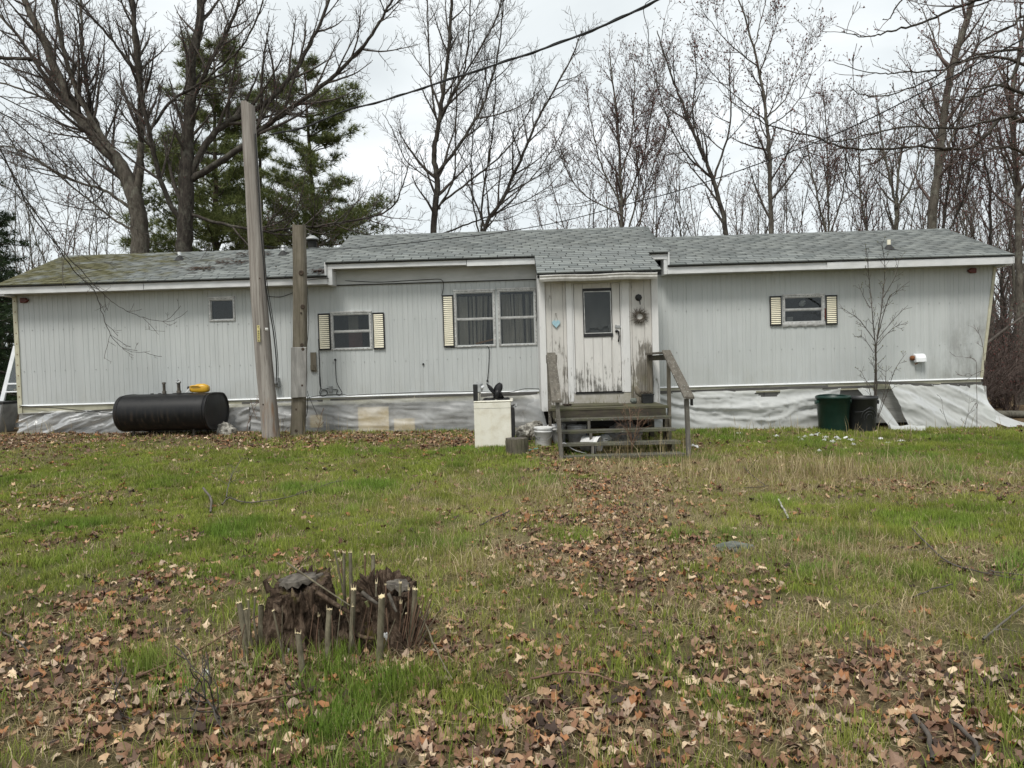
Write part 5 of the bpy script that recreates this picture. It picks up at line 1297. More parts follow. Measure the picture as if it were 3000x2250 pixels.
# ------------------------------------------------------------------ things on the porch wall and landing
hb = Vector((0.665, PY + 0.012, 2.0))
ht = thing('heart_ornament', 'small blue heart hanging by a string on the white porch wall', 'ornament', hb)
pts = []
for i in range(28):
    a = 2 * math.pi * i / 28
    pts.append((hb.x + 0.0045 * 16 * math.sin(a) ** 3, hb.z + 0.0050 * (13 * math.cos(a) - 5 * math.cos(2 * a) - 2 * math.cos(3 * a) - math.cos(4 * a))))
MB().prism(pts, 'y', hb.y - 0.012, hb.y + 0.012).build('heart', MAT['heart'], ht, bevel=0.005)
MB().tube([(hb.x - 0.035, hb.y, hb.z + 0.05), (hb.x, hb.y, hb.z + 0.165), (hb.x + 0.035, hb.y, hb.z + 0.05)], 0.003, 4).lathe([(0.012, 0), (0.012, 0.008), (0.006, 0.008), (0.006, 0)], (hb.x, hb.y, hb.z + 0.175), 10, (0, -1, 0)).build('string', MAT['twig'], ht)
wb_ = Vector((2.15, PY + 0.0, 2.085))
wr = thing('twig_wreath', 'wreath of thin grey twigs hanging right of the door', 'wreath', wb_)
mb = MB(); rr_ = random.Random(5)
for i in range(150):
    a = rr_.uniform(0, 2 * math.pi); r0 = rr_.uniform(0.062, 0.09); ln = rr_.uniform(0.05, 0.12) * (1.25 if rr_.random() < 0.2 else 1)
    p0 = wb_ + Vector((math.cos(a) * r0, rr_.uniform(-0.02, 0.015), math.sin(a) * r0))
    d = Vector((math.cos(a - 0.9), 0, math.sin(a - 0.9))); d2 = Vector((math.cos(a - 0.55), rr_.uniform(-0.25, 0.15), math.sin(a - 0.55)))
    mb.tube([p0, p0 + d * ln * 0.5, p0 + d * ln * 0.5 + d2 * ln * 0.55], [0.0035, 0.0028, 0.0012], 4)
mb.build('twigs', MAT['twig'], wr)
mb = MB()
for q in range(5):
    mb.tube([wb_ + Vector((math.cos(a) * (0.066 + 0.008 * math.sin(a * 3 + q)), 0.006 * math.cos(a * 5 + q), math.sin(a) * (0.066 + 0.008 * math.sin(a * 3 + q)))) for a in [2 * math.pi * i / 32 for i in range(33)]], 0.006, 5)
mb.build('ring', MAT['twig'], wr)
lp = Vector((2.14, PY + 0.028, 2.42))
lamp = thing('porch_lamp', 'black octagonal porch lamp base with stub arm above the wreath', 'lamp', lp)
MB().lathe([(0.062, 0), (0.062, 0.012), (0.052, 0.026), (0.03, 0.034), (0.0005, 0.036)], lp, 8, (0, -1, 0), smooth=False).build('wall_plate', MAT['black'], lamp)
MB().tube([lp + Vector((0.01, -0.03, -0.03)), lp + Vector((0.015, -0.05, -0.08)), lp + Vector((0.02, -0.045, -0.13))], [0.012, 0.011, 0.009], 8).build('arm', MAT['black'], lamp)
pp = Vector((2.20, -1.62, 0.554))
pot = thing('plant_pot', 'black square plant pot with a dead brown plant on the landing', 'plant pot', pp)
MB().hexa([(pp.x - 0.085, pp.y - 0.085, pp.z), (pp.x + 0.085, pp.y - 0.085, pp.z), (pp.x + 0.085, pp.y + 0.085, pp.z), (pp.x - 0.085, pp.y + 0.085, pp.z)], [(pp.x - 0.10, pp.y - 0.10, pp.z + 0.15), (pp.x + 0.10, pp.y - 0.10, pp.z + 0.15), (pp.x + 0.10, pp.y + 0.10, pp.z + 0.15), (pp.x - 0.10, pp.y + 0.10, pp.z + 0.15)]).build('pot', MAT['pot'], pot, bevel=0.008)
for a, b, c_, d in ((-0.105, 0.105, -0.105, -0.092), (-0.105, 0.105, 0.092, 0.105), (-0.105, -0.092, -0.092, 0.092), (0.092, 0.105, -0.092, 0.092)):
    MB().box(pp.x + a, pp.x + b, pp.y + c_, pp.y + d, pp.z + 0.145, pp.z + 0.165).build('rim', MAT['pot'], pot)
mb = MB(); rr_ = random.Random(9)
for i in range(46):
    a = rr_.uniform(0, 6.28); p0 = pp + Vector((rr_.uniform(-0.06, 0.06), rr_.uniform(-0.06, 0.06), 0.14)); h = rr_.uniform(0.04, 0.11)
    mb.tube([p0, p0 + Vector((math.cos(a) * h * 0.6, math.sin(a) * h * 0.6, h * 0.7)), p0 + Vector((math.cos(a) * h * 1.3, math.sin(a) * h * 1.3, h * 0.5))], [0.007, 0.006, 0.002], 4)
mb.build('dead_stems', MAT['twig'], pot)
# carved wooden duck leaning behind the pot
db = Vector((2.06, -1.60, 0.70))
dk = thing('wooden_duck', 'brown wooden duck decoy propped against the porch wall behind the plant pot', 'decoy', db)
mb = MB(); rows = []
for t_, rad, dx, dz in ((0, 0.002, -0.055, 0.16), (0.1, 0.03, -0.05, 0.15), (0.3, 0.046, -0.04, 0.10), (0.5, 0.055, -0.01, 0.05), (0.7, 0.052, 0.05, 0.0), (0.85, 0.038, 0.10, -0.03), (0.95, 0.02, 0.15, -0.045), (1, 0.002, 0.18, -0.05)):
    n_ = Vector((0.6, 0, -0.8)); u_ = Vector((0.8, 0, 0.6))
    rows.append([db + Vector((dx, 0, dz)) + u_ * (rad * math.cos(a)) + Vector((0, 1, 0)) * (rad * 0.8 * math.sin(a)) for a in [2 * math.pi * k / 14 for k in range(15)]])
mb.grid(rows); mb.build('body', MAT['post_old'], dk)
MB().tube([(2.04, -1.62, 0.66), (2.05, -1.64, 0.60), (2.06, -1.62, 0.555)], [0.03, 0.035, 0.05], 10).build('stand', MAT['post_old'], dk)
lump_mesh('stone', (1.98, -1.58, 0.60), (0.07, 0.05, 0.05), 71, 'stone_grey', 0.3, 3, 'small grey stone beside the pot on the landing', 'stone')
lump_mesh('leaf_clump', (0.80, -1.75, 0.573), (0.08, 0.06, 0.02), 72, 'knot', 0.5, 3, 'dark clump of wet leaves on the landing below the door jamb', 'leaf clump')

# ------------------------------------------------------------------ garbage cans
def can(cx, cy, r0, r1, h, mat, label, ribs):
    b = Vector((cx, cy, gzf(cx, cy) - 0.015))
    o = thing('garbage_can', label, 'garbage can', b)
    prof = [(0.0005, 0.0), (r0 * 0.97, 0.0), (r0, 0.02), (r0 + (r1 - r0) * 0.70, h * 0.70), (r0 + (r1 - r0) * 0.70 + 0.008, h * 0.71), (r1 - 0.002, h - 0.05), (r1 + 0.018, h - 0.048), (r1 + 0.02, h - 0.012), (r1 + 0.012, h), (r1 - 0.006, h - 0.004), (r1 - 0.012, h - 0.05), (r0 - 0.01, 0.02), (0.0005, 0.015)]
    if ribs: prof = [(0.0005, 0.0), (r0 * 0.97, 0.0), (r0, 0.02), (r1 - 0.004, h - 0.06), (r1 + 0.016, h - 0.055), (r1 + 0.018, h - 0.012), (r1 + 0.01, h), (r1 - 0.006, h - 0.004), (r1 - 0.012, h - 0.05), (r0 - 0.01, 0.02), (0.0005, 0.015)]
    MB().lathe(prof, b, 44).build('body', MAT[mat], o)
    for sg in (-1, 1):
        MB().bar(b + Vector((sg * (r1 + 0.005), -0.06, h - 0.10)), b + Vector((sg * (r1 + 0.005), 0.06, h - 0.10)), 0.055, 0.05).bar(b + Vector((sg * (r1 + 0.03), -0.05, h - 0.125)), b + Vector((sg * (r1 + 0.03), 0.05, h - 0.125)), 0.012, 0.05).build('handle', MAT[mat], o, bevel=0.006)
    if ribs:
        for k, rr_ in enumerate((0.05, 0.09, 0.13)):
            P = []
            for i in range(25):
                a = math.pi * (-0.12 + 1.24 * i / 24) if k < 2 else math.pi * i / 24
                xx = 0.03 + rr_ * math.cos(a) * 1.1; zz = 0.30 + rr_ * math.sin(a) * 1.25
                ra = r0 + (r1 - r0) * zz / h + 0.002
                P.append(b + Vector((xx, -math.sqrt(max(0.01, ra * ra - xx * xx)), zz)))
            MB().tube(P, 0.006, 6).build('moulded_rib', MAT[mat], o)
        P = [b + Vector((xx, -math.sqrt(((r0 + r1) / 2) ** 2 - xx * xx) - 0.008, 0.40 + 0.09 * math.exp(-((xx - 0.05) / 0.10) ** 2))) for xx in [-0.2 + 0.4 * i / 20 for i in range(21)]]
        MB().tube(P, 0.006, 6).build('moulded_rib', MAT[mat], o)
    else:
        P = [b + Vector((math.cos(a) * (r1 - 0.002), math.sin(a) * (r1 - 0.002), h - 0.01 + 0.02 * math.sin(a) ** 2)) for a in [0.3 + 2.5 * i / 20 for i in range(21)]]
        MB().tube(P, 0.012, 6).build('rim_lip', MAT[mat], o)
    return o
can(5.81, -0.72, 0.255, 0.29, 0.68, 'can_green', 'dark green plastic garbage can without a lid beside the charcoal one', False)
can(6.38, -0.62, 0.24, 0.275, 0.68, 'can_grey', 'charcoal black plastic garbage can with moulded curves, beside the green one', True)
# scraps of white plastic lying before the cans
k = 0
for px, py in [(2275, 1276), (2340, 1281), (2357, 1279), (2350, 1288), (2378, 1274), (2392, 1272), (2420, 1279), (2415, 1288), (2398, 1268), (2452, 1280), (2458, 1286), (2478, 1281), (2492, 1287), (2500, 1300), (2440, 1292), (2580, 1283), (2600, 1296), (2640, 1290), (2400, 1320), (2165, 1268), (2030, 1304), (2040, 1307)]:
    g_ = gpt(px, py + 4); rr_ = random.Random(px)
    rows = []
    sx, sy, ro = rr_.uniform(0.025, 0.06), rr_.uniform(0.02, 0.04), rr_.uniform(0, 3)
    for j in range(5):
        row = []
        for i in range(6):
            u, v = i / 5 * 2 - 1, j / 4 * 2 - 1
            xx, yy = u * sx * math.cos(ro) - v * sy * math.sin(ro), u * sx * math.sin(ro) + v * sy * math.cos(ro)
            row.append(g_ + Vector((xx, yy, 0.012 + 0.018 * (1 - u * u) * (1 - v * v) + 0.014 * math.sin(u * 5 + v * 3 + px) + rr_.uniform(-0.008, 0.010))))
        rows.append(row)
    tag(MB().grid(rows).build('plastic_scrap', MAT['sheet_white'] if px % 3 else MAT['white_pl']), 'crumpled scrap of white plastic litter on the ground before the garbage cans' if px > 2200 else 'crumpled scrap of white litter in the leaves right of the steps', 'scrap', 'white litter scraps')

# ------------------------------------------------------------------ salvage leaning behind the left end
fb = Vector((-10.75, 0.75, gzf(-10.75, 0.75)))
sd = thing('glass_door', 'white framed sliding glass door panel leaning behind the left corner of the home', 'door panel', fb)
def inplane(u, v): return Vector((-10.98 + u * 0.66 + 0.33 * v, 0.72 + 0.25 * v, 0.32 + 1.66 * v))
A, B_, C_, D_ = inplane(0, 0), inplane(1.4, 0), inplane(1.4, 1), inplane(0, 1)
for p_, q_, w_ in ((A, D_, 0.09), (B_, C_, 0.09), (D_, C_, 0.10), (A, B_, 0.10), (inplane(0, 0.52), inplane(1.4, 0.52), 0.035), (inplane(0, 0.42), inplane(1.4, 0.42), 0.03), (inplane(0, 0.2), inplane(1.4, 0.2), 0.07)):
    MB().bar(p_, q_, w_, 0.04, (0, -1, 0.15)).build('frame_bar', MAT['drip'], sd, bevel=0.004)
MB().quad(inplane(0.02, 0.53), inplane(1.38, 0.53), inplane(1.38, 0.97), inplane(0.02, 0.97)).build('pane', MAT['green_glass'], sd)
MB().quad(inplane(0.02, 0.44), inplane(1.38, 0.44), inplane(1.38, 0.51), inplane(0.02, 0.51)).build('pane', MAT['green_glass'], sd)
bb = Vector((-10.75, 0.35, gzf(-10.75, 0.35)))
bn = thing('metal_bin', 'dented grey metal bin beside the left corner of the home', 'bin', bb)
MB().hexa([(-11.15, 0.15, bb.z - 0.02), (-10.52, 0.15, bb.z - 0.02), (-10.52, 0.60, bb.z - 0.02), (-11.15, 0.60, bb.z - 0.02)], [(-11.25, 0.10, 0.80), (-10.36, 0.10, 0.80), (-10.36, 0.65, 0.80), (-11.25, 0.65, 0.80)]).build('tub', MAT['galv'], bn, bevel=0.02)
MB().box(-11.27, -10.345, 0.085, 0.66, 0.80, 0.835).build('rim', MAT['black_edge'], bn)
MB().lathe([(0.03, 0), (0.024, 0.02), (0.0005, 0.022)], (-10.68, 0.10, 0.62), 8, (0, -1, 0)).build('catch', MAT['black'], bn)
# ------------------------------------------------------------------ ground sheet and what covers it
def blob(px, py, rx, ry, amt):
    c = gpt(px, py); a = gpt(px, py - ry) if py - ry > 1262 else gpt(px, 1262); b = gpt(px, min(py + ry, 2240))
    dist = (c - CAM_LOC).length
    return (c.x, c.y, max(0.15, rx * dist / FPX), max(0.12, abs(a.y - b.y) / 2), amt)
LEAFB = [blob(*q) for q in (
    (300, 1285, 420, 26, 0.9), (1050, 1288, 420, 22, 0.9), (1330, 1300, 120, 22, 0.7), (1580, 1320, 120, 25, 0.8), (2060, 1310, 90, 20, 0.7),
    (120, 1480, 150, 40, 0.75), (250, 1570, 150, 28, 0.7), (30, 1380, 120, 25, 0.45), (520, 1700, 150, 45, 0.7), (330, 1760, 170, 45, 0.6), (560, 1560, 80, 25, 0.4), (900, 1640, 120, 35, 0.5),
    (1800, 1365, 150, 30, 0.8), (1780, 1420, 150, 60, 0.9), (1750, 1480, 150, 50, 0.8), (1680, 1560, 190, 60, 0.95), (1530, 1600, 120, 50, 0.85), (1800, 1650, 260, 70, 0.85), (1950, 1720, 160, 60, 0.8), (1400, 1520, 100, 25, 0.5), (2060, 1600, 120, 40, 0.55),
    (2130, 1700, 170, 50, 0.8), (1950, 1900, 260, 90, 0.75), (1400, 1880, 170, 50, 0.7), (200, 1900, 360, 90, 0.75), (100, 2060, 500, 120, 0.9), (700, 2150, 380, 120, 0.8), (1350, 2150, 350, 130, 0.75), (1800, 2130, 480, 140, 0.9), (2500, 1980, 420, 90, 0.85), (2550, 2150, 600, 130, 0.95),
    (2250, 1340, 120, 25, 0.4), (2480, 1430, 250, 22, 0.5), (2900, 1440, 160, 22, 0.45), (1000, 1850, 240, 70, 1.0), (960, 1960, 260, 45, 0.8), (760, 1880, 100, 50, 0.9), (1280, 1870, 110, 50, 0.8), (2850, 1640, 160, 40, 0.4), (650, 1390, 60, 15, 0.4), (880, 1390, 70, 18, 0.4))]
GREENB = [blob(*q) for q in (
    (600, 1380, 520, 65, 0.95), (1000, 1400, 300, 70, 0.9), (900, 1500, 420, 60, 0.85), (300, 1400, 260, 40, 0.7), (200, 1545, 130, 28, 1.0), (250, 1660, 260, 45, 0.7), (700, 1650, 220, 55, 0.65), (1380, 1345, 130, 35, 0.95), (1150, 1600, 160, 50, 0.5), (1250, 1720, 200, 60, 0.6),
    (2380, 1320, 260, 35, 0.65), (2800, 1295, 230, 35, 0.8), (2500, 1520, 220, 45, 0.75), (2850, 1530, 220, 55, 0.6), (2300, 1700, 150, 40, 0.5), (2650, 1700, 160, 45, 0.55), (1300, 2030, 220, 50, 0.6), (1050, 2120, 180, 70, 0.7), (450, 1950, 130, 40, 0.6), (380, 2080, 160, 50, 0.55), (2050, 2070, 110, 30, 0.5), (2500, 2130, 90, 50, 0.7), (900, 1940, 150, 50, 0.6), (1650, 1560, 60, 25, 0.5), (2900, 2140, 90, 40, 0.5))]
STRAWB = [blob(*q) for q in (
    (2400, 1400, 420, 50, 0.95), (2060, 1380, 160, 45, 0.8), (2800, 1390, 250, 40, 0.7), (1500, 1460, 200, 60, 0.9), (1600, 1480, 160, 60, 0.8), (1350, 1650, 140, 60, 0.9), (1450, 1560, 120, 45, 0.5), (2500, 1620, 320, 70, 0.7), (2650, 1800, 260, 60, 0.7), (1150, 1480, 160, 40, 0.5), (2000, 1500, 140, 50, 0.6), (1850, 1370, 150, 30, 0.8), (2300, 1900, 200, 60, 0.45), (600, 1900, 160, 60, 0.35), (2400, 2180, 200, 50, 0.6), (1500, 1820, 200, 60, 0.5), (950, 1420, 120, 40, 0.35))]
def field(B, x, y):
    f = np.zeros_like(x)
    for cx, cy, rx, ry, a in B:
        d = ((x - cx) / rx) ** 2 + ((y - cy) / ry) ** 2
        f = 1 - (1 - f) * (1 - a * np.exp(-d * 0.9))
    return f
def cover(x, y):
    x = np.asarray(x, float); y = np.asarray(y, float)
    wob = 0.25
    xx = x + (fbm(x, y, 0.6, 21) - 0.5) * wob * 2; yy = y + (fbm(x, y, 0.6, 22) - 0.5) * wob * 2
    n1 = fbm(x, y, 0.7, 31); n2 = fbm(x, y, 0.5, 32); n3 = fbm(x, y, 0.35, 33)
    L = np.clip(field(LEAFB, xx, yy) * np.clip(0.18 + 1.5 * n1, 0, 1.2) + 0.10 * (n3 > 0.6), 0, 1)
    Gn = np.clip(0.05 + 0.55 * n2 + field(GREENB, xx, yy) * (0.55 + 0.9 * n2) - 0.30 * L, 0, 1)
    S = np.clip(0.10 + 0.45 * n3 + field(STRAWB, xx, yy) * (0.5 + 1.0 * n3) - 0.1, 0, 1)
    out = (np.abs(x) > 11) | (y > 0.0)
    L = np.where(out, np.clip(0.75 + 0.4 * (n1 - 0.5), 0, 1), L); Gn = np.where(out, 0.08, Gn); S = np.where(out, 0.2 * n2, S)
    return L, Gn, S

xa = np.concatenate([-np.geomspace(400, 11.5, 26), np.arange(-11.4, 11.41, 0.12), np.geomspace(11.5, 400, 26)])
ya = np.concatenate([-15 - np.geomspace(250, 0.5, 22), np.arange(-15, 0.5, 0.12), np.geomspace(0.55, 6, 16), np.geomspace(6.5, 500, 30)])
gx_, gy_ = np.meshgrid(xa, ya)
gzv = gz(gx_, gy_)
L_, G_, S_ = cover(gx_.ravel(), gy_.ravel())
nc = len(xa); i, j = np.meshgrid(np.arange(len(ya) - 1), np.arange(nc - 1), indexing='ij'); i, j = i.ravel(), j.ravel()
me = mesh_np('ground', np.stack([gx_, gy_, gzv], -1).reshape(-1, 3), quads=np.stack([i * nc + j, i * nc + j + 1, (i + 1) * nc + j + 1, (i + 1) * nc + j], -1), mats=[MAT['ground']], smooth=True, col=np.stack([L_, G_, S_], -1))
tag(link_mesh('ground', me), 'leaf-strewn patchy lawn and woodland floor', 'ground', kind='structure')

def scatter(n, ymin, ymax, spread=0.80, extra=0.6):
    """points over the strip of lawn in view between two depths (uniform in area)"""
    y = RNG.uniform(ymin, ymax, n * 2)
    half = (y - CAM_LOC.y) * spread + extra
    keep = RNG.uniform(0, 1, len(y)) < half / half.max()
    y, half = y[keep], half[keep]
    x = RNG.uniform(-1, 1, len(y)) * half + (y - CAM_LOC.y) * -0.0117
    return x[:n], y[:n]
# things standing on the lawn keep their footprint clear
FOOT = [(-0.46, -2.37, 0.33, 0.37), (5.81, -0.72, 0.2, 0.2), (6.38, -0.62, 0.2, 0.2), (-0.09, -3.28, 0.16, 0.16), (0.345, -2.42, 0.13, 0.13), (-4.5, -1.33, 0.16, 0.16)]
def clear(x, y):
    m = (y < -0.10)
    for cx, cy, rx, ry in FOOT: m &= ((x - cx) / rx) ** 2 + ((y - cy) / ry) ** 2 > 1
    return m

def blades(x, y, h, wd, lean, colr, tipc, simple=False):
    n = len(x)
    z = gz(x, y) - 0.006
    a = RNG.uniform(0, 2 * np.pi, n); b = RNG.uniform(0, 2 * np.pi, n)
    d = np.stack([np.cos(a), np.sin(a), np.zeros(n)], -1); s = np.stack([np.cos(b), np.sin(b), np.zeros(n)], -1) * (wd / 2)[:, None]
    p = np.stack([x, y, z], -1); up = np.array([0, 0, 1.0])
    l = (lean * h)[:, None]; hh = h[:, None]
    if simple:          # far away one triangle is a blade
        v = np.stack([p - s, p + s, p + up * hh * (1 - 0.25 * np.minimum(lean, 1.6)[:, None]) + d * l], 1).reshape(-1, 3)
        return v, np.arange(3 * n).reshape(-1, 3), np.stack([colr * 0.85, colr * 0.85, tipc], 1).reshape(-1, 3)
    v = np.stack([p - s, p + s, p + up * hh * 0.5 + d * l * 0.32 - s * 0.8, p + up * hh * 0.5 + d * l * 0.32 + s * 0.8, p + up * hh * (1 - 0.25 * np.minimum(lean, 1.6)[:, None]) + d * l], 1).reshape(-1, 3)
    o = np.arange(n)[:, None] * 5
    t_ = np.concatenate([o + np.array([[0, 1, 3]]), o + np.array([[0, 3, 2]]), o + np.array([[2, 3, 4]])])
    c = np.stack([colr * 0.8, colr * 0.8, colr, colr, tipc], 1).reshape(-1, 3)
    return v, t_, c
def pick(n, cols, jit=0.18):
    c = np.array(cols)[RNG.integers(0, len(cols), n)]
    return c * (1 + RNG.normal(0, jit, (n, 1))).clip(0.5, 1.6)
GREENS = [(0.200, 0.245, 0.036), (0.245, 0.285, 0.052), (0.150, 0.200, 0.030), (0.290, 0.305, 0.080), (0.190, 0.225, 0.050)]
STRAWS = [(0.42, 0.335, 0.185), (0.33, 0.26, 0.14), (0.52, 0.43, 0.27), (0.27, 0.21, 0.105)]
def grass_layer(name, label, bands, which, cat):
    Vs, Ts, Cs, off = [], [], [], 0
    for n, y0, y1, wd, h0, h1 in bands:
        x, y = scatter(n, y0, y1)
        L, Gn, S = cover(x, y)
        tall = fbm(x, y, 0.5, 77)
        if which == 'green':
            clump = fbm(x, y, 0.16, 88, 2)
            pr_ = np.clip(Gn * 1.35 - L * 0.15, 0.03, 1) * np.clip((clump - 0.30) * 3.2, 0.12, 1)
        else:
            pr_ = np.clip(S * 1.1 + 0.04, 0, 1) * np.clip((fbm(x, y, 0.25, 89, 2) - 0.25) * 2.6, 0.1, 1)
        k = (RNG.uniform(0, 1, len(x)) < pr_) & clear(x, y)
        x, y, L, Gn, S, tall = x[k], y[k], L[k], Gn[k], S[k], tall[k]
        m = len(x)
        h = (h0 + (h1 - h0) * tall * RNG.uniform(0.5, 1.3, m))
        if which == 'green':
            lean = np.abs(RNG.normal(0.25, 0.28, m)); c = pick(m, GREENS); yel = np.clip(S - 0.25, 0, 0.7)[:, None] * RNG.uniform(0.2, 1, (m, 1))
            c = c * (1 - yel) + np.array([0.36, 0.32, 0.12]) * yel
            c = c * (0.62 + 0.75 * fbm(x, y, 0.45, 55)[:, None]); lush = np.clip((fbm(x, y, 0.9, 56) - 0.55) * 4, 0, 1)[:, None]
            c = c * (1 - lush * np.array([0.35, 0.12, 0.25])); h = h * (1 + 0.5 * lush[:, 0])
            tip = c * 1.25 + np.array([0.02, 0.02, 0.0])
        else:
            lean = np.abs(RNG.normal(1.5, 0.9, m)); tl = RNG.uniform(0, 1, m) < 0.12
            lean = np.where(tl, lean * 0.3, lean); h = np.where(tl, h * 2.0 * (0.6 + S), h)
            c = pick(m, STRAWS); tip = c * 1.1
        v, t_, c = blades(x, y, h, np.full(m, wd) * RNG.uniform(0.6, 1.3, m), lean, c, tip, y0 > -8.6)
        Vs.append(v); Ts.append(t_ + off); Cs.append(c); off += len(v)
    me = mesh_np(name, np.concatenate(Vs), tris=np.concatenate(Ts), mats=[MAT['grass']], col=np.concatenate(Cs))
    tag(link_mesh(name, me), label, cat, kind='stuff')
grass_layer('grass', 'short fresh green grass in uneven tufts over the lawn', [(95000, -12.1, -10.2, 0.0045, 0.035, 0.15), (95000, -10.2, -8.5, 0.0055, 0.03, 0.11), (200000, -8.5, -6.0, 0.0080, 0.03, 0.095), (330000, -6.0, -2.4, 0.0110, 0.03, 0.09), (130000, -2.4, -0.12, 0.014, 0.03, 0.10)], 'green', 'grass')
grass_layer('dry_grass', 'matted straw-coloured dead grass among the green', [(70000, -12.1, -10.2, 0.0036, 0.03, 0.085), (75000, -10.2, -8.5, 0.0045, 0.03, 0.08), (150000, -8.5, -6.0, 0.0060, 0.03, 0.08), (220000, -6.0, -2.4, 0.009, 0.03, 0.09), (40000, -2.4, -0.12, 0.011, 0.04, 0.12)], 'straw', 'dry grass')
# tall dead stalks in front of the steps and in the rough to the right
Xs, Ys, Hs = [], [], []
for px, py, sx, n, h in ((1850, 1345, 130, 70, 0.42), (1960, 1335, 60, 30, 0.45), (2370, 1390, 300, 420, 0.30), (2050, 1390, 90, 90, 0.28), (150, 1272, 140, 24, 0.35), (1250, 1275, 120, 20, 0.30), (2650, 1275, 280, 50, 0.34), (2250, 1278, 160, 40, 0.36), (2420, 1700, 60, 40, 0.22), (850, 1295, 60, 16, 0.4), (1020, 1272, 100, 10, 0.4)):
    for _ in range(n):
        g_ = gpt(px + rnd.gauss(0, sx * 0.5), py + rnd.gauss(0, 12)); Xs.append(g_.x); Ys.append(min(g_.y, -0.2)); Hs.append(h * rnd.uniform(0.5, 1.25))
Xs, Ys, Hs = np.array(Xs), np.array(Ys), np.array(Hs)
v, t_, c = blades(Xs, Ys, Hs, np.full(len(Xs), 0.0075), np.abs(RNG.normal(0.2, 0.22, len(Xs))), pick(len(Xs), STRAWS), pick(len(Xs), STRAWS) * 1.1)
tag(link_mesh('dry_stalks', mesh_np('dry_stalks', v, tris=t_, mats=[MAT['grass']], col=c)), 'tall thin dead grass stalks by the steps and in the rough', 'dry grass', kind='stuff')

# ---- fallen leaves
def leaf_outline(kind, r_):
    """outline of a dead leaf: lobed, oak-like, oval or a broken piece, never twice the same"""
    if kind == 0: lob, ln, wd, n = 0.10, 0.46, 0.42, 14
    elif kind == 1: lob, ln, wd, n = 0.09, 0.52, 0.28, 14
    elif kind == 2: lob, ln, wd, n = 0.03, 0.52, 0.28, 10
    else: lob, ln, wd, n = 0.10, 0.40, 0.34, 8
    A = []
    for q in range(n):
        a = -math.pi / 2 + 2 * math.pi * q / n + r_.uniform(-0.08, 0.08)
        f = 1 + lob * (1.6 if q % 2 == 0 else -1.6) + r_.uniform(-0.14, 0.14) + (r_.uniform(-0.35, 0.0) if kind == 3 and r_.random() < 0.4 else 0)
        A.append((wd * f * math.cos(a), ln * f * math.sin(a)))
    return A
def leaf_template(k):
    r_ = random.Random(100 + k); A = leaf_outline(k % 4, r_)
    V = [(0, -0.1, 0), (0, 0.18, 0)] + [(x, y, 0) for x, y in A]
    n = len(A); T = []
    for q in range(n):
        a, b = 2 + q, 2 + (q + 1) % n
        T.append((0 if (A[q][1] + A[(q + 1) % n][1]) / 2 < 0.05 else 1, a, b))
    # join the two hubs
    V = np.array(V, float)
    c1, c2, c3 = r_.uniform(-1.0, 1.6), r_.uniform(-0.8, 1.0), r_.uniform(-1.0, 1.0)
    fold = r_.uniform(-0.15, 0.45)
    V[:, 2] = fold * np.abs(V[:, 0]) + c1 * V[:, 0] ** 2 + c2 * V[:, 1] ** 2 * 0.8 + c3 * V[:, 0] * V[:, 1] + 0.30 * np.sin(V[:, 0] * 9 + k) * np.abs(V[:, 1]) + 0.10 * np.sin(V[:, 1] * 14 + k * 2) + r_.uniform(0.1, 0.3) * np.abs(V[:, 0])
    # fill any sliver between the hubs
    right = [i for i, p in enumerate(A) if p[0] > 0]; left = [i for i, p in enumerate(A) if p[0] < 0]
    rb = min(right, key=lambda i: abs(A[i][1] - 0.04)); lb = min(left, key=lambda i: abs(A[i][1] - 0.04))
    T += [(0, 2 + rb, 1), (0, 1, 2 + lb)]
    return V, np.array(T)
TEMPL = [leaf_template(k) for k in range(12)]
LCOL = np.array([1.22, 1.18, 1.14]) * np.array([(0.075, 0.040, 0.026), (0.21, 0.120, 0.075), (0.31, 0.200, 0.125), (0.16, 0.092, 0.062), (0.38, 0.270, 0.170), (0.14, 0.090, 0.068), (0.52, 0.415, 0.290), (0.27, 0.130, 0.062), (0.045, 0.031, 0.025), (0.33, 0.255, 0.195), (0.24, 0.155, 0.105), (0.44, 0.350, 0.250)])
LP = np.array([1.4, 1.5, 1.1, 1.5, 0.7, 1.3, 0.35, 1.2, 1.3, 0.9, 1.5, 0.35]); LP = LP / LP.sum()
def leaf_points(n, y0, y1, bias=1.0):
    x, y = scatter(n, y0, y1); L, Gn, S = cover(x, y)
    k = (RNG.uniform(0, 1, len(x)) < np.clip(L * bias + 0.05, 0, 1)) & clear(x, y)
    return x[k], y[k]
def rot_mats(n, tilt):
    az = RNG.uniform(0, 2 * np.pi, n); ti = np.abs(RNG.normal(0, tilt, n)); ta = RNG.uniform(0, 2 * np.pi, n)
    ca, sa, ct, st = np.cos(az), np.sin(az), np.cos(ti), np.sin(ti)
    ux, uy = np.cos(ta), np.sin(ta)
    z = np.zeros(n); o = np.ones(n)
    Rz = np.stack([np.stack([ca, -sa, z], -1), np.stack([sa, ca, z], -1), np.stack([z, z, o], -1)], 1)
    K = np.stack([np.stack([z, z, uy], -1), np.stack([z, z, -ux], -1), np.stack([-uy, ux, z], -1)], 1)
    Rt = np.eye(3)[None] + st[:, None, None] * K + (1 - ct)[:, None, None] * (K @ K)
    return Rt @ Rz
allv, allt, allc, off = [], [], [], 0
near_leaves = []
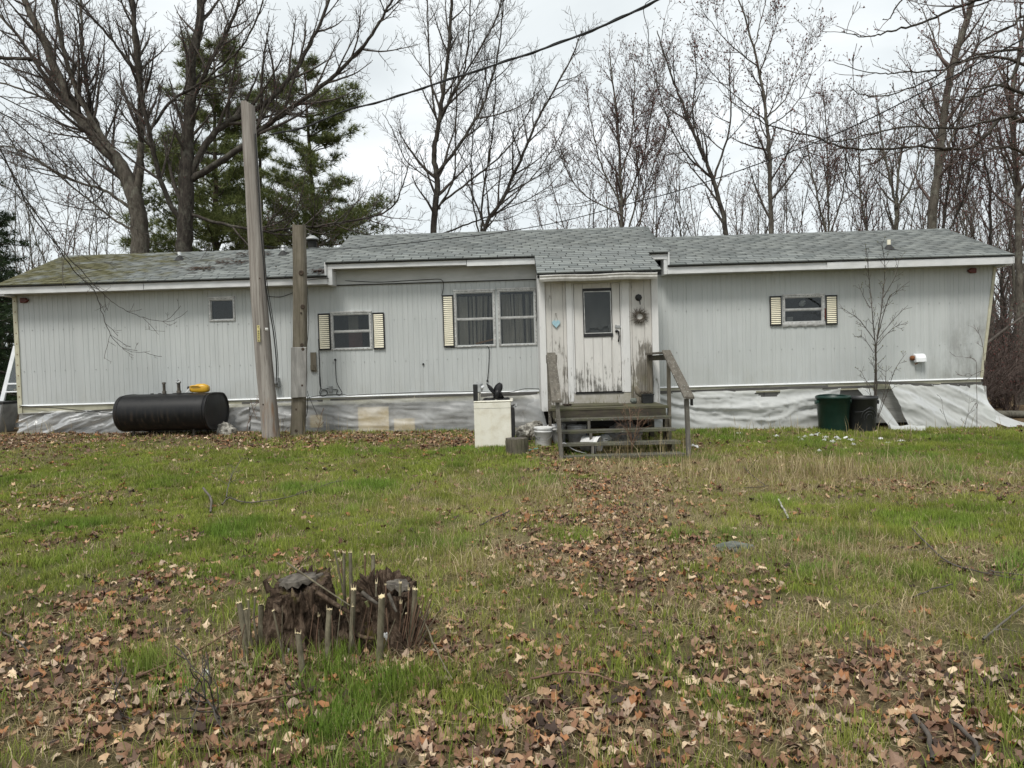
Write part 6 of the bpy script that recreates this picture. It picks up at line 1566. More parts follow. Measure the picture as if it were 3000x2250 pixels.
for n, y0, y1, s0, s1, bias in ((8500, -12.15, -10.4, 0.026, 0.080, 0.90), (12500, -10.4, -8.0, 0.026, 0.078, 0.90), (17000, -8.0, -4.5, 0.038, 0.085, 0.95), (17000, -4.5, -0.12, 0.045, 0.095, 1.0)):
    x, y = leaf_points(n, y0, y1, bias)
    m = len(x); size = RNG.uniform(s0, s1, m); Rm = rot_mats(m, 0.24); z = gz(x, y) + RNG.uniform(0.002, 0.022, m)
    kk = RNG.choice(len(TEMPL), m, p=np.array([0.14, 0.22, 0.30, 0.34] * 3) / 3); cc = LCOL[RNG.choice(len(LCOL), m, p=LP)] * (1 + RNG.normal(0, 0.15, (m, 1))).clip(0.6, 1.5)
    if y0 < -12: near_leaves = [x, y, z, size, kk]
    for k, (V, T) in enumerate(TEMPL):
        s_ = np.where(kk == k)[0]
        if y0 < -12:                       # the biggest in view become single objects below
            vis = np.argsort((y[s_] - CAM_LOC.y))
            nk = (10, 25, 32, 33)[k % 4]; single = s_[vis[:nk]]; s_ = s_[vis[nk:]]
            near_leaves.append((k, single))
        if not len(s_): continue
        vv = np.einsum('nij,vj->nvi', Rm[s_], V) * size[s_][:, None, None] + np.stack([x[s_], y[s_], z[s_]], -1)[:, None, :]
        q = len(V)
        vv[:, :, 2] += RNG.normal(0, 0.07, vv.shape[:2]) * size[s_][:, None]      # every leaf crumples its own way
        allv.append(vv.reshape(-1, 3)); allt.append((T[None] + (np.arange(len(s_)) * q)[:, None, None] + off).reshape(-1, 3))
        sh = np.array([1.0, 1.0] + [0.82 + 0.3 * ((i * 7) % 5) / 5 for i in range(q - 2)])
        allc.append((cc[s_][:, None, :] * sh[None, :, None]).reshape(-1, 3)); off += len(s_) * q
tag(link_mesh('leaf_litter', mesh_np('leaf_litter', np.concatenate(allv), tris=np.concatenate(allt), mats=[MAT['litter']], col=np.concatenate(allc))), 'drifts of dry brown fallen leaves over the lawn', 'leaf litter', kind='stuff')
lm = [mesh_np('fallen_leaf', V, tris=T, mats=[MAT['leaf']], smooth=True) for V, T in TEMPL]
x, y, z, size, kk = near_leaves[:5]
KIND = ['lobed maple leaf', 'narrow oak leaf', 'oval dead leaf', 'broken leaf piece']
cnt = 0
for k, ids in near_leaves[5:]:
    for q in ids:
        if cnt >= 300: break
        o = link_mesh('fallen_leaf', lm[k], None, (x[q], y[q], z[q] + 0.018)); sc = max(float(size[q]) * 1.15, 0.055)
        o.scale = (sc, sc, sc); o.rotation_euler = (rnd.gauss(0, 0.3), rnd.gauss(0, 0.3), rnd.uniform(0, 6.28))
        tag(o, 'dry brown curled %s lying among the litter before the stump' % KIND[k % 4], 'leaf', 'fallen leaves: %s' % KIND[k % 4]); cnt += 1
# ------------------------------------------------------------------ trees
class Woody:
    """branches as polylines, skinned in bulk; bucket 0 trunk and limbs, bucket 1 twigs"""
    def __init__(s, seed):
        s.r = random.Random(seed); s.b = [{}, {}]; s.tips = []
    def put(s, pts, rad, bucket, sides):
        s.b[bucket].setdefault((len(pts), sides), []).append((pts, rad))
    def limb(s, P, r0, r1, bucket=0, sides=8, jit=0.0, n=7):
        P = smooth(P, n)
        N = len(P); pts = []
        for i, p in enumerate(P):
            k = jit * (1 if 0 < i < N - 1 else 0)
            pts.append((p.x + s.r.uniform(-k, k), p.y + s.r.uniform(-k, k), p.z + s.r.uniform(-k, k)))
        rad = [r0 + (r1 - r0) * (i / (N - 1)) ** 0.8 for i in range(N)]
        s.put(pts, rad, bucket, sides)
        return pts, rad
    def branch(s, p, d, L, r0, lev, sp):
        """curving branch from p; recurses by sp['lev']"""
        q = sp['lev'][lev]; R_ = s.r
        n = q['n']; st = L / n
        pts = [p]; rad = [r0]
        dx, dy, dz = d
        for i in range(n):
            dx += R_.gauss(0, q['wob']); dy += R_.gauss(0, q['wob']); dz += R_.gauss(0, q['wob']) + q['up']
            m = math.sqrt(dx * dx + dy * dy + dz * dz) or 1; dx, dy, dz = dx / m, dy / m, dz / m
            p = (p[0] + dx * st, p[1] + dy * st, p[2] + dz * st)
            pts.append(p); rad.append(max(q['rmin'], r0 * (1 - (i + 1) / n * 0.75)))
        s.put(pts, rad, 1, q['sides'])
        if lev + 1 < len(sp['lev']): s.spawn(pts, rad, lev + 1, sp, L)
        else: s.tips.append((pts[-1], (dx, dy, dz)))
    def spawn(s, pts, rad, lev, sp, L, start=None, density=1.0):
        q = sp['lev'][lev]; R_ = s.r
        seg = [math.dist(a, b) for a, b in zip(pts, pts[1:])]; tot = sum(seg)
        t = tot * (q['start'] if start is None else start) + R_.uniform(0, q['gap']); side = R_.uniform(0, 6.28)
        while t < tot * 0.99:
            a, i = t, 0
            while i < len(seg) - 1 and a > seg[i]: a -= seg[i]; i += 1
            f = a / max(seg[i], 1e-6); A, B = pts[i], pts[i + 1]
            p = tuple(A[k] + (B[k] - A[k]) * f for k in range(3))
            T = tuple((B[k] - A[k]) / max(seg[i], 1e-6) for k in range(3))
            rr = rad[i] + (rad[i + 1] - rad[i]) * f
            for o in range(2 if R_.random() < q.get('pair', 0.5) else 1):
                az = side + o * math.pi + R_.gauss(0, 0.35)
                an = math.radians(q['ang'] + R_.gauss(0, q['angv']))
                ax = (0, 0, 1) if abs(T[2]) < 0.9 else (1, 0, 0)
                u = (T[1] * ax[2] - T[2] * ax[1], T[2] * ax[0] - T[0] * ax[2], T[0] * ax[1] - T[1] * ax[0])
                m = math.sqrt(sum(k * k for k in u)); u = tuple(k / m for k in u)
                v = (T[1] * u[2] - T[2] * u[1], T[2] * u[0] - T[0] * u[2], T[0] * u[1] - T[1] * u[0])
                ca, sa = math.cos(az), math.sin(az); cn, sn = math.cos(an), math.sin(an)
                d = tuple(T[k] * cn + (u[k] * ca + v[k] * sa) * sn for k in range(3))
                d = (d[0], d[1] * q.get('flat', 1.0), d[2] + q.get('lift', 0))
                rem = 1 - t / tot
                ln = q['len'] * L * (0.35 + 0.65 * rem) * R_.uniform(0.65, 1.25) if q.get('rel', True) else q['len'] * R_.uniform(0.6, 1.3)
                ln = max(ln, q.get('min', 0.12))
                s.branch(p, d, ln, min(rr * 0.65, q['rmax'] * (0.6 + ln)), lev, sp)
            side += 2.4
            t += q['gap'] * R_.uniform(0.6, 1.4) / density
    def arrays(s, bucket):
        Vs, Qs, off = [], [], 0
        for (n, k), lst in s.b[bucket].items():
            P = np.array([a for a, _ in lst]); Rd = np.array([b for _, b in lst])
            B = len(P)
            T = np.empty_like(P); T[:, 1:-1] = P[:, 2:] - P[:, :-2]; T[:, 0] = P[:, 1] - P[:, 0]; T[:, -1] = P[:, -1] - P[:, -2]
            T /= np.linalg.norm(T, axis=2, keepdims=True) + 1e-9
            ref = np.where(np.abs(T[:, :1, 2:3]) > 0.9, np.array([1.0, 0, 0]), np.array([0, 0, 1.0])) * np.ones_like(T)
            u = np.cross(T, ref); u /= np.linalg.norm(u, axis=2, keepdims=True) + 1e-9
            v = np.cross(T, u)
            a = np.arange(k) * 2 * np.pi / k
            ring = P[:, :, None, :] + Rd[:, :, None, None] * (u[:, :, None, :] * np.cos(a)[None, None, :, None] + v[:, :, None, :] * np.sin(a)[None, None, :, None])
            Vs.append(ring.reshape(-1, 3))
            b_, i_, j_ = np.meshgrid(np.arange(B), np.arange(n - 1), np.arange(k), indexing='ij')
            base = off + b_ * n * k
            j2 = (j_ + 1) % k
            Qs.append(np.stack([base + i_ * k + j_, base + i_ * k + j2, base + (i_ + 1) * k + j2, base + (i_ + 1) * k + j_], -1).reshape(-1, 4))
            off += B * n * k
        if not Vs: return np.zeros((0, 3)), np.zeros((0, 4), int)
        return np.concatenate(Vs), np.concatenate(Qs)
    def buds(s, size, every=1.0):
        c = np.array([p for p, d in s.tips if s.r.random() < every])
        if not len(c): return np.zeros((0, 3)), np.zeros((0, 3), int)
        n = len(c); t = np.array([(1, 0, -0.4), (-0.5, 0.87, -0.4), (-0.5, -0.87, -0.4), (0, 0, 1.2)]) * size
        sc = np.random.default_rng(3).uniform(0.6, 1.5, (n, 1, 1))
        V = (c[:, None, :] + t[None] * sc).reshape(-1, 3)
        f = np.array([(0, 1, 3), (1, 2, 3), (2, 0, 3), (0, 2, 1)])
        return V, (f[None] + (np.arange(n) * 4)[:, None, None]).reshape(-1, 3)
    def build(s, root, m0, m1, bud=None, bsize=0.02, bevery=1.0):
        org = wloc(root)
        for bk, nm, mm in ((0, 'trunk', m0), (1, 'crown', m1)):
            V, Q = s.arrays(bk)
            if not len(V): continue
            link_mesh(nm, mesh_np(nm, V - np.array(org), quads=Q, mats=[MAT[mm]], smooth=True), root)
        if bud:
            V, T = s.buds(bsize, bevery)
            if len(V): tag(link_mesh('buds', mesh_np('buds', V - np.array(org), tris=T, mats=[MAT[bud]]), root), kind='stuff')

def lv(n, wob, up, sides, gap, ln, ang, angv=10, start=0.25, rmin=0.004, rmax=0.03, pair=0.5, flat=1.0, lift=0.0, rel=True, mn=0.12):
    return dict(n=n, wob=wob, up=up, sides=sides, gap=gap, len=ln, ang=ang, angv=angv, start=start, rmin=rmin, rmax=rmax, pair=pair, flat=flat, lift=lift, rel=rel, min=mn)
MAPLE = dict(lev=[lv(9, 0.06, 0.06, 4, 0.46, 0.52, 40, 12, 0.18, 0.006, 0.028, 0.45, mn=0.7),
                  lv(6, 0.08, 0.08, 3, 0.25, 0.44, 44, 12, 0.15, 0.0050, 0.011, 0.5, mn=0.40),
                  lv(3, 0.10, 0.13, 3, 0.15, 0.34, 50, 14, 0.12, 0.0046, 0.007, 0.7, mn=0.18)])
LIGHT = dict(lev=[lv(8, 0.06, 0.07, 4, 0.36, 0.52, 36, 12, 0.15, 0.006, 0.022, 0.45, mn=0.6),
                  lv(5, 0.09, 0.09, 3, 0.23, 0.44, 42, 12, 0.15, 0.0052, 0.010, 0.5, mn=0.34),
                  lv(3, 0.11, 0.12, 3, 0.17, 0.38, 48, 14, 0.18, 0.0048, 0.007, 0.55, mn=0.16)])

def tree(label, seed, Y, limbs, spec, m0='bark', m1='branch', bud=None, bsize=0.018, bevery=1.0, group=None, kind='maple_tree', density=1.0, jit=0.02, depthvar=1.2):
    """limbs: (list of photo points, r0, r1[, depth offset at tip]); the first one is rooted in the ground"""
    W = Woody(seed)
    first = at(limbs[0][0][0][0], limbs[0][0][0][1], Y)
    base = Vector((first.x, Y, gzf(first.x, Y)))
    root = thing(kind, label, 'tree', base, group)
    done = []
    for q, lm_ in enumerate(limbs):
        pts, r0, r1 = lm_[:3]
        dy = lm_[3] if len(lm_) > 3 else (0.0 if q == 0 else W.r.uniform(-depthvar, depthvar))
        n = len(pts)
        P = [at(px, py, Y + dy * (i / max(1, n - 1))) for i, (px, py) in enumerate(pts)]
        if q == 0:
            P = [Vector((P[0].x, Y, base.z - 0.2)), Vector((P[0].x, Y, base.z + 0.6 * (P[0].z - base.z)))] + P
            r0_ = r0 * 1.15
        else: r0_ = r0
        if q:      # start the limb inside the wood it grows from
            near = min(done, key=lambda v: (v[0] - P[0].x) ** 2 + (v[1] - P[0].y) ** 2 + (v[2] - P[0].z) ** 2)
            if math.dist(near, P[0]) < 0.9:
                low = Vector(near); dd = (P[1] - P[0]).normalized()
                P = [low - Vector((0, 0, 0.12)) , (low + P[0]) * 0.5 + dd * 0.05 + Vector((0, 0, 0.05))] + P[1:]
        pl, rl = W.limb(P, r0_, r1, 0, 9 if r0 > 0.08 else 6, jit * (1 + r0))
        done += pl
        Lm = sum(math.dist(a, b) for a, b in zip(pl, pl[1:]))
        W.spawn(pl, rl, 0, spec, min(Lm, 5.0), start=0.45 if q == 0 else 0.2, density=density)
    W.build(root, m0, m1, bud, bsize, bevery)
    return root

tree('massive forked maple leaning left behind the mossy roof end', 11, 7.0, [
    ([(412, 745), (398, 588), (345, 475), (272, 398), (204, 294), (136, 136), (70, 0), (10, -140)], 0.30, 0.06, 0),
    ([(400, 600), (410, 500), (412, 420), (410, 290), (395, 120), (380, -120)], 0.15, 0.05),
    ([(350, 480), (250, 370), (130, 220), (40, 90), (-60, -20)], 0.10, 0.03),
    ([(330, 455), (235, 290), (180, 120), (140, -80)], 0.11, 0.04),
    ([(385, 560), (300, 400), (255, 260), (240, 100), (235, -80)], 0.09, 0.03),
    ([(330, 460), (200, 330), (60, 260), (-60, 230)], 0.07, 0.02),
    ([(400, 640), (310, 560), (190, 520), (60, 440), (-80, 420)], 0.07, 0.015),
    ([(410, 690), (330, 640), (230, 560), (120, 480), (20, 440)], 0.05, 0.012)], MAPLE, 'bark', 'branch', 'bud', 0.014, 0.5, density=1.1)
tree('big maple with a long limb reaching right behind the utility pole', 12, 6.4, [
    ([(540, 745), (547, 588), (549, 452), (556, 316), (561, 181), (583, 68), (592, -120)], 0.26, 0.09, 0),
    ([(560, 530), (633, 384), (769, 307), (859, 217), (927, 90), (985, -60)], 0.13, 0.035),
    ([(570, 533), (678, 452), (791, 362), (904, 280), (1000, 203), (1090, 100), (1150, 0), (1180, -60)], 0.12, 0.02),
    ([(565, 640), (650, 655), (760, 675), (900, 665), (1000, 651), (1135, 619), (1180, 540), (1199, 462)], 0.065, 0.012, -1.2),
    ([(520, 660), (475, 542), (443, 407), (416, 280), (402, 136), (384, -60)], 0.085, 0.045, -0.8),
    ([(410, 230), (316, 104), (203, -20)], 0.05, 0.025, -1.0),
    ([(556, 316), (610, 200), (680, 60), (720, -60)], 0.08, 0.03),
    ([(440, 390), (500, 300), (580, 250), (640, 200), (720, 120), (780, -20)], 0.05, 0.02, -1.0)], MAPLE, 'bark_dark', 'branch', 'bud', 0.014, 0.3, density=1.0)
tree('slender dark maple with steep limbs behind the middle of the roof', 13, 9.0, [
    ([(1271, 687), (1280, 542), (1271, 452), (1285, 371), (1298, 271), (1316, 136), (1325, -60)], 0.115, 0.045, 0),
    ([(1289, 511), (1343, 429), (1407, 325), (1434, 253), (1461, 149), (1479, -30)], 0.075, 0.02),
    ([(1289, 619), (1330, 520), (1335, 362), (1345, 200), (1360, 80)], 0.045, 0.012),
    ([(1294, 601), (1407, 506), (1479, 443), (1533, 362), (1570, 260), (1590, 200)], 0.045, 0.01),
    ([(1300, 340), (1362, 194), (1380, -30)], 0.045, 0.02), ([(1316, 290), (1375, 194), (1452, 59), (1480, -60)], 0.045, 0.018),
    ([(1285, 371), (1271, 307), (1258, 181), (1249, -30)], 0.05, 0.02), ([(1276, 545), (1190, 470), (1150, 380), (1120, 330)], 0.03, 0.008)], MAPLE, 'bark_dark', 'branch', density=0.85)
tree('maple with one long leaning limb right of the slender dark one', 14, 10.0, [
    ([(1416, 683), (1475, 579), (1542, 429), (1588, 325), (1669, 181), (1705, 90)], 0.085, 0.015, 0),
    ([(1411, 683), (1414, 565), (1438, 429), (1450, 300), (1452, 220)], 0.05, 0.012), ([(1389, 683), (1380, 520), (1389, 362), (1400, 250)], 0.045, 0.01),
    ([(1289, 688), (1384, 651), (1452, 624), (1588, 561), (1690, 450)], 0.035, 0.01), ([(1475, 579), (1560, 520), (1640, 400), (1680, 300)], 0.04, 0.01)], MAPLE, 'bark_dark', 'branch', density=0.85)
tree('bushy red-budded maple standing behind the peak over the porch', 15, 12.0, [
    ([(1823, 680), (1818, 520), (1809, 362), (1790, 200), (1785, 150)], 0.09, 0.012, 0),
    ([(1820, 600), (1760, 480), (1730, 340), (1715, 230)], 0.05, 0.01), ([(1821, 620), (1880, 480), (1905, 340), (1925, 200)], 0.05, 0.01), ([(1818, 640), (1700, 560), (1640, 450), (1620, 380)], 0.04, 0.008),
    ([(1860, 680), (1870, 540), (1860, 400), (1850, 280)], 0.05, 0.01), ([(1900, 690), (1890, 560), (1940, 420), (1960, 330)], 0.045, 0.01), ([(1818, 520), (1850, 400), (1860, 250), (1850, 160)], 0.05, 0.01)], LIGHT, 'bark_pale', 'branch_red', 'bud', 0.022, 0.9, density=1.2)
tree('dark trunk leaning left between the red-budded maple and the straight one', 16, 9.0, [
    ([(2129, 687), (2090, 529), (2059, 452), (2000, 307), (1960, 200), (1925, 90)], 0.10, 0.015, 0),
    ([(2097, 520), (2140, 362), (2136, 226), (2140, 140)], 0.05, 0.01), ([(2090, 529), (2010, 450), (1950, 330), (1905, 160)], 0.045, 0.01), ([(2059, 452), (2030, 330), (2040, 210), (2020, 120)], 0.04, 0.01)], MAPLE, 'bark_dark', 'branch', 'bud', 0.022, 0.8, density=0.9)
tree('straight slim maple with spreading budded crown behind the right roof', 17, 9.0, [
    ([(2260, 687), (2253, 452), (2246, 362), (2226, 217), (2194, 90), (2158, -20)], 0.09, 0.018, 0),
    ([(2250, 350), (2300, 290), (2340, 200), (2385, 80)], 0.035, 0.008), ([(2226, 217), (2253, 136), (2290, 40)], 0.03, 0.008), ([(2222, 205), (2135, 125), (2055, 30)], 0.035, 0.008),
    ([(2249, 360), (2190, 310), (2120, 250), (2060, 180)], 0.03, 0.008), ([(2246, 380), (2310, 330), (2360, 260), (2390, 160)], 0.03, 0.008), ([(2210, 150), (2230, 60), (2250, -40)], 0.03, 0.01)], MAPLE, 'bark', 'branch', 'bud', 0.026, 0.9, density=0.9)
tree('young twin-stemmed maple behind the roof left of the white vent pipe', 18, 11.0, [
    ([(2420, 683), (2398, 600), (2370, 450), (2355, 300)], 0.065, 0.01, 0), ([(2437, 683), (2425, 500), (2420, 340), (2410, 270)], 0.05, 0.01), ([(2440, 690), (2470, 560), (2480, 420), (2470, 330)], 0.04, 0.008)], LIGHT, 'bark_pale', 'branch_red', 'bud', 0.022, 0.7, density=0.95)
tree('young pale maple rising straight behind the white vent pipe', 19, 11.0, [
    ([(2538, 678), (2520, 565), (2515, 407), (2500, 270)], 0.06, 0.01, 0), ([(2525, 600), (2570, 480), (2590, 380)], 0.03, 0.008), ([(2520, 560), (2470, 440), (2450, 320)], 0.03, 0.008)], LIGHT, 'bark_pale', 'branch_red', 'bud', 0.024, 0.8, density=1.0)
tree('broken forked maple stub with regrowth behind the right roof', 20, 9.5, [
    ([(2624, 678), (2626, 610), (2606, 520), (2583, 407), (2570, 280)], 0.09, 0.012, 0), ([(2628, 600), (2633, 500), (2646, 420), (2690, 370), (2710, 280)], 0.06, 0.01), ([(2632, 620), (2680, 520), (2690, 440), (2680, 300)], 0.05, 0.01)], LIGHT, 'bark_pale', 'branch_pale', 'bud', 0.020, 0.6, density=0.9)
tree('thick leaning trunk rising past the raked right end of the home', 21, 7.0, [
    ([(2728, 675), (2746, 520), (2759, 384), (2782, 226), (2836, 45), (2870, -80)], 0.145, 0.07, 0),
    ([(2746, 520), (2800, 380), (2880, 260), (2960, 150)], 0.05, 0.012), ([(2782, 226), (2740, 120), (2700, 20)], 0.04, 0.012), ([(2759, 384), (2700, 300), (2660, 180)], 0.035, 0.01)], MAPLE, 'bark', 'branch_red', 'bud', 0.018, 0.8, density=0.9)
tree('thin crooked maple just right of the thick leaning trunk', 22, 8.0, [
    ([(2764, 675), (2778, 542), (2805, 362), (2850, 180), (2880, 60)], 0.055, 0.015, 0), ([(2790, 690), (2830, 560), (2850, 430), (2900, 300)], 0.05, 0.012)], LIGHT, 'bark_dark', 'branch_red', 'bud', 0.022, 1.0, density=1.1)
tree('rough-barked trunk at the edge of the thicket right of the home', 23, 6.0, [
    ([(2985, 740), (2981, 542), (2963, 316), (2990, 136), (3020, -40)], 0.11, 0.04, 0), ([(2981, 560), (2930, 430), (2900, 300)], 0.05, 0.012)], LIGHT, 'bark', 'branch_red', 'bud', 0.022, 1.0, density=1.1)
tree('crooked young tree curving up behind the raked right end', 24, 7.5, [
    ([(2904, 760), (2900, 620), (2900, 542), (2870, 400), (2880, 280), (2940, 180)], 0.055, 0.012, 0), ([(2902, 600), (2960, 520), (3000, 430)], 0.035, 0.01)], LIGHT, 'bark_dark', 'branch_red', 'bud', 0.022, 1.0, density=1.1)

# trees standing outside the frame whose limbs hang into it
def side_tree(label, seed, base, trunk, limbs, spec, m0, m1, bud, bsize, density):
    W = Woody(seed); base = Vector((base[0], base[1], gzf(*base)))
    root = thing('maple_tree', label, 'tree', base)
    W.limb([base + Vector((0, 0, -0.2))] + [Vector(t_) for t_ in trunk], 0.19, 0.09, 0, 10, 0.02)
    for pts, r0, r1 in limbs:
        P = [Vector(q) if len(q) == 4 else at(*q) for q in pts]
        P = [Vector(q[:3]) if len(q) == 4 else at(*q) for q in pts]
        pl, rl = W.limb(P, r0, r1, 0, 6, 0.012)
        W.spawn(pl, rl, 0, spec, 1.6, start=0.12, density=density)
    W.build(root, m0, m1, bud, bsize, 0.6)
    return root
HANG = dict(lev=[lv(6, 0.09, 0.05, 4, 0.34, 0.55, 42, 14, 0.12, 0.004, 0.011, 0.3, mn=0.3), lv(5, 0.11, 0.10, 3, 0.24, 0.45, 46, 14, 0.15, 0.0030, 0.006, 0.4, mn=0.16), lv(3, 0.12, 0.16, 3, 0.14, 0.32, 52, 14, 0.2, 0.0024, 0.004, 0.6, mn=0.06)])
tx_, ty_ = 8.4, -5.2
T_ = lambda z: (tx_, ty_, z, 0)
side_tree('maple just outside the view at the right with limbs hanging across the sky', 31, (tx_, ty_), [(tx_, ty_, 1.2), (tx_ + 0.05, ty_, 3.0), (tx_ - 0.1, ty_, 5.0), (tx_ - 0.2, ty_, 7.5)], [
    ([T_(2.6), (3150, 400, -5), (3000, 355, -5), (2940, 340, -5), (2890, 395, -5), (2830, 435, -5), (2700, 430, -5), (2500, 437, -5), (2380, 400, -5), (2240, 360, -5), (2120, 280, -5)], 0.036, 0.005),
    ([T_(2.9), (3050, 350, -5.3), (2950, 345, -5.3), (2800, 375, -5.3), (2650, 370, -5.3), (2500, 405, -5.3), (2380, 420, -5.3), (2290, 395, -5.3)], 0.022, 0.004),
    ([T_(4.8), (3060, -60, -4.8), (2950, -20, -4.8), (2859, 0, -4.8), (2723, 59, -4.8), (2610, 90, -4.8), (2542, 108, -4.8), (2466, 93, -4.8)], 0.035, 0.004),
    ([T_(3.9), (3050, 165, -4.6), (2880, 158, -4.6), (2768, 203, -4.6), (2633, 212, -4.6), (2565, 215, -4.6), (2443, 181, -4.6)], 0.022, 0.004),
    ([T_(3.7), (3000, 190, -5.4), (2814, 181, -5.4), (2723, 235, -5.4), (2565, 285, -5.4), (2479, 246, -5.4)], 0.022, 0.004),
    ([T_(3.3), (3050, 300, -5.6), (2900, 250, -5.6), (2820, 330, -5.6), (2750, 400, -5.6), (2600, 460, -5.6), (2440, 515, -5.6)], 0.022, 0.004),
    ([T_(4.4), (3050, 60, -5.0), (2960, 80, -5.0), (2870, 130, -5.0), (2800, 250, -5.0), (2790, 330, -5.0)], 0.022, 0.004),
    ([T_(2.4), (3060, 480, -5.2), (2930, 430, -5.2), (2850, 480, -5.2), (2760, 560, -5.2)], 0.025, 0.004),
    ([T_(5.2), (2700, -60, -4.8), (2640, 0, -4.8), (2610, 50, -4.8), (2585, 58, -4.8)], 0.02, 0.004),
    ([T_(4.1), (3080, 120, -5.8), (2960, 230, -5.8), (2860, 280, -5.8), (2740, 300, -5.8), (2640, 330, -5.8)], 0.022, 0.004)], HANG, 'bark_dark', 'branch_red', 'bud', 0.012, 1.25)
tx_, ty_ = -9.9, -3.2
side_tree('maple just outside the view at the left with drooping limbs over the mossy roof', 32, (tx_, ty_), [(tx_, ty_, 1.2), (tx_ - 0.05, ty_, 3.0), (tx_ + 0.1, ty_, 5.0), (tx_ + 0.1, ty_, 7.0)], [
    ([T_(5.4), (-60, 380, -2.6), (60, 560, -2.2), (150, 690, -1.8), (215, 790, -1.5), (275, 850, -1.3), (300, 920, -1.2), (330, 990, -1.2), (380, 1030, -1.2), (440, 1028, -1.2)], 0.015, 0.003),
    ([T_(5.2), (-40, 420, -2.4), (100, 640, -2.0), (190, 740, -1.7), (290, 850, -1.4), (350, 900, -1.3), (420, 930, -1.2), (500, 940, -1.2), (550, 910, -1.2)], 0.013, 0.003),
    ([T_(5.9), (-60, 300, -2.4), (120, 420, -1.8), (280, 560, -1.0), (420, 690, -0.8), (560, 760, -0.6), (640, 755, -0.5)], 0.015, 0.003),
    ([T_(5.8), (-50, 330, -2.8), (60, 460, -2.6), (130, 600, -2.4), (190, 700, -2.2), (260, 760, -2.0), (330, 770, -1.9)], 0.012, 0.003),
    ([T_(6.2), (-60, 260, -2.6), (100, 330, -2.2), (260, 400, -1.8), (400, 420, -1.4), (520, 430, -1.2)], 0.014, 0.003),
    ([T_(6.3), (-60, 170, -2.6), (80, 172, -2.6), (86, 178, -2.6)], 0.035, 0.02),
    ([T_(4.9), (-60, 520, -2.8), (40, 560, -2.6), (120, 640, -2.4), (200, 660, -2.2), (300, 690, -2.0)], 0.012, 0.003)], HANG, 'bark_dark', 'branch', None, 0.01, 1.0)

# ---- distant bare trees: a few kinds, each copied
def far_tree(seed, H, spec, m0, m1, bud, bsize, density, multi=1):
    W = Woody(seed)
    root = thing('bare_tree', 'x', 'tree', (0, 0, 0), 'bare trees in the wood behind the home')
    for k in range(multi):
        a = W.r.uniform(-0.16, 0.16) * (1 if multi == 1 else 1.6); b = W.r.uniform(-0.14, 0.14); h = H * W.r.uniform(0.8, 1.0)
        P = [Vector((0.12 * k, 0, -0.2)), Vector((0.12 * k + a * h * 0.25, b * h * 0.25, h * 0.25)), Vector((a * h * 0.42 + W.r.uniform(-0.35, 0.35), b * h * 0.42 + W.r.uniform(-0.3, 0.3), h * 0.42)), Vector((a * h * 0.6 + W.r.uniform(-0.3, 0.3), b * h * 0.6, h * 0.62)), Vector((a * h * 1.2, b * h, h))]
        pl, rl = W.limb(P, 0.0095 * H / multi ** 0.4, 0.012, 0, 6, 0.03)
        W.spawn(pl, rl, 0, spec, H * 0.36, start=0.34, density=density)
    W.build(root, m0, m1, bud, bsize)
    return root
FAR = dict(lev=[lv(6, 0.06, 0.08, 3, 0.50, 0.55, 34, 12, 0.25, 0.008, 0.03, 0.4, mn=0.8), lv(4, 0.09, 0.10, 3, 0.42, 0.42, 40, 12, 0.2, 0.0065, 0.012, 0.5, mn=0.4), lv(3, 0.10, 0.10, 3, 0.30, 0.42, 44, 12, 0.25, 0.0055, 0.008, 0.5, mn=0.25)])
kinds = [far_tree(41, 13.0, FAR, 'bark_pale', 'branch_red', 'bud', 0.03, 0.9), far_tree(42, 12.0, FAR, 'bark_dark', 'branch_red', 'bud', 0.03, 1.0, 2), far_tree(43, 14.0, FAR, 'bark', 'branch', None, 0, 0.8), far_tree(44, 11.0, FAR, 'bark_pale', 'branch_pale', None, 0, 1.0, 3)]
KL = ['slim red-budded bare tree in the wood behind', 'dark twin-stemmed red-budded tree in the wood behind', 'plain grey bare tree in the wood behind', 'clump of thin pale stems in the wood behind']
def copy_tree(src, loc, rz, sc, label=None):
    r_ = src.copy(); COL.objects.link(r_); r_.location = loc; r_.rotation_euler = (0, 0, rz); r_.scale = (sc, sc, sc)
    if label: r_['label'] = label
    for ch in list(src.children):
        c = ch.copy(); COL.objects.link(c); c.parent = r_
    return r_
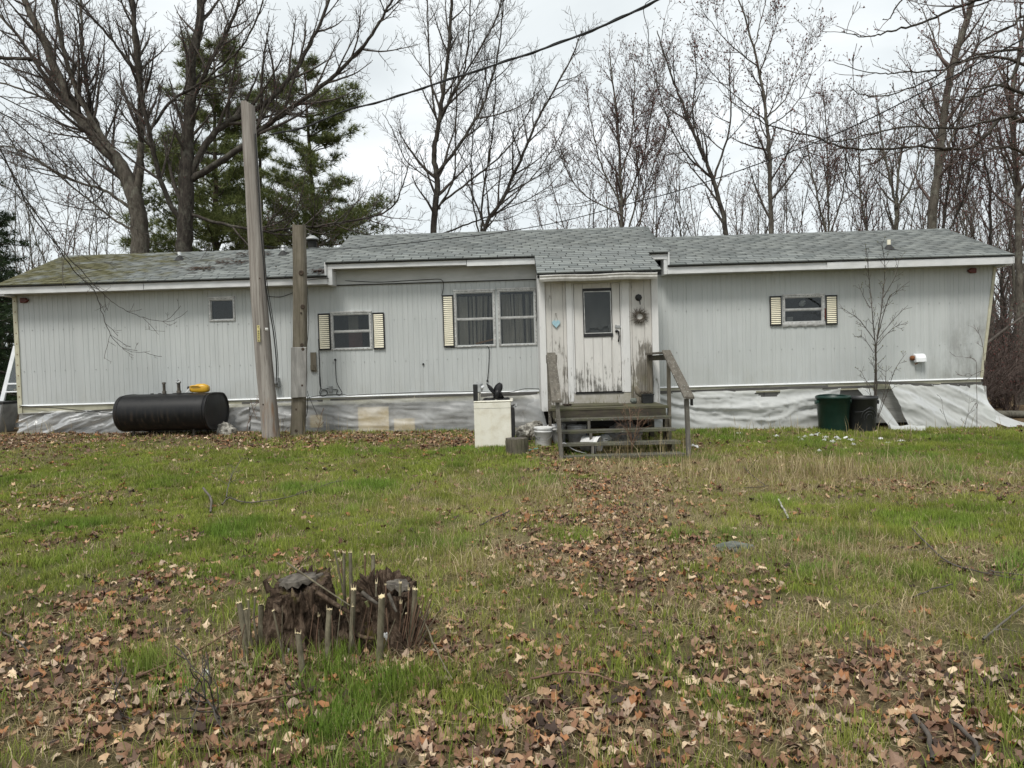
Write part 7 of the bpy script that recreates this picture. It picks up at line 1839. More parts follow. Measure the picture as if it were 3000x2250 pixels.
spots = [(20, 13, 2, 0.8), (110, 26, 1, 1.1), (190, 14, 0, 0.75), (480, 20, 1, 0.9), (1000, 20, 3, 0.8), (1120, 17, 0, 0.6), (1260, 19, 1, 0.7), (1410, 16, 3, 0.75), (1520, 26, 1, 0.9), (1610, 23, 0, 0.85), (1690, 20, 0, 0.9), (1840, 18, 1, 0.95), (1880, 24, 0, 1.0), (1945, 14, 1, 0.8), (2110, 19, 1, 0.9), (2150, 27, 0, 1.0), (2235, 14, 3, 0.9), (2280, 23, 1, 0.95), (2440, 14, 1, 0.75), (2520, 25, 0, 0.95), (2600, 18, 1, 0.85), (2640, 24, 1, 1.0), (2740, 17, 1, 0.95), (2815, 22, 0, 1.0), (2900, 21, 1, 1.05), (2990, 25, 0, 1.1), (3010, 15, 0, 0.95), (2950, 11, 0, 0.8), (2880, 30, 3, 1.1), (2920, 36, 1, 1.1), (2955, 32, 3, 1.0), (2985, 40, 1, 1.2), (3020, 34, 3, 1.1), (3060, 38, 1, 1.2), (2850, 40, 3, 1.2), (30, 34, 3, 1.0), (90, 38, 1, 1.1), (-40, 30, 3, 1.1), (140, 32, 3, 1.0), (3250, 16, 1, 1.0), (3330, 22, 0, 1.1), (3420, 18, 3, 1.1), (3520, 26, 1, 1.1), (3240, 30, 3, 1.2), (3650, 22, 0, 1.1), (-260, 24, 3, 1.1), (-360, 18, 0, 1.0), (-480, 26, 1, 1.1), (-150, 19, 0, 0.9), (60, 17, 3, 1.0), (150, 21, 0, 0.95), (235, 16, 3, 1.0), (300, 24, 2, 0.9), (650, 15, 3, 1.0), (740, 18, 1, 0.9), (820, 22, 0, 0.9), (905, 17, 3, 0.95), (1060, 26, 0, 0.8), (1200, 30, 3, 0.7), (1330, 24, 3, 0.9), (1480, 22, 0, 0.75), (1560, 19, 1, 0.72), (1650, 17, 1, 0.75), (1730, 15, 1, 0.85), (1770, 21, 0, 0.95), (1905, 16, 0, 0.85), (1970, 19, 1, 0.85), (2035, 14, 3, 0.9), (2070, 22, 0, 0.9), (2170, 17, 1, 0.85), (2200, 25, 0, 0.9), (2300, 16, 3, 0.95), (2340, 20, 1, 0.9), (2390, 26, 0, 0.9), (2480, 17, 0, 0.8), (2560, 21, 1, 0.85), (2660, 15, 3, 0.95), (2700, 20, 0, 0.85), (2790, 13, 1, 0.9), (2840, 17, 0, 0.95), (2870, 11, 3, 0.9), (2930, 14, 1, 1.0), (2960, 19, 0, 1.0), (3040, 12, 1, 1.0), (3080, 17, 0, 1.0), (3160, 14, 3, 1.0)]
used = set()
for q, (px, Y, kd, sc) in enumerate(spots):
    p_ = at(px, 700, Y); loc = (p_.x, Y, gzf(p_.x, Y)); rz = rnd.uniform(0, 6.28)
    lb = KL[kd] + next(t_ for lim, t_ in ((450, ' the mossy roof end'), (1000, ' the utility pole'), (1500, ' the raised roof left of the porch'), (2000, ' the porch peak'), (2330, ' the right roof near the porch'), (2650, ' the right roof by the white vent pipe'), (9999, ' the raked right end')) if px < lim)
    if kd not in used:
        used.add(kd); o = kinds[kd]; o.location = loc; o.rotation_euler = (0, 0, rz); o.scale = (sc, sc, sc); o['label'] = lb
    else: copy_tree(kinds[kd], loc, rz, sc, lb)

# ---- brush: tangled reddish shrubs right of the home and a little on the left
def shrub(seed, H, n, spec, m1, bud, spread=0.5):
    W = Woody(seed); root = thing('leafless_shrub', 'x', 'shrub', (0, 0, 0), 'tangled shrubs in the thicket right of the home')
    for k in range(n):
        a = W.r.uniform(0, 6.28); s_ = W.r.uniform(0.1, spread); h = H * W.r.uniform(0.5, 1.0)
        P = [Vector((math.cos(a) * 0.1, math.sin(a) * 0.1, -0.1)), Vector((math.cos(a) * s_ * 0.4 * h, math.sin(a) * s_ * 0.4 * h, h * 0.45)), Vector((math.cos(a) * s_ * h, math.sin(a) * s_ * h, h * W.r.uniform(0.8, 1.0)))]
        pl, rl = W.limb(P, 0.014, 0.005, 0, 4, 0.04)
        W.spawn(pl, rl, 1, spec, h * 0.7, start=0.15, density=1.0)
    W.build(root, m1, m1, bud, 0.016, 0.5)
    return root
SH = dict(lev=[lv(5, 0.1, 0.05, 3, 0.4, 0.5, 40), lv(4, 0.12, 0.06, 3, 0.20, 0.42, 44, 14, 0.2, 0.0045, 0.009, 0.5, mn=0.25), lv(3, 0.14, 0.04, 3, 0.18, 0.42, 50, 16, 0.2, 0.004, 0.006, 0.5, mn=0.15)])
sk = [shrub(51, 2.8, 22, SH, 'branch_red', 'bud', 0.6), shrub(52, 1.8, 26, SH, 'branch_red', None, 1.0), shrub(53, 3.6, 18, SH, 'branch', 'bud', 0.45)]
SKL = ['reddish tangled leafless shrub in the thicket right of the home', 'low brown sprawling leafless shrub in the thicket right of the home', 'tall dark upright leafless shrub in the thicket right of the home']
used = set()
sspots = [(10.2, 2.2, 1, 0.9), (10.8, 3.2, 0, 1.0), (10.0, 4.6, 2, 1.0), (11.3, 4.4, 1, 1.1), (10.6, 5.6, 0, 1.1), (11.6, 6.0, 2, 1.0), (9.9, 6.6, 0, 1.1), (11.0, 7.4, 1, 1.4), (12.2, 7.2, 0, 1.2), (10.5, 8.6, 2, 1.1), (12.0, 9.0, 0, 1.3), (11.4, 10.5, 1, 1.6), (13.2, 10.0, 2, 1.2), (12.8, 12.0, 0, 1.5), (14.4, 13.0, 1, 1.8), (13.6, 15.0, 0, 1.6), (11.9, 3.4, 0, 1.0), (12.6, 5.0, 1, 1.2), (15.5, 16.0, 2, 1.5), (12.4, 14.0, 1, 1.7), (11.9, 8.0, 2, 1.0), (13.0, 8.6, 1, 1.5), (14.0, 11.0, 0, 1.5), (15.5, 13.5, 1, 1.9), (12.0, 18.0, 1, 2.2), (14.0, 19.0, 2, 1.8), (17.0, 20.0, 1, 2.4), (10.3, 12.0, 0, 1.4), (11.2, 15.0, 2, 1.5), (16.5, 17.0, 0, 1.9), (14.5, 6.0, 1, 1.3), (13.4, 3.6, 0, 1.1), (15.2, 9.0, 2, 1.3), (17.0, 11.0, 1, 1.7), (16.0, 4.5, 1, 1.4), (18.5, 14.0, 0, 1.8)]
for q, (x_, y_, kd, sc) in enumerate(sspots):
    loc = (x_, y_, gzf(x_, y_)); rz = rnd.uniform(0, 6.28)
    if kd not in used:
        used.add(kd); o = sk[kd]; o.location = loc; o.rotation_euler = (0, 0, rz); o.scale = (sc, sc, sc); o['label'] = SKL[kd]
    else: copy_tree(sk[kd], loc, rz, sc, SKL[kd])

# ---- pines and spruce
def conifer(name, label, seed, px, Y, top_py, z0, Rmax, prof, tuft, per, cols, droop=0.0, whorl=0.42, nb=5, gapp=0.15, thin=1.0, lean=0.0, loose=False):
    Rn = random.Random(seed); rg = np.random.default_rng(seed)
    b = at(px, 700, Y); tp = at(px, top_py, Y)
    base = Vector((b.x, Y, gzf(b.x, Y))); H = tp.z - base.z
    root = thing(name, label, 'tree', base)
    W = Woody(seed)
    W.limb([base + Vector((0, 0, -0.2)), base + Vector((lean * 0.3, 0, H * 0.35)), base + Vector((lean * 0.7, 0, H * 0.7)), base + Vector((lean, 0, H))], 0.016 * H, 0.015, 0, 8, 0.02)
    C, D = [], []
    z = z0
    while z < H - 0.1:
        t_ = (z - z0) / (H - z0)
        Lb = Rmax * prof(t_) * (Rn.uniform(0.5, 1.2) if loose else 1.0)
        for k in range(nb):
            if Rn.random() < gapp: continue
            a = Rn.uniform(0, 6.28); L = Lb * Rn.uniform(0.55, 1.15); cx = base.x + lean * z / H
            P = [Vector((cx, Y, base.z + z)), Vector((cx + math.cos(a) * L * 0.5, Y + math.sin(a) * L * 0.5, base.z + z + L * (0.10 - droop * 0.5) + Rn.uniform(-0.1, 0.1))), Vector((cx + math.cos(a) * L, Y + math.sin(a) * L, base.z + z + L * (0.30 - droop) + Rn.uniform(-0.15, 0.15)))]
            pl, rl = W.limb(P, 0.010 + 0.012 * L, 0.006, 1, 4, 0.02, n=4)
            m = max(2, int(L / tuft * 2.4 * thin))
            for q in range(m):
                u = (0.42 if loose else 0.28) + (0.58 if loose else 0.72) * (q + Rn.random()) / m
                i_ = min(int(u * (len(pl) - 1)), len(pl) - 2); f = u * (len(pl) - 1) - i_
                p_ = [pl[i_][c] + (pl[i_ + 1][c] - pl[i_][c]) * f for c in range(3)]
                off = (1 - u * 0.4) * L * (0.15 if loose else 0.17)
                for o in range(2):
                    C.append((p_[0] + Rn.gauss(0, off), p_[1] + Rn.gauss(0, off), p_[2] + Rn.gauss(0.06, off * (0.22 if loose else 0.30))))
                    D.append((math.cos(a) * 0.6 + Rn.gauss(0, 0.5), math.sin(a) * 0.6 + Rn.gauss(0, 0.5), 0.45 - droop + Rn.gauss(0, 0.3)))
        z += whorl * Rn.uniform(0.6, 1.4)
    C, D = np.array(C), np.array(D); D /= np.linalg.norm(D, axis=1, keepdims=True)
    n = len(C); c = np.repeat(C, per, 0); d = np.repeat(D, per, 0) * 0.75 + rg.normal(0, 0.55, (n * per, 3)); d /= np.linalg.norm(d, axis=1, keepdims=True)
    ln = tuft * rg.uniform(0.6, 1.2, (n * per, 1)); s_ = np.cross(d, rg.normal(0, 1, (n * per, 3))); s_ /= np.linalg.norm(s_, axis=1, keepdims=True)
    wd = tuft * (0.036 if loose else 0.055)
    V = np.stack([c - s_ * wd, c + s_ * wd, c + d * ln], 1).reshape(-1, 3)
    shade = np.repeat(rg.uniform(0.65, 1.3, (n, 1)), per, 0)
    colr = np.array(cols)[rg.integers(0, len(cols), n * per)] * shade
    tag(link_mesh('needles', mesh_np('needles', V - np.array(base), tris=np.arange(len(V)).reshape(-1, 3), mats=[MAT['needles']], col=np.repeat(colr, 3, 0)), root), kind='stuff')
    W.build(root, 'bark_pine', 'branch')
    return root
PG = [(0.150, 0.175, 0.055), (0.115, 0.145, 0.045), (0.205, 0.220, 0.085), (0.085, 0.110, 0.036)]
SG = [(0.035, 0.058, 0.024), (0.048, 0.076, 0.030), (0.026, 0.044, 0.020)]
pprof = lambda t: (0.85 + 0.25 * math.sin(t * 9)) * (1 - t ** 2.2) + 0.10
bprof = lambda t: (0.80 + 0.20 * math.sin(t * 8 + 1)) * (1 - t ** 4) * (0.6 + 0.4 * math.sin(math.pi * min(1, t + 0.25))) + 0.12
conifer('pine_tree', 'broad full white pine behind the two big maples', 61, 620, 13.0, 110, 3.4, 3.5, bprof, 0.27, 13, PG, -0.10, 0.48, 7, 0.14, 2.2, 0.4, True)
conifer('pine_tree', 'ragged white pine right of the utility pole with bare lower branches', 62, 935, 11.0, 150, 3.0, 2.8, pprof, 0.25, 13, PG, 0.0, 0.50, 7, 0.16, 2.2, -0.3, True)
conifer('pine_tree', 'half-hidden pine trunk with thin foliage between the utility pole and the maples', 63, 760, 15.0, 230, 3.5, 1.6, pprof, 0.26, 11, PG, 0.0, 0.7, 5, 0.3, 1.8, 0.2, True)
conifer('spruce_tree', 'dark drooping spruce at the left end of the home', 64, -60, 4.5, 480, 0.5, 2.2, lambda t: 1.0 - 0.85 * t, 0.15, 13, SG, 0.35, 0.28, 7, 0.08, 1.0)
conifer('spruce_tree', 'dark spruce behind the leaning glass door panel', 65, -20, 9.0, 620, 0.4, 2.3, lambda t: 1.0 - 0.85 * t, 0.18, 11, SG, 0.30, 0.30, 7, 0.1, 1.0)
# ------------------------------------------------------------------ foreground stump with cut shoots
Kq = crop(550, 1550, 850 / 2169)
sc0 = gpt(1000, 1905); SY_ = sc0.y + 0.12
root_p = Vector((at(*Kq(1150, 880), SY_).x, SY_, gzf(sc0.x, SY_)))
stump = thing('tree_stump', 'rotten hollow tree stump ringed with freshly cut shoots in the leaves', 'stump', root_p)
def stump_piece(name, cx, cy, r0, r1, h_fn, seed, cut=None, a0=0, a1=2 * math.pi, inner=0.0, mat='rotten', nseg=150):
    g_ = gzf(cx, cy); N = 46
    tt, aa = np.meshgrid(np.linspace(0, 1, N + 1), a0 + (a1 - a0) * np.arange(nseg + 1) / nseg, indexing='ij')
    px_, py_ = np.cos(aa), np.sin(aa)           # noise on the circle, so the seam closes
    n1 = vnoise(px_ * 1.6 + seed * 7, py_ * 1.6 + tt * 0.8, 0.7, seed) - 0.5
    n2 = vnoise(px_ * 4.5 + seed * 3, py_ * 4.5 + tt * 2.0, 0.8, seed + 2) - 0.5
    n3 = vnoise(px_ * 13 + seed, py_ * 13 + tt * 5.0, 0.9, seed + 4) - 0.5
    rg = (1 - np.abs(2 * vnoise(px_ * 5.5 + seed, py_ * 5.5 + tt * 1.1 + 0.4 * n2, 0.5, seed + 6) - 1)) ** 3          # cracks between bark plates
    pl_ = vnoise(px_ * 7 + 3, py_ * 7 + tt * 7.0, 0.8, seed + 7)
    rr = (r0 + (r1 - r0) * tt) * (1 - 0.13 * rg + 0.07 * (pl_ > 0.5) + (1 - tt) ** 2.5 * 0.35 + 0.26 * n1 + 0.22 * n2 + 0.15 * n3)
    hh = h_fn(px_, py_) * (1 + 0.16 * n2 + 0.10 * n3 * (tt > 0.9))
    rows = [[Vector((cx + px_[j, k] * rr[j, k], cy + py_[j, k] * rr[j, k], g_ - 0.05 + (hh[j, k] + 0.05) * tt[j, k])) for k in range(nseg + 1)] for j in range(N + 1)]
    mb = MB(); mb.grid(rows)
    top = rows[-1]; c_ = sum((p for p in top[:-1]), Vector()) / (len(top) - 1)
    ring2 = [p.lerp(c_, 0.35) + Vector((0, 0, -0.04 * inner + 0.02 * math.sin(i * 2.3))) for i, p in enumerate(top)]
    ring3 = [p.lerp(c_, 0.75) + Vector((0, 0, -0.16 * inner + 0.03 * math.sin(i * 1.7))) for i, p in enumerate(top)]
    ring4 = [c_ + Vector((0, 0, -0.2 * inner)) for p in top]
    mb.grid([top, ring2, ring3, ring4])
    return mb.build(name, MAT[mat], stump)
lc = at(*Kq(850, 860), SY_); rc = at(*Kq(1480, 860), SY_ + 0.03)
stump_piece('left_trunk', lc.x, SY_, 0.175, 0.155, lambda c, s: 0.345 + 0.03 * c + 0.035 * s, 3, inner=0.35)
stump_piece('right_trunk', rc.x, SY_ + 0.03, 0.185, 0.165, lambda c, s: 0.315 - 0.02 * c + 0.03 * s, 8, inner=1.0)
stump_piece('core', (lc.x + rc.x) / 2, SY_ - 0.02, 0.17, 0.10, lambda c, s: 0.14 + 0.03 * c, 13, inner=0.2)
# grey sawn faces left from felling
def slab(cx, cy, z, rx, ry, tx, ty, seed):
    N = 26; P = []
    for k in range(N):
        a = 2 * math.pi * k / N; q = 1 + 0.14 * math.sin(3 * a + seed) + 0.09 * math.sin(7 * a) + 0.06 * math.sin(13 * a + seed)
        dx, dy = math.cos(a) * rx * q, math.sin(a) * ry * q
        P.append((cx + dx, cy + dy, z + tx * dx + ty * dy))
    mb = MB(); top = [Vector(p) for p in P]; bot = [p.lerp(Vector((cx, cy, z)), -0.06) + Vector((0, 0, -0.016 - 0.02 * math.sin(p.x * 60) ** 2)) for p in top]
    mb._add(top, [tuple(range(N))]); mb.grid([bot + [bot[0]], top + [top[0]]])
    return mb.build('sawn_face', MAT['weathered_cut'], stump)
slab(lc.x - 0.015, SY_ + 0.055, gzf(lc.x, SY_) + 0.372, 0.115, 0.07, 0.12, 0.10, 1)
slab(rc.x + 0.085, SY_ + 0.04, gzf(rc.x, SY_) + 0.322, 0.062, 0.06, -0.12, 0.06, 4)
# jagged bark spikes
for k in range(24):
    a = rnd.uniform(0, 6.28); cx = (lc.x if k % 2 else rc.x); rr = rnd.uniform(0.13, 0.20)
    p0 = Vector((cx + math.cos(a) * rr, SY_ + 0.02 + math.sin(a) * rr * 0.9, gzf(cx, SY_) + rnd.uniform(0.04, 0.30)))
    h = rnd.uniform(0.05, 0.12)
    MB().tube([p0, p0 + Vector((rnd.gauss(0, 0.012), rnd.gauss(0, 0.012), h * 0.6)), p0 + Vector((rnd.gauss(0, 0.02), rnd.gauss(0, 0.02), h))], [rnd.uniform(0.010, 0.026), 0.016, 0.003], 4, smooth=False).build('bark_spike', MAT['rotten'], stump)
SHOOTS = [(385, 555, 440, 970, 23), (432, 605, 480, 900, 24), (548, 570, 560, 900, 24), (825, 785, 865, 1095, 25), (1060, 605, 1050, 960, 25), (1240, 455, 1215, 950, 22), (1450, 510, 1432, 1000, 28), (1700, 455, 1660, 700, 22), (1385, 195, 1380, 360, 17), (1215, 180, 1210, 380, 16), (1168, 180, 1175, 400, 12), (1590, 405, 1580, 640, 12),
          (640, 615, 740, 1040, 9), (765, 610, 795, 880, 9), (958, 600, 965, 900, 9), (505, 512, 512, 700, 9), (452, 535, 455, 700, 8), (1325, 195, 1328, 330, 7), (1098, 165, 1205, 480, 8), (1145, 240, 1195, 500, 6), (980, 655, 960, 940, 6), (1235, 585, 1200, 970, 9), (1595, 560, 1560, 900, 6), (1735, 590, 1640, 860, 7), (1410, 410, 1400, 640, 8), (1480, 420, 1460, 640, 6)]
rr_ = random.Random(77)
for _ in range(22): 
    x_ = rr_.uniform(1560, 1860); SHOOTS.append((x_ + rr_.uniform(-10, 60), rr_.uniform(450, 640), 1560 + (x_ - 1560) * 0.5, rr_.uniform(820, 930), rr_.uniform(3, 6)))
for _ in range(26):
    x_ = rr_.uniform(330, 1750); SHOOTS.append((x_ + rr_.uniform(-150, 150), rr_.uniform(500, 860), x_, rr_.uniform(865, 1050), rr_.uniform(2.0, 4.5)))
for q, (tx, ty, bx_, by_, rp) in enumerate(SHOOTS):
    px, py = Kq(bx_, by_)
    if by_ > 860: g_ = gpt(px, py); Yb = g_.y
    elif by_ < 520: Yb = SY_ + 0.22
    else: Yb = SY_ - 0.12 if tx < 1500 else SY_ - 0.08
    dist = Yb - CAM_LOC.y; r_ = rp * 0.86 * 0.3919 * dist / FPX
    top = at(*Kq(tx, ty), Yb + rr_.uniform(-0.03, 0.03)); bot = at(px, py, Yb); gb = gzf(bot.x, Yb)
    if by_ < 860 and by_ > 520: bot = Vector((bot.x, Yb, max(gb - 0.02, bot.z - 0.1)))
    else: bot = Vector((bot.x, Yb, gb - 0.03))
    mid = bot.lerp(top, 0.5) + Vector((rr_.gauss(0, 0.006), 0, 0))
    thick = rp > 9.5
    sh = MB().tube(smooth([bot, mid, top], 4), [r_ * 1.12] * 3 + [r_ * 1.04] * 3 + [r_] * 3, 12 if thick else 5).build('shoot', MAT['shoot'] if thick or rp > 7.5 or q % 3 == 0 else MAT['shoot_red'], stump)
    ax = (top - mid).normalized()
    if rp > 5:
        mb = MB(); n_ = 12 if thick else 6
        u_ = ax.orthogonal().normalized(); v_ = ax.cross(u_); ring = []
        for k in range(n_):
            a = 2 * math.pi * k / n_; ring.append(top + (u_ * math.cos(a) + v_ * math.sin(a)) * r_ * 0.97 + ax * (0.004 + 0.5 * r_ * math.cos(a + q) * ((q * 37) % 7) / 7 + rr_.uniform(0, 0.003)))
        mb._add(ring + [top + ax * 0.008], [(k, (k + 1) % n_, n_) for k in range(n_)])
        for k in range(0, n_, 2 if thick else 3):     # splinters round the cut
            p = ring[k]; o_ = (p - top).normalized()
            mb.tube([p - ax * 0.004, p + ax * (rr_.uniform(0.002, 0.009) if rr_.random() < 0.7 else rr_.uniform(0.012, 0.026)) + o_ * rr_.uniform(-0.002, 0.006)], [0.0032, 0.0006], 3)
        mb.build('cut_end', MAT['cut_wood'], sh)
# debris leaning in the stump
for a, b, r_, m_ in (((740, 250), (1210, 570), 0.005, 'shoot'), ((960, 470), (1220, 630), 0.014, 'rotten'), ((1300, 470), (1420, 560), 0.011, 'weathered_cut'), ((1240, 790), (1400, 820), 0.012, 'rotten'), ((1500, 480), (1560, 620), 0.010, 'weathered_cut'), ((870, 905), (1040, 940), 0.006, 'shoot_red')):
    MB().tube([at(*Kq(*a), SY_ - 0.19), at(*Kq((a[0] + b[0]) / 2, (a[1] + b[1]) / 2 + 4), SY_ - 0.20), at(*Kq(*b), SY_ - 0.21)], [r_, r_, r_ * 0.7], 6).build('loose_stick', MAT[m_], stump)
for x_, y_ in ((1335, 540),):
    p = at(*Kq(x_, y_), SY_ - 0.19); MB().tube([p, p + Vector((0.01, 0, -0.03))], [0.012, 0.008], 6).build('moss_tuft', MAT['bud_green'], stump)
for px, py in ((750, 935), (1485, 800), (140, 1105)):
    p = at(*Kq(px, py), SY_ - 0.24 if px > 700 else SY_ - 0.5)
    if py > 900: g_ = gpt(*Kq(px, py + 20)); p = g_ + Vector((0, 0, 0.04))
    lump_mesh('paper_scrap', p, (0.014, 0.006, 0.015), int(px), 'white_pl', 1.3, 3, 'small white torn scrap caught at the foot of the stump', 'scrap', 'white scraps at the stump')

# ------------------------------------------------------------------ fallen branches and sticks
def stick(label, pts, r0, r1, m_, twigs=0.0, lift=0.02, seed=1, z_up=None):
    P = []
    for k, (px, py) in enumerate(pts):
        g_ = gpt(px, py); P.append(g_ + Vector((0, 0, lift + (z_up[k] if z_up else 0))))
    root = thing('fallen_branch', label, 'branch', P[0], 'sticks fallen on the lawn')
    W = Woody(seed)
    pl, rl = W.limb(P, r0, r1, 0, 7, 0.004, n=5)
    if twigs: W.spawn(pl, rl, 0, dict(lev=[lv(5, 0.12, 0.03, 4, 0.22 / twigs, 0.35, 45, 14, 0.2, 0.0022, 0.006, 0.3, mn=0.12), lv(3, 0.14, 0.05, 3, 0.16, 0.35, 45, 14, 0.3, 0.0018, 0.003, 0.3, mn=0.06)]), 0.9)
    W.build(root, m_, m_)
    return root
stick('long lichen-grey fallen branch with side twigs on the green lawn', [(651, 1490), (673, 1471), (723, 1483), (836, 1471), (972, 1426), (1010, 1420)], 0.010, 0.004, 'branch_pale', 1.4, 0.05, 1)
stick('forked end of grey branch arching up from the green grass', [(664, 1468), (669, 1450), (687, 1420), (714, 1395)], 0.008, 0.003, 'branch_pale', 1.2, 0.04, 2, z_up=(0, 0.06, 0.14, 0.22))
stick('stout lichened stick stub standing in the grass', [(597, 1462), (619, 1480), (617, 1508)], 0.014, 0.011, 'branch_pale', 0, 0.03, 3, z_up=(0.10, 0.04, 0.0))
stick('pale birch stick lying on the right of the lawn', [(2281, 1473), (2296, 1500), (2310, 1531)], 0.010, 0.009, 'stone_pale', 0, 0.04, 4)
stick('dark forked twig above the fieldstone', [(2175, 1379), (2210, 1410), (2240, 1438), (2180, 1442)], 0.006, 0.004, 'branch', 0.6, 0.06, 5)
stick('long thin dark stick across the right lawn', [(2672, 1561), (2760, 1654), (2848, 1689), (2994, 1719)], 0.007, 0.004, 'branch', 0.4, 0.05, 6)
stick('curved dark stick in the leaves at the right foreground', [(2678, 2116), (2719, 2169), (2731, 2245)], 0.011, 0.009, 'branch', 0, 0.03, 7)
stick('hooked dark stick in the right foreground leaves', [(2784, 2128), (2848, 2180), (2865, 2216), (2842, 2248)], 0.010, 0.007, 'branch', 0, 0.03, 8)
stick('thin red-brown cane arching over the foreground leaves', [(1555, 2017), (1640, 2000), (1730, 2003), (1830, 2035)], 0.006, 0.004, 'shoot_red', 0, 0.05, 9)
stick('long straight red-brown cane left of the stump foot', [(550, 2110), (722, 2083), (883, 2053)], 0.007, 0.005, 'shoot_red', 0, 0.04, 10)
stick('straight tan cane leaning from the leaves into the stump', [(400, 2010), (550, 1946), (668, 1900), (800, 1860)], 0.007, 0.004, 'shoot_red', 0, 0.05, 11, z_up=(0, 0, 0.04, 0.12))
stick('thin tan cane right of the stump', [(1234, 1870), (1280, 1940), (1326, 2012)], 0.005, 0.004, 'shoot', 0, 0.04, 12, z_up=(0.12, 0.03, 0))
stick('small dark stick on the left leaf drift', [(0, 1860), (40, 1880), (85, 1925)], 0.007, 0.004, 'branch', 0.3, 0.03, 13)
stick('short dark stick beside the leaf swath in the middle lawn', [(1407, 1550), (1450, 1528), (1495, 1505)], 0.008, 0.005, 'branch', 0, 0.04, 14)
stick('dark twig arching over the lower right lawn', [(2676, 1768), (2730, 1745), (2790, 1732)], 0.006, 0.004, 'branch', 0.3, 0.05, 15)
stick('forked stick at the right border of the lawn', [(2880, 1890), (2940, 1840), (3000, 1790)], 0.007, 0.005, 'branch_pale', 0.4, 0.04, 16)
stick('dark straight stick lying near the raked end', [(2900, 1690), (2950, 1700), (3020, 1705)], 0.006, 0.004, 'branch', 0.2, 0.05, 17)

# small dead shrubs and sapling: explicit stems, grown twigs
def little_shrub(name, label, seed, Y, limbs, spec, m_, bud=None, bsize=0.01, L=0.6, cat='shrub', density=1.0, ground=True):
    W = Woody(seed); f = at(*limbs[0][0][0], Y); b = Vector((f.x, Y, gzf(f.x, Y)))
    root = thing(name, label, cat, b)
    for q, (pts, r0, r1) in enumerate(limbs):
        P = [at(px, py, Y + (W.r.uniform(-0.08, 0.08) * i)) for i, (px, py) in enumerate(pts)]
        if q == 0 and ground: P = [Vector((P[0].x, Y, b.z - 0.05))] + P
        pl, rl = W.limb(P, r0, r1, 0, 6, 0.004, n=5)
        W.spawn(pl, rl, 0, spec, L, start=0.2, density=density)
    W.build(root, m_, m_, bud, bsize)
    return root
TW = dict(lev=[lv(5, 0.10, 0.07, 4, 0.24, 0.42, 40, 12, 0.2, 0.0032, 0.008, 0.3, mn=0.15), lv(3, 0.12, 0.10, 3, 0.14, 0.35, 46, 14, 0.25, 0.0026, 0.004, 0.4, mn=0.06)])
q4 = lambda x, y: K4(x, y)
little_shrub('sapling', 'bare slender sapling in front of the siding behind the charcoal garbage can', 81, -0.50, [
    ([q4(1245, 1290), q4(1243, 1110), q4(1250, 850), q4(1230, 600), q4(1210, 400), q4(1190, 170)], 0.020, 0.004), ([q4(1255, 1250), q4(1256, 1000), q4(1255, 800), q4(1290, 550), q4(1310, 300), q4(1290, 130)], 0.017, 0.004), ([q4(1260, 760), q4(1330, 510), q4(1400, 440), q4(1470, 385)], 0.009, 0.003),
    ([q4(1300, 490), q4(1380, 350), q4(1400, 240)], 0.008, 0.003), ([q4(1245, 770), q4(1150, 640), q4(1080, 590), q4(1010, 545)], 0.009, 0.003), ([q4(1215, 560), q4(1170, 480), q4(1140, 405)], 0.007, 0.003), ([q4(1262, 800), q4(1350, 700), q4(1450, 650)], 0.007, 0.003), ([q4(1262, 760), q4(1380, 620), q4(1460, 540)], 0.007, 0.003), ([q4(1240, 850), q4(1170, 750), q4(1110, 745)], 0.006, 0.003),
    ([q4(1265, 1270), q4(1320, 1120), q4(1380, 950), q4(1450, 850)], 0.008, 0.003), ([q4(1260, 1260), q4(1200, 1060), q4(1150, 960)], 0.007, 0.003), ([q4(1265, 1260), q4(1310, 1080), q4(1320, 930)], 0.006, 0.003)], TW, 'branch', 'bud_green', 0.010, 0.6, 'sapling', 1.9)
RED = dict(lev=[lv(5, 0.13, 0.03, 4, 0.07, 0.55, 38, 14, 0.15, 0.0028, 0.005, 0.4, mn=0.16), lv(3, 0.14, 0.03, 3, 0.06, 0.45, 44, 14, 0.25, 0.002, 0.003, 0.4, mn=0.06)])
zs = crop(1600, 1150, 420 / 2212)
little_shrub('dead_shrub', 'rust-coloured dead shrub growing up through the open treads of the steps', 82, -3.08, [([zs(1330, 980), zs(1320, 740), zs(1300, 500), zs(1290, 220)], 0.011, 0.003), ([zs(1340, 800), zs(1390, 560), zs(1440, 230)], 0.008, 0.003), ([zs(1330, 800), zs(1240, 500), zs(1150, 260)], 0.007, 0.003), ([zs(1340, 740), zs(1480, 520), zs(1600, 400)], 0.007, 0.003), ([zs(1330, 760), zs(1230, 560), zs(1110, 480)], 0.006, 0.003)], RED, 'shoot_red', None, 0, 0.5, 'shrub', 1.0)
little_shrub('dead_shrub', 'small dark leafless bush in the leaves at the lower left of the stump', 83, gpt(654, 2138).y, [([(654, 2138), (640, 2100), (624, 2071), (600, 2045), (575, 2030)], 0.008, 0.003), ([(640, 2105), (625, 2060), (610, 2000), (560, 1960)], 0.005, 0.002), ([(632, 2085), (640, 2040), (628, 1990)], 0.004, 0.002), ([(615, 2060), (570, 2050), (540, 2010)], 0.004, 0.002), ([(600, 2045), (590, 2000), (570, 1975)], 0.004, 0.002)], TW, 'branch', None, 0, 0.22, 'shrub', 1.6)
little_shrub('dead_shrub', 'tiny dark bare twig bush in the left foreground leaves', 84, gpt(362, 2135).y, [([(362, 2135), (355, 2100), (345, 2070), (325, 2050)], 0.005, 0.002), ([(355, 2105), (370, 2070), (360, 2040)], 0.004, 0.002)], TW, 'branch', None, 0, 0.15, 'shrub', 1.2)
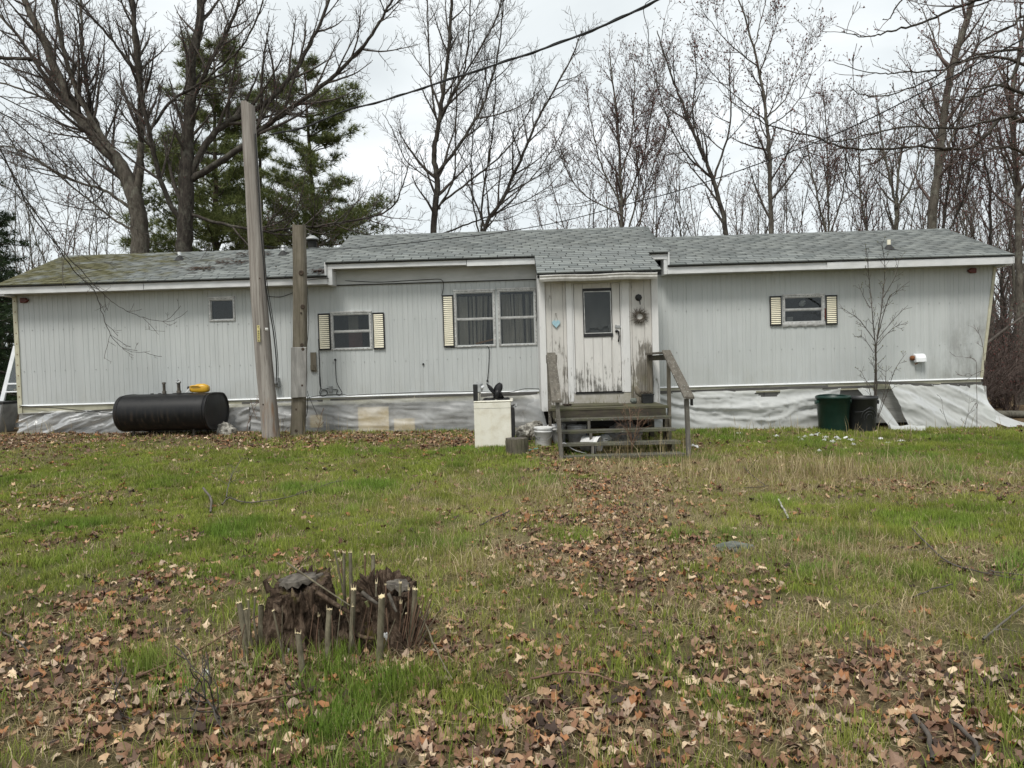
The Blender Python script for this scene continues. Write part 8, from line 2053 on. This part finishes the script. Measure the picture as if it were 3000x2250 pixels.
little_shrub('dead_shrub', 'thin bare weeds tangled at the foot of the utility pole', 85, -0.85, [([K1(1780, 1480), K1(1800, 1420), K1(1840, 1330), K1(1850, 1260)], 0.006, 0.003), ([K1(1850, 1420), K1(1820, 1330), K1(1860, 1290)], 0.005, 0.002), ([K2(560, 1420), K2(620, 1350), K2(650, 1230), K2(662, 1205)], 0.006, 0.003), ([K2(380, 1420), K2(400, 1330), K2(390, 1270)], 0.005, 0.002)], TW, 'shoot_red', None, 0, 0.3, 'shrub', 1.3)
little_shrub('dead_shrub', 'thin bare weed against the plastic sheet at the raked end', 86, -0.55, [([K4(1830, 1320), K4(1850, 1230), K4(1860, 1140)], 0.006, 0.002), ([K4(1720, 1320), K4(1690, 1230), K4(1680, 1150)], 0.005, 0.002), ([K4(1850, 1250), K4(1890, 1190)], 0.004, 0.002)], TW, 'branch', None, 0, 0.25, 'shrub', 1.0)
little_shrub('dead_shrub', 'bare branching weed touching the grimy siding near the raked end', 87, -0.35, [([K4(1905, 1010), K4(1900, 900), K4(1850, 880), K4(1760, 870)], 0.005, 0.002), ([K4(1960, 1100), K4(1945, 800), K4(1900, 700), K4(1850, 670)], 0.006, 0.002), ([K4(1950, 960), K4(1850, 1000), K4(1780, 990)], 0.005, 0.002)], TW, 'branch_red', None, 0, 0.35, 'shrub', 1.0)
# leaning dead pole in the thicket
tag(MB().tube([at(2885, 1010, 1.5), at(2950, 960, 1.8), at(3080, 870, 2.2)], [0.03, 0.028, 0.024], 7).build('leaning_pole', MAT['branch']), 'dead sapling trunk leaning against the raked end of the home', 'branch')
tag(MB().tube([Vector((9.7, 1.6, gzf(9.7, 1.6) + 0.09)), Vector((10.4, 1.8, gzf(10.4, 1.8) + 0.10)), Vector((11.4, 2.0, gzf(11.4, 2.0) + 0.08))], [0.08, 0.085, 0.08], 10).build('fallen_log', MAT['bark_pale']), 'pale fallen log lying in the grass at the thicket edge', 'log')
# leaf and twig clumps caught on the mossy roof
for x_, y_, s_, lb in ((-5.95, 0.85, 0.20, 'clump of dead leaves and twigs caught on the mossy roof below the ridge'), (-6.35, 0.35, 0.15, 'small clump of dead leaves low on the mossy roof'), (-5.6, 1.5, 0.25, 'drift of dead leaves along the ridge near the utility pole'), (-3.78, -0.15, 0.12, 'brown leaves heaped against the step in the roof line')):
    mb = MB(); rr_ = random.Random(int(x_ * 100))
    for k in range(60):
        px_, py_ = x_ + rr_.gauss(0, s_), y_ + rr_.gauss(0, s_ * 0.6); py_ = min(py_, 1.95); px_ = min(px_, -3.72); z_ = zr_(py_) + 0.015 + abs(rr_.gauss(0, 0.02)); a = rr_.uniform(0, 6.28)
        if k % 3 == 0: mb.cur = 1; mb.tube([(px_, py_, z_), (px_ + math.cos(a) * 0.12, py_ + math.sin(a) * 0.07, z_ + 0.02 + math.sin(a) * 0.03), (px_ + math.cos(a) * 0.24, py_ + math.sin(a) * 0.12, z_ + 0.01 + math.sin(a) * 0.06)], 0.005, 3)
        else:
            mb.cur = 0; d = 0.035; mb.quad((px_ - d, py_, z_), (px_, py_ - d, z_ + 0.01), (px_ + d, py_, z_ + 0.02), (px_, py_ + d, z_ + 0.02))
    tag(mb.build('leaf_clump', [MAT['leaf'], MAT['branch_red']]), lb, 'leaf clump', 'leaf clumps on the roof')
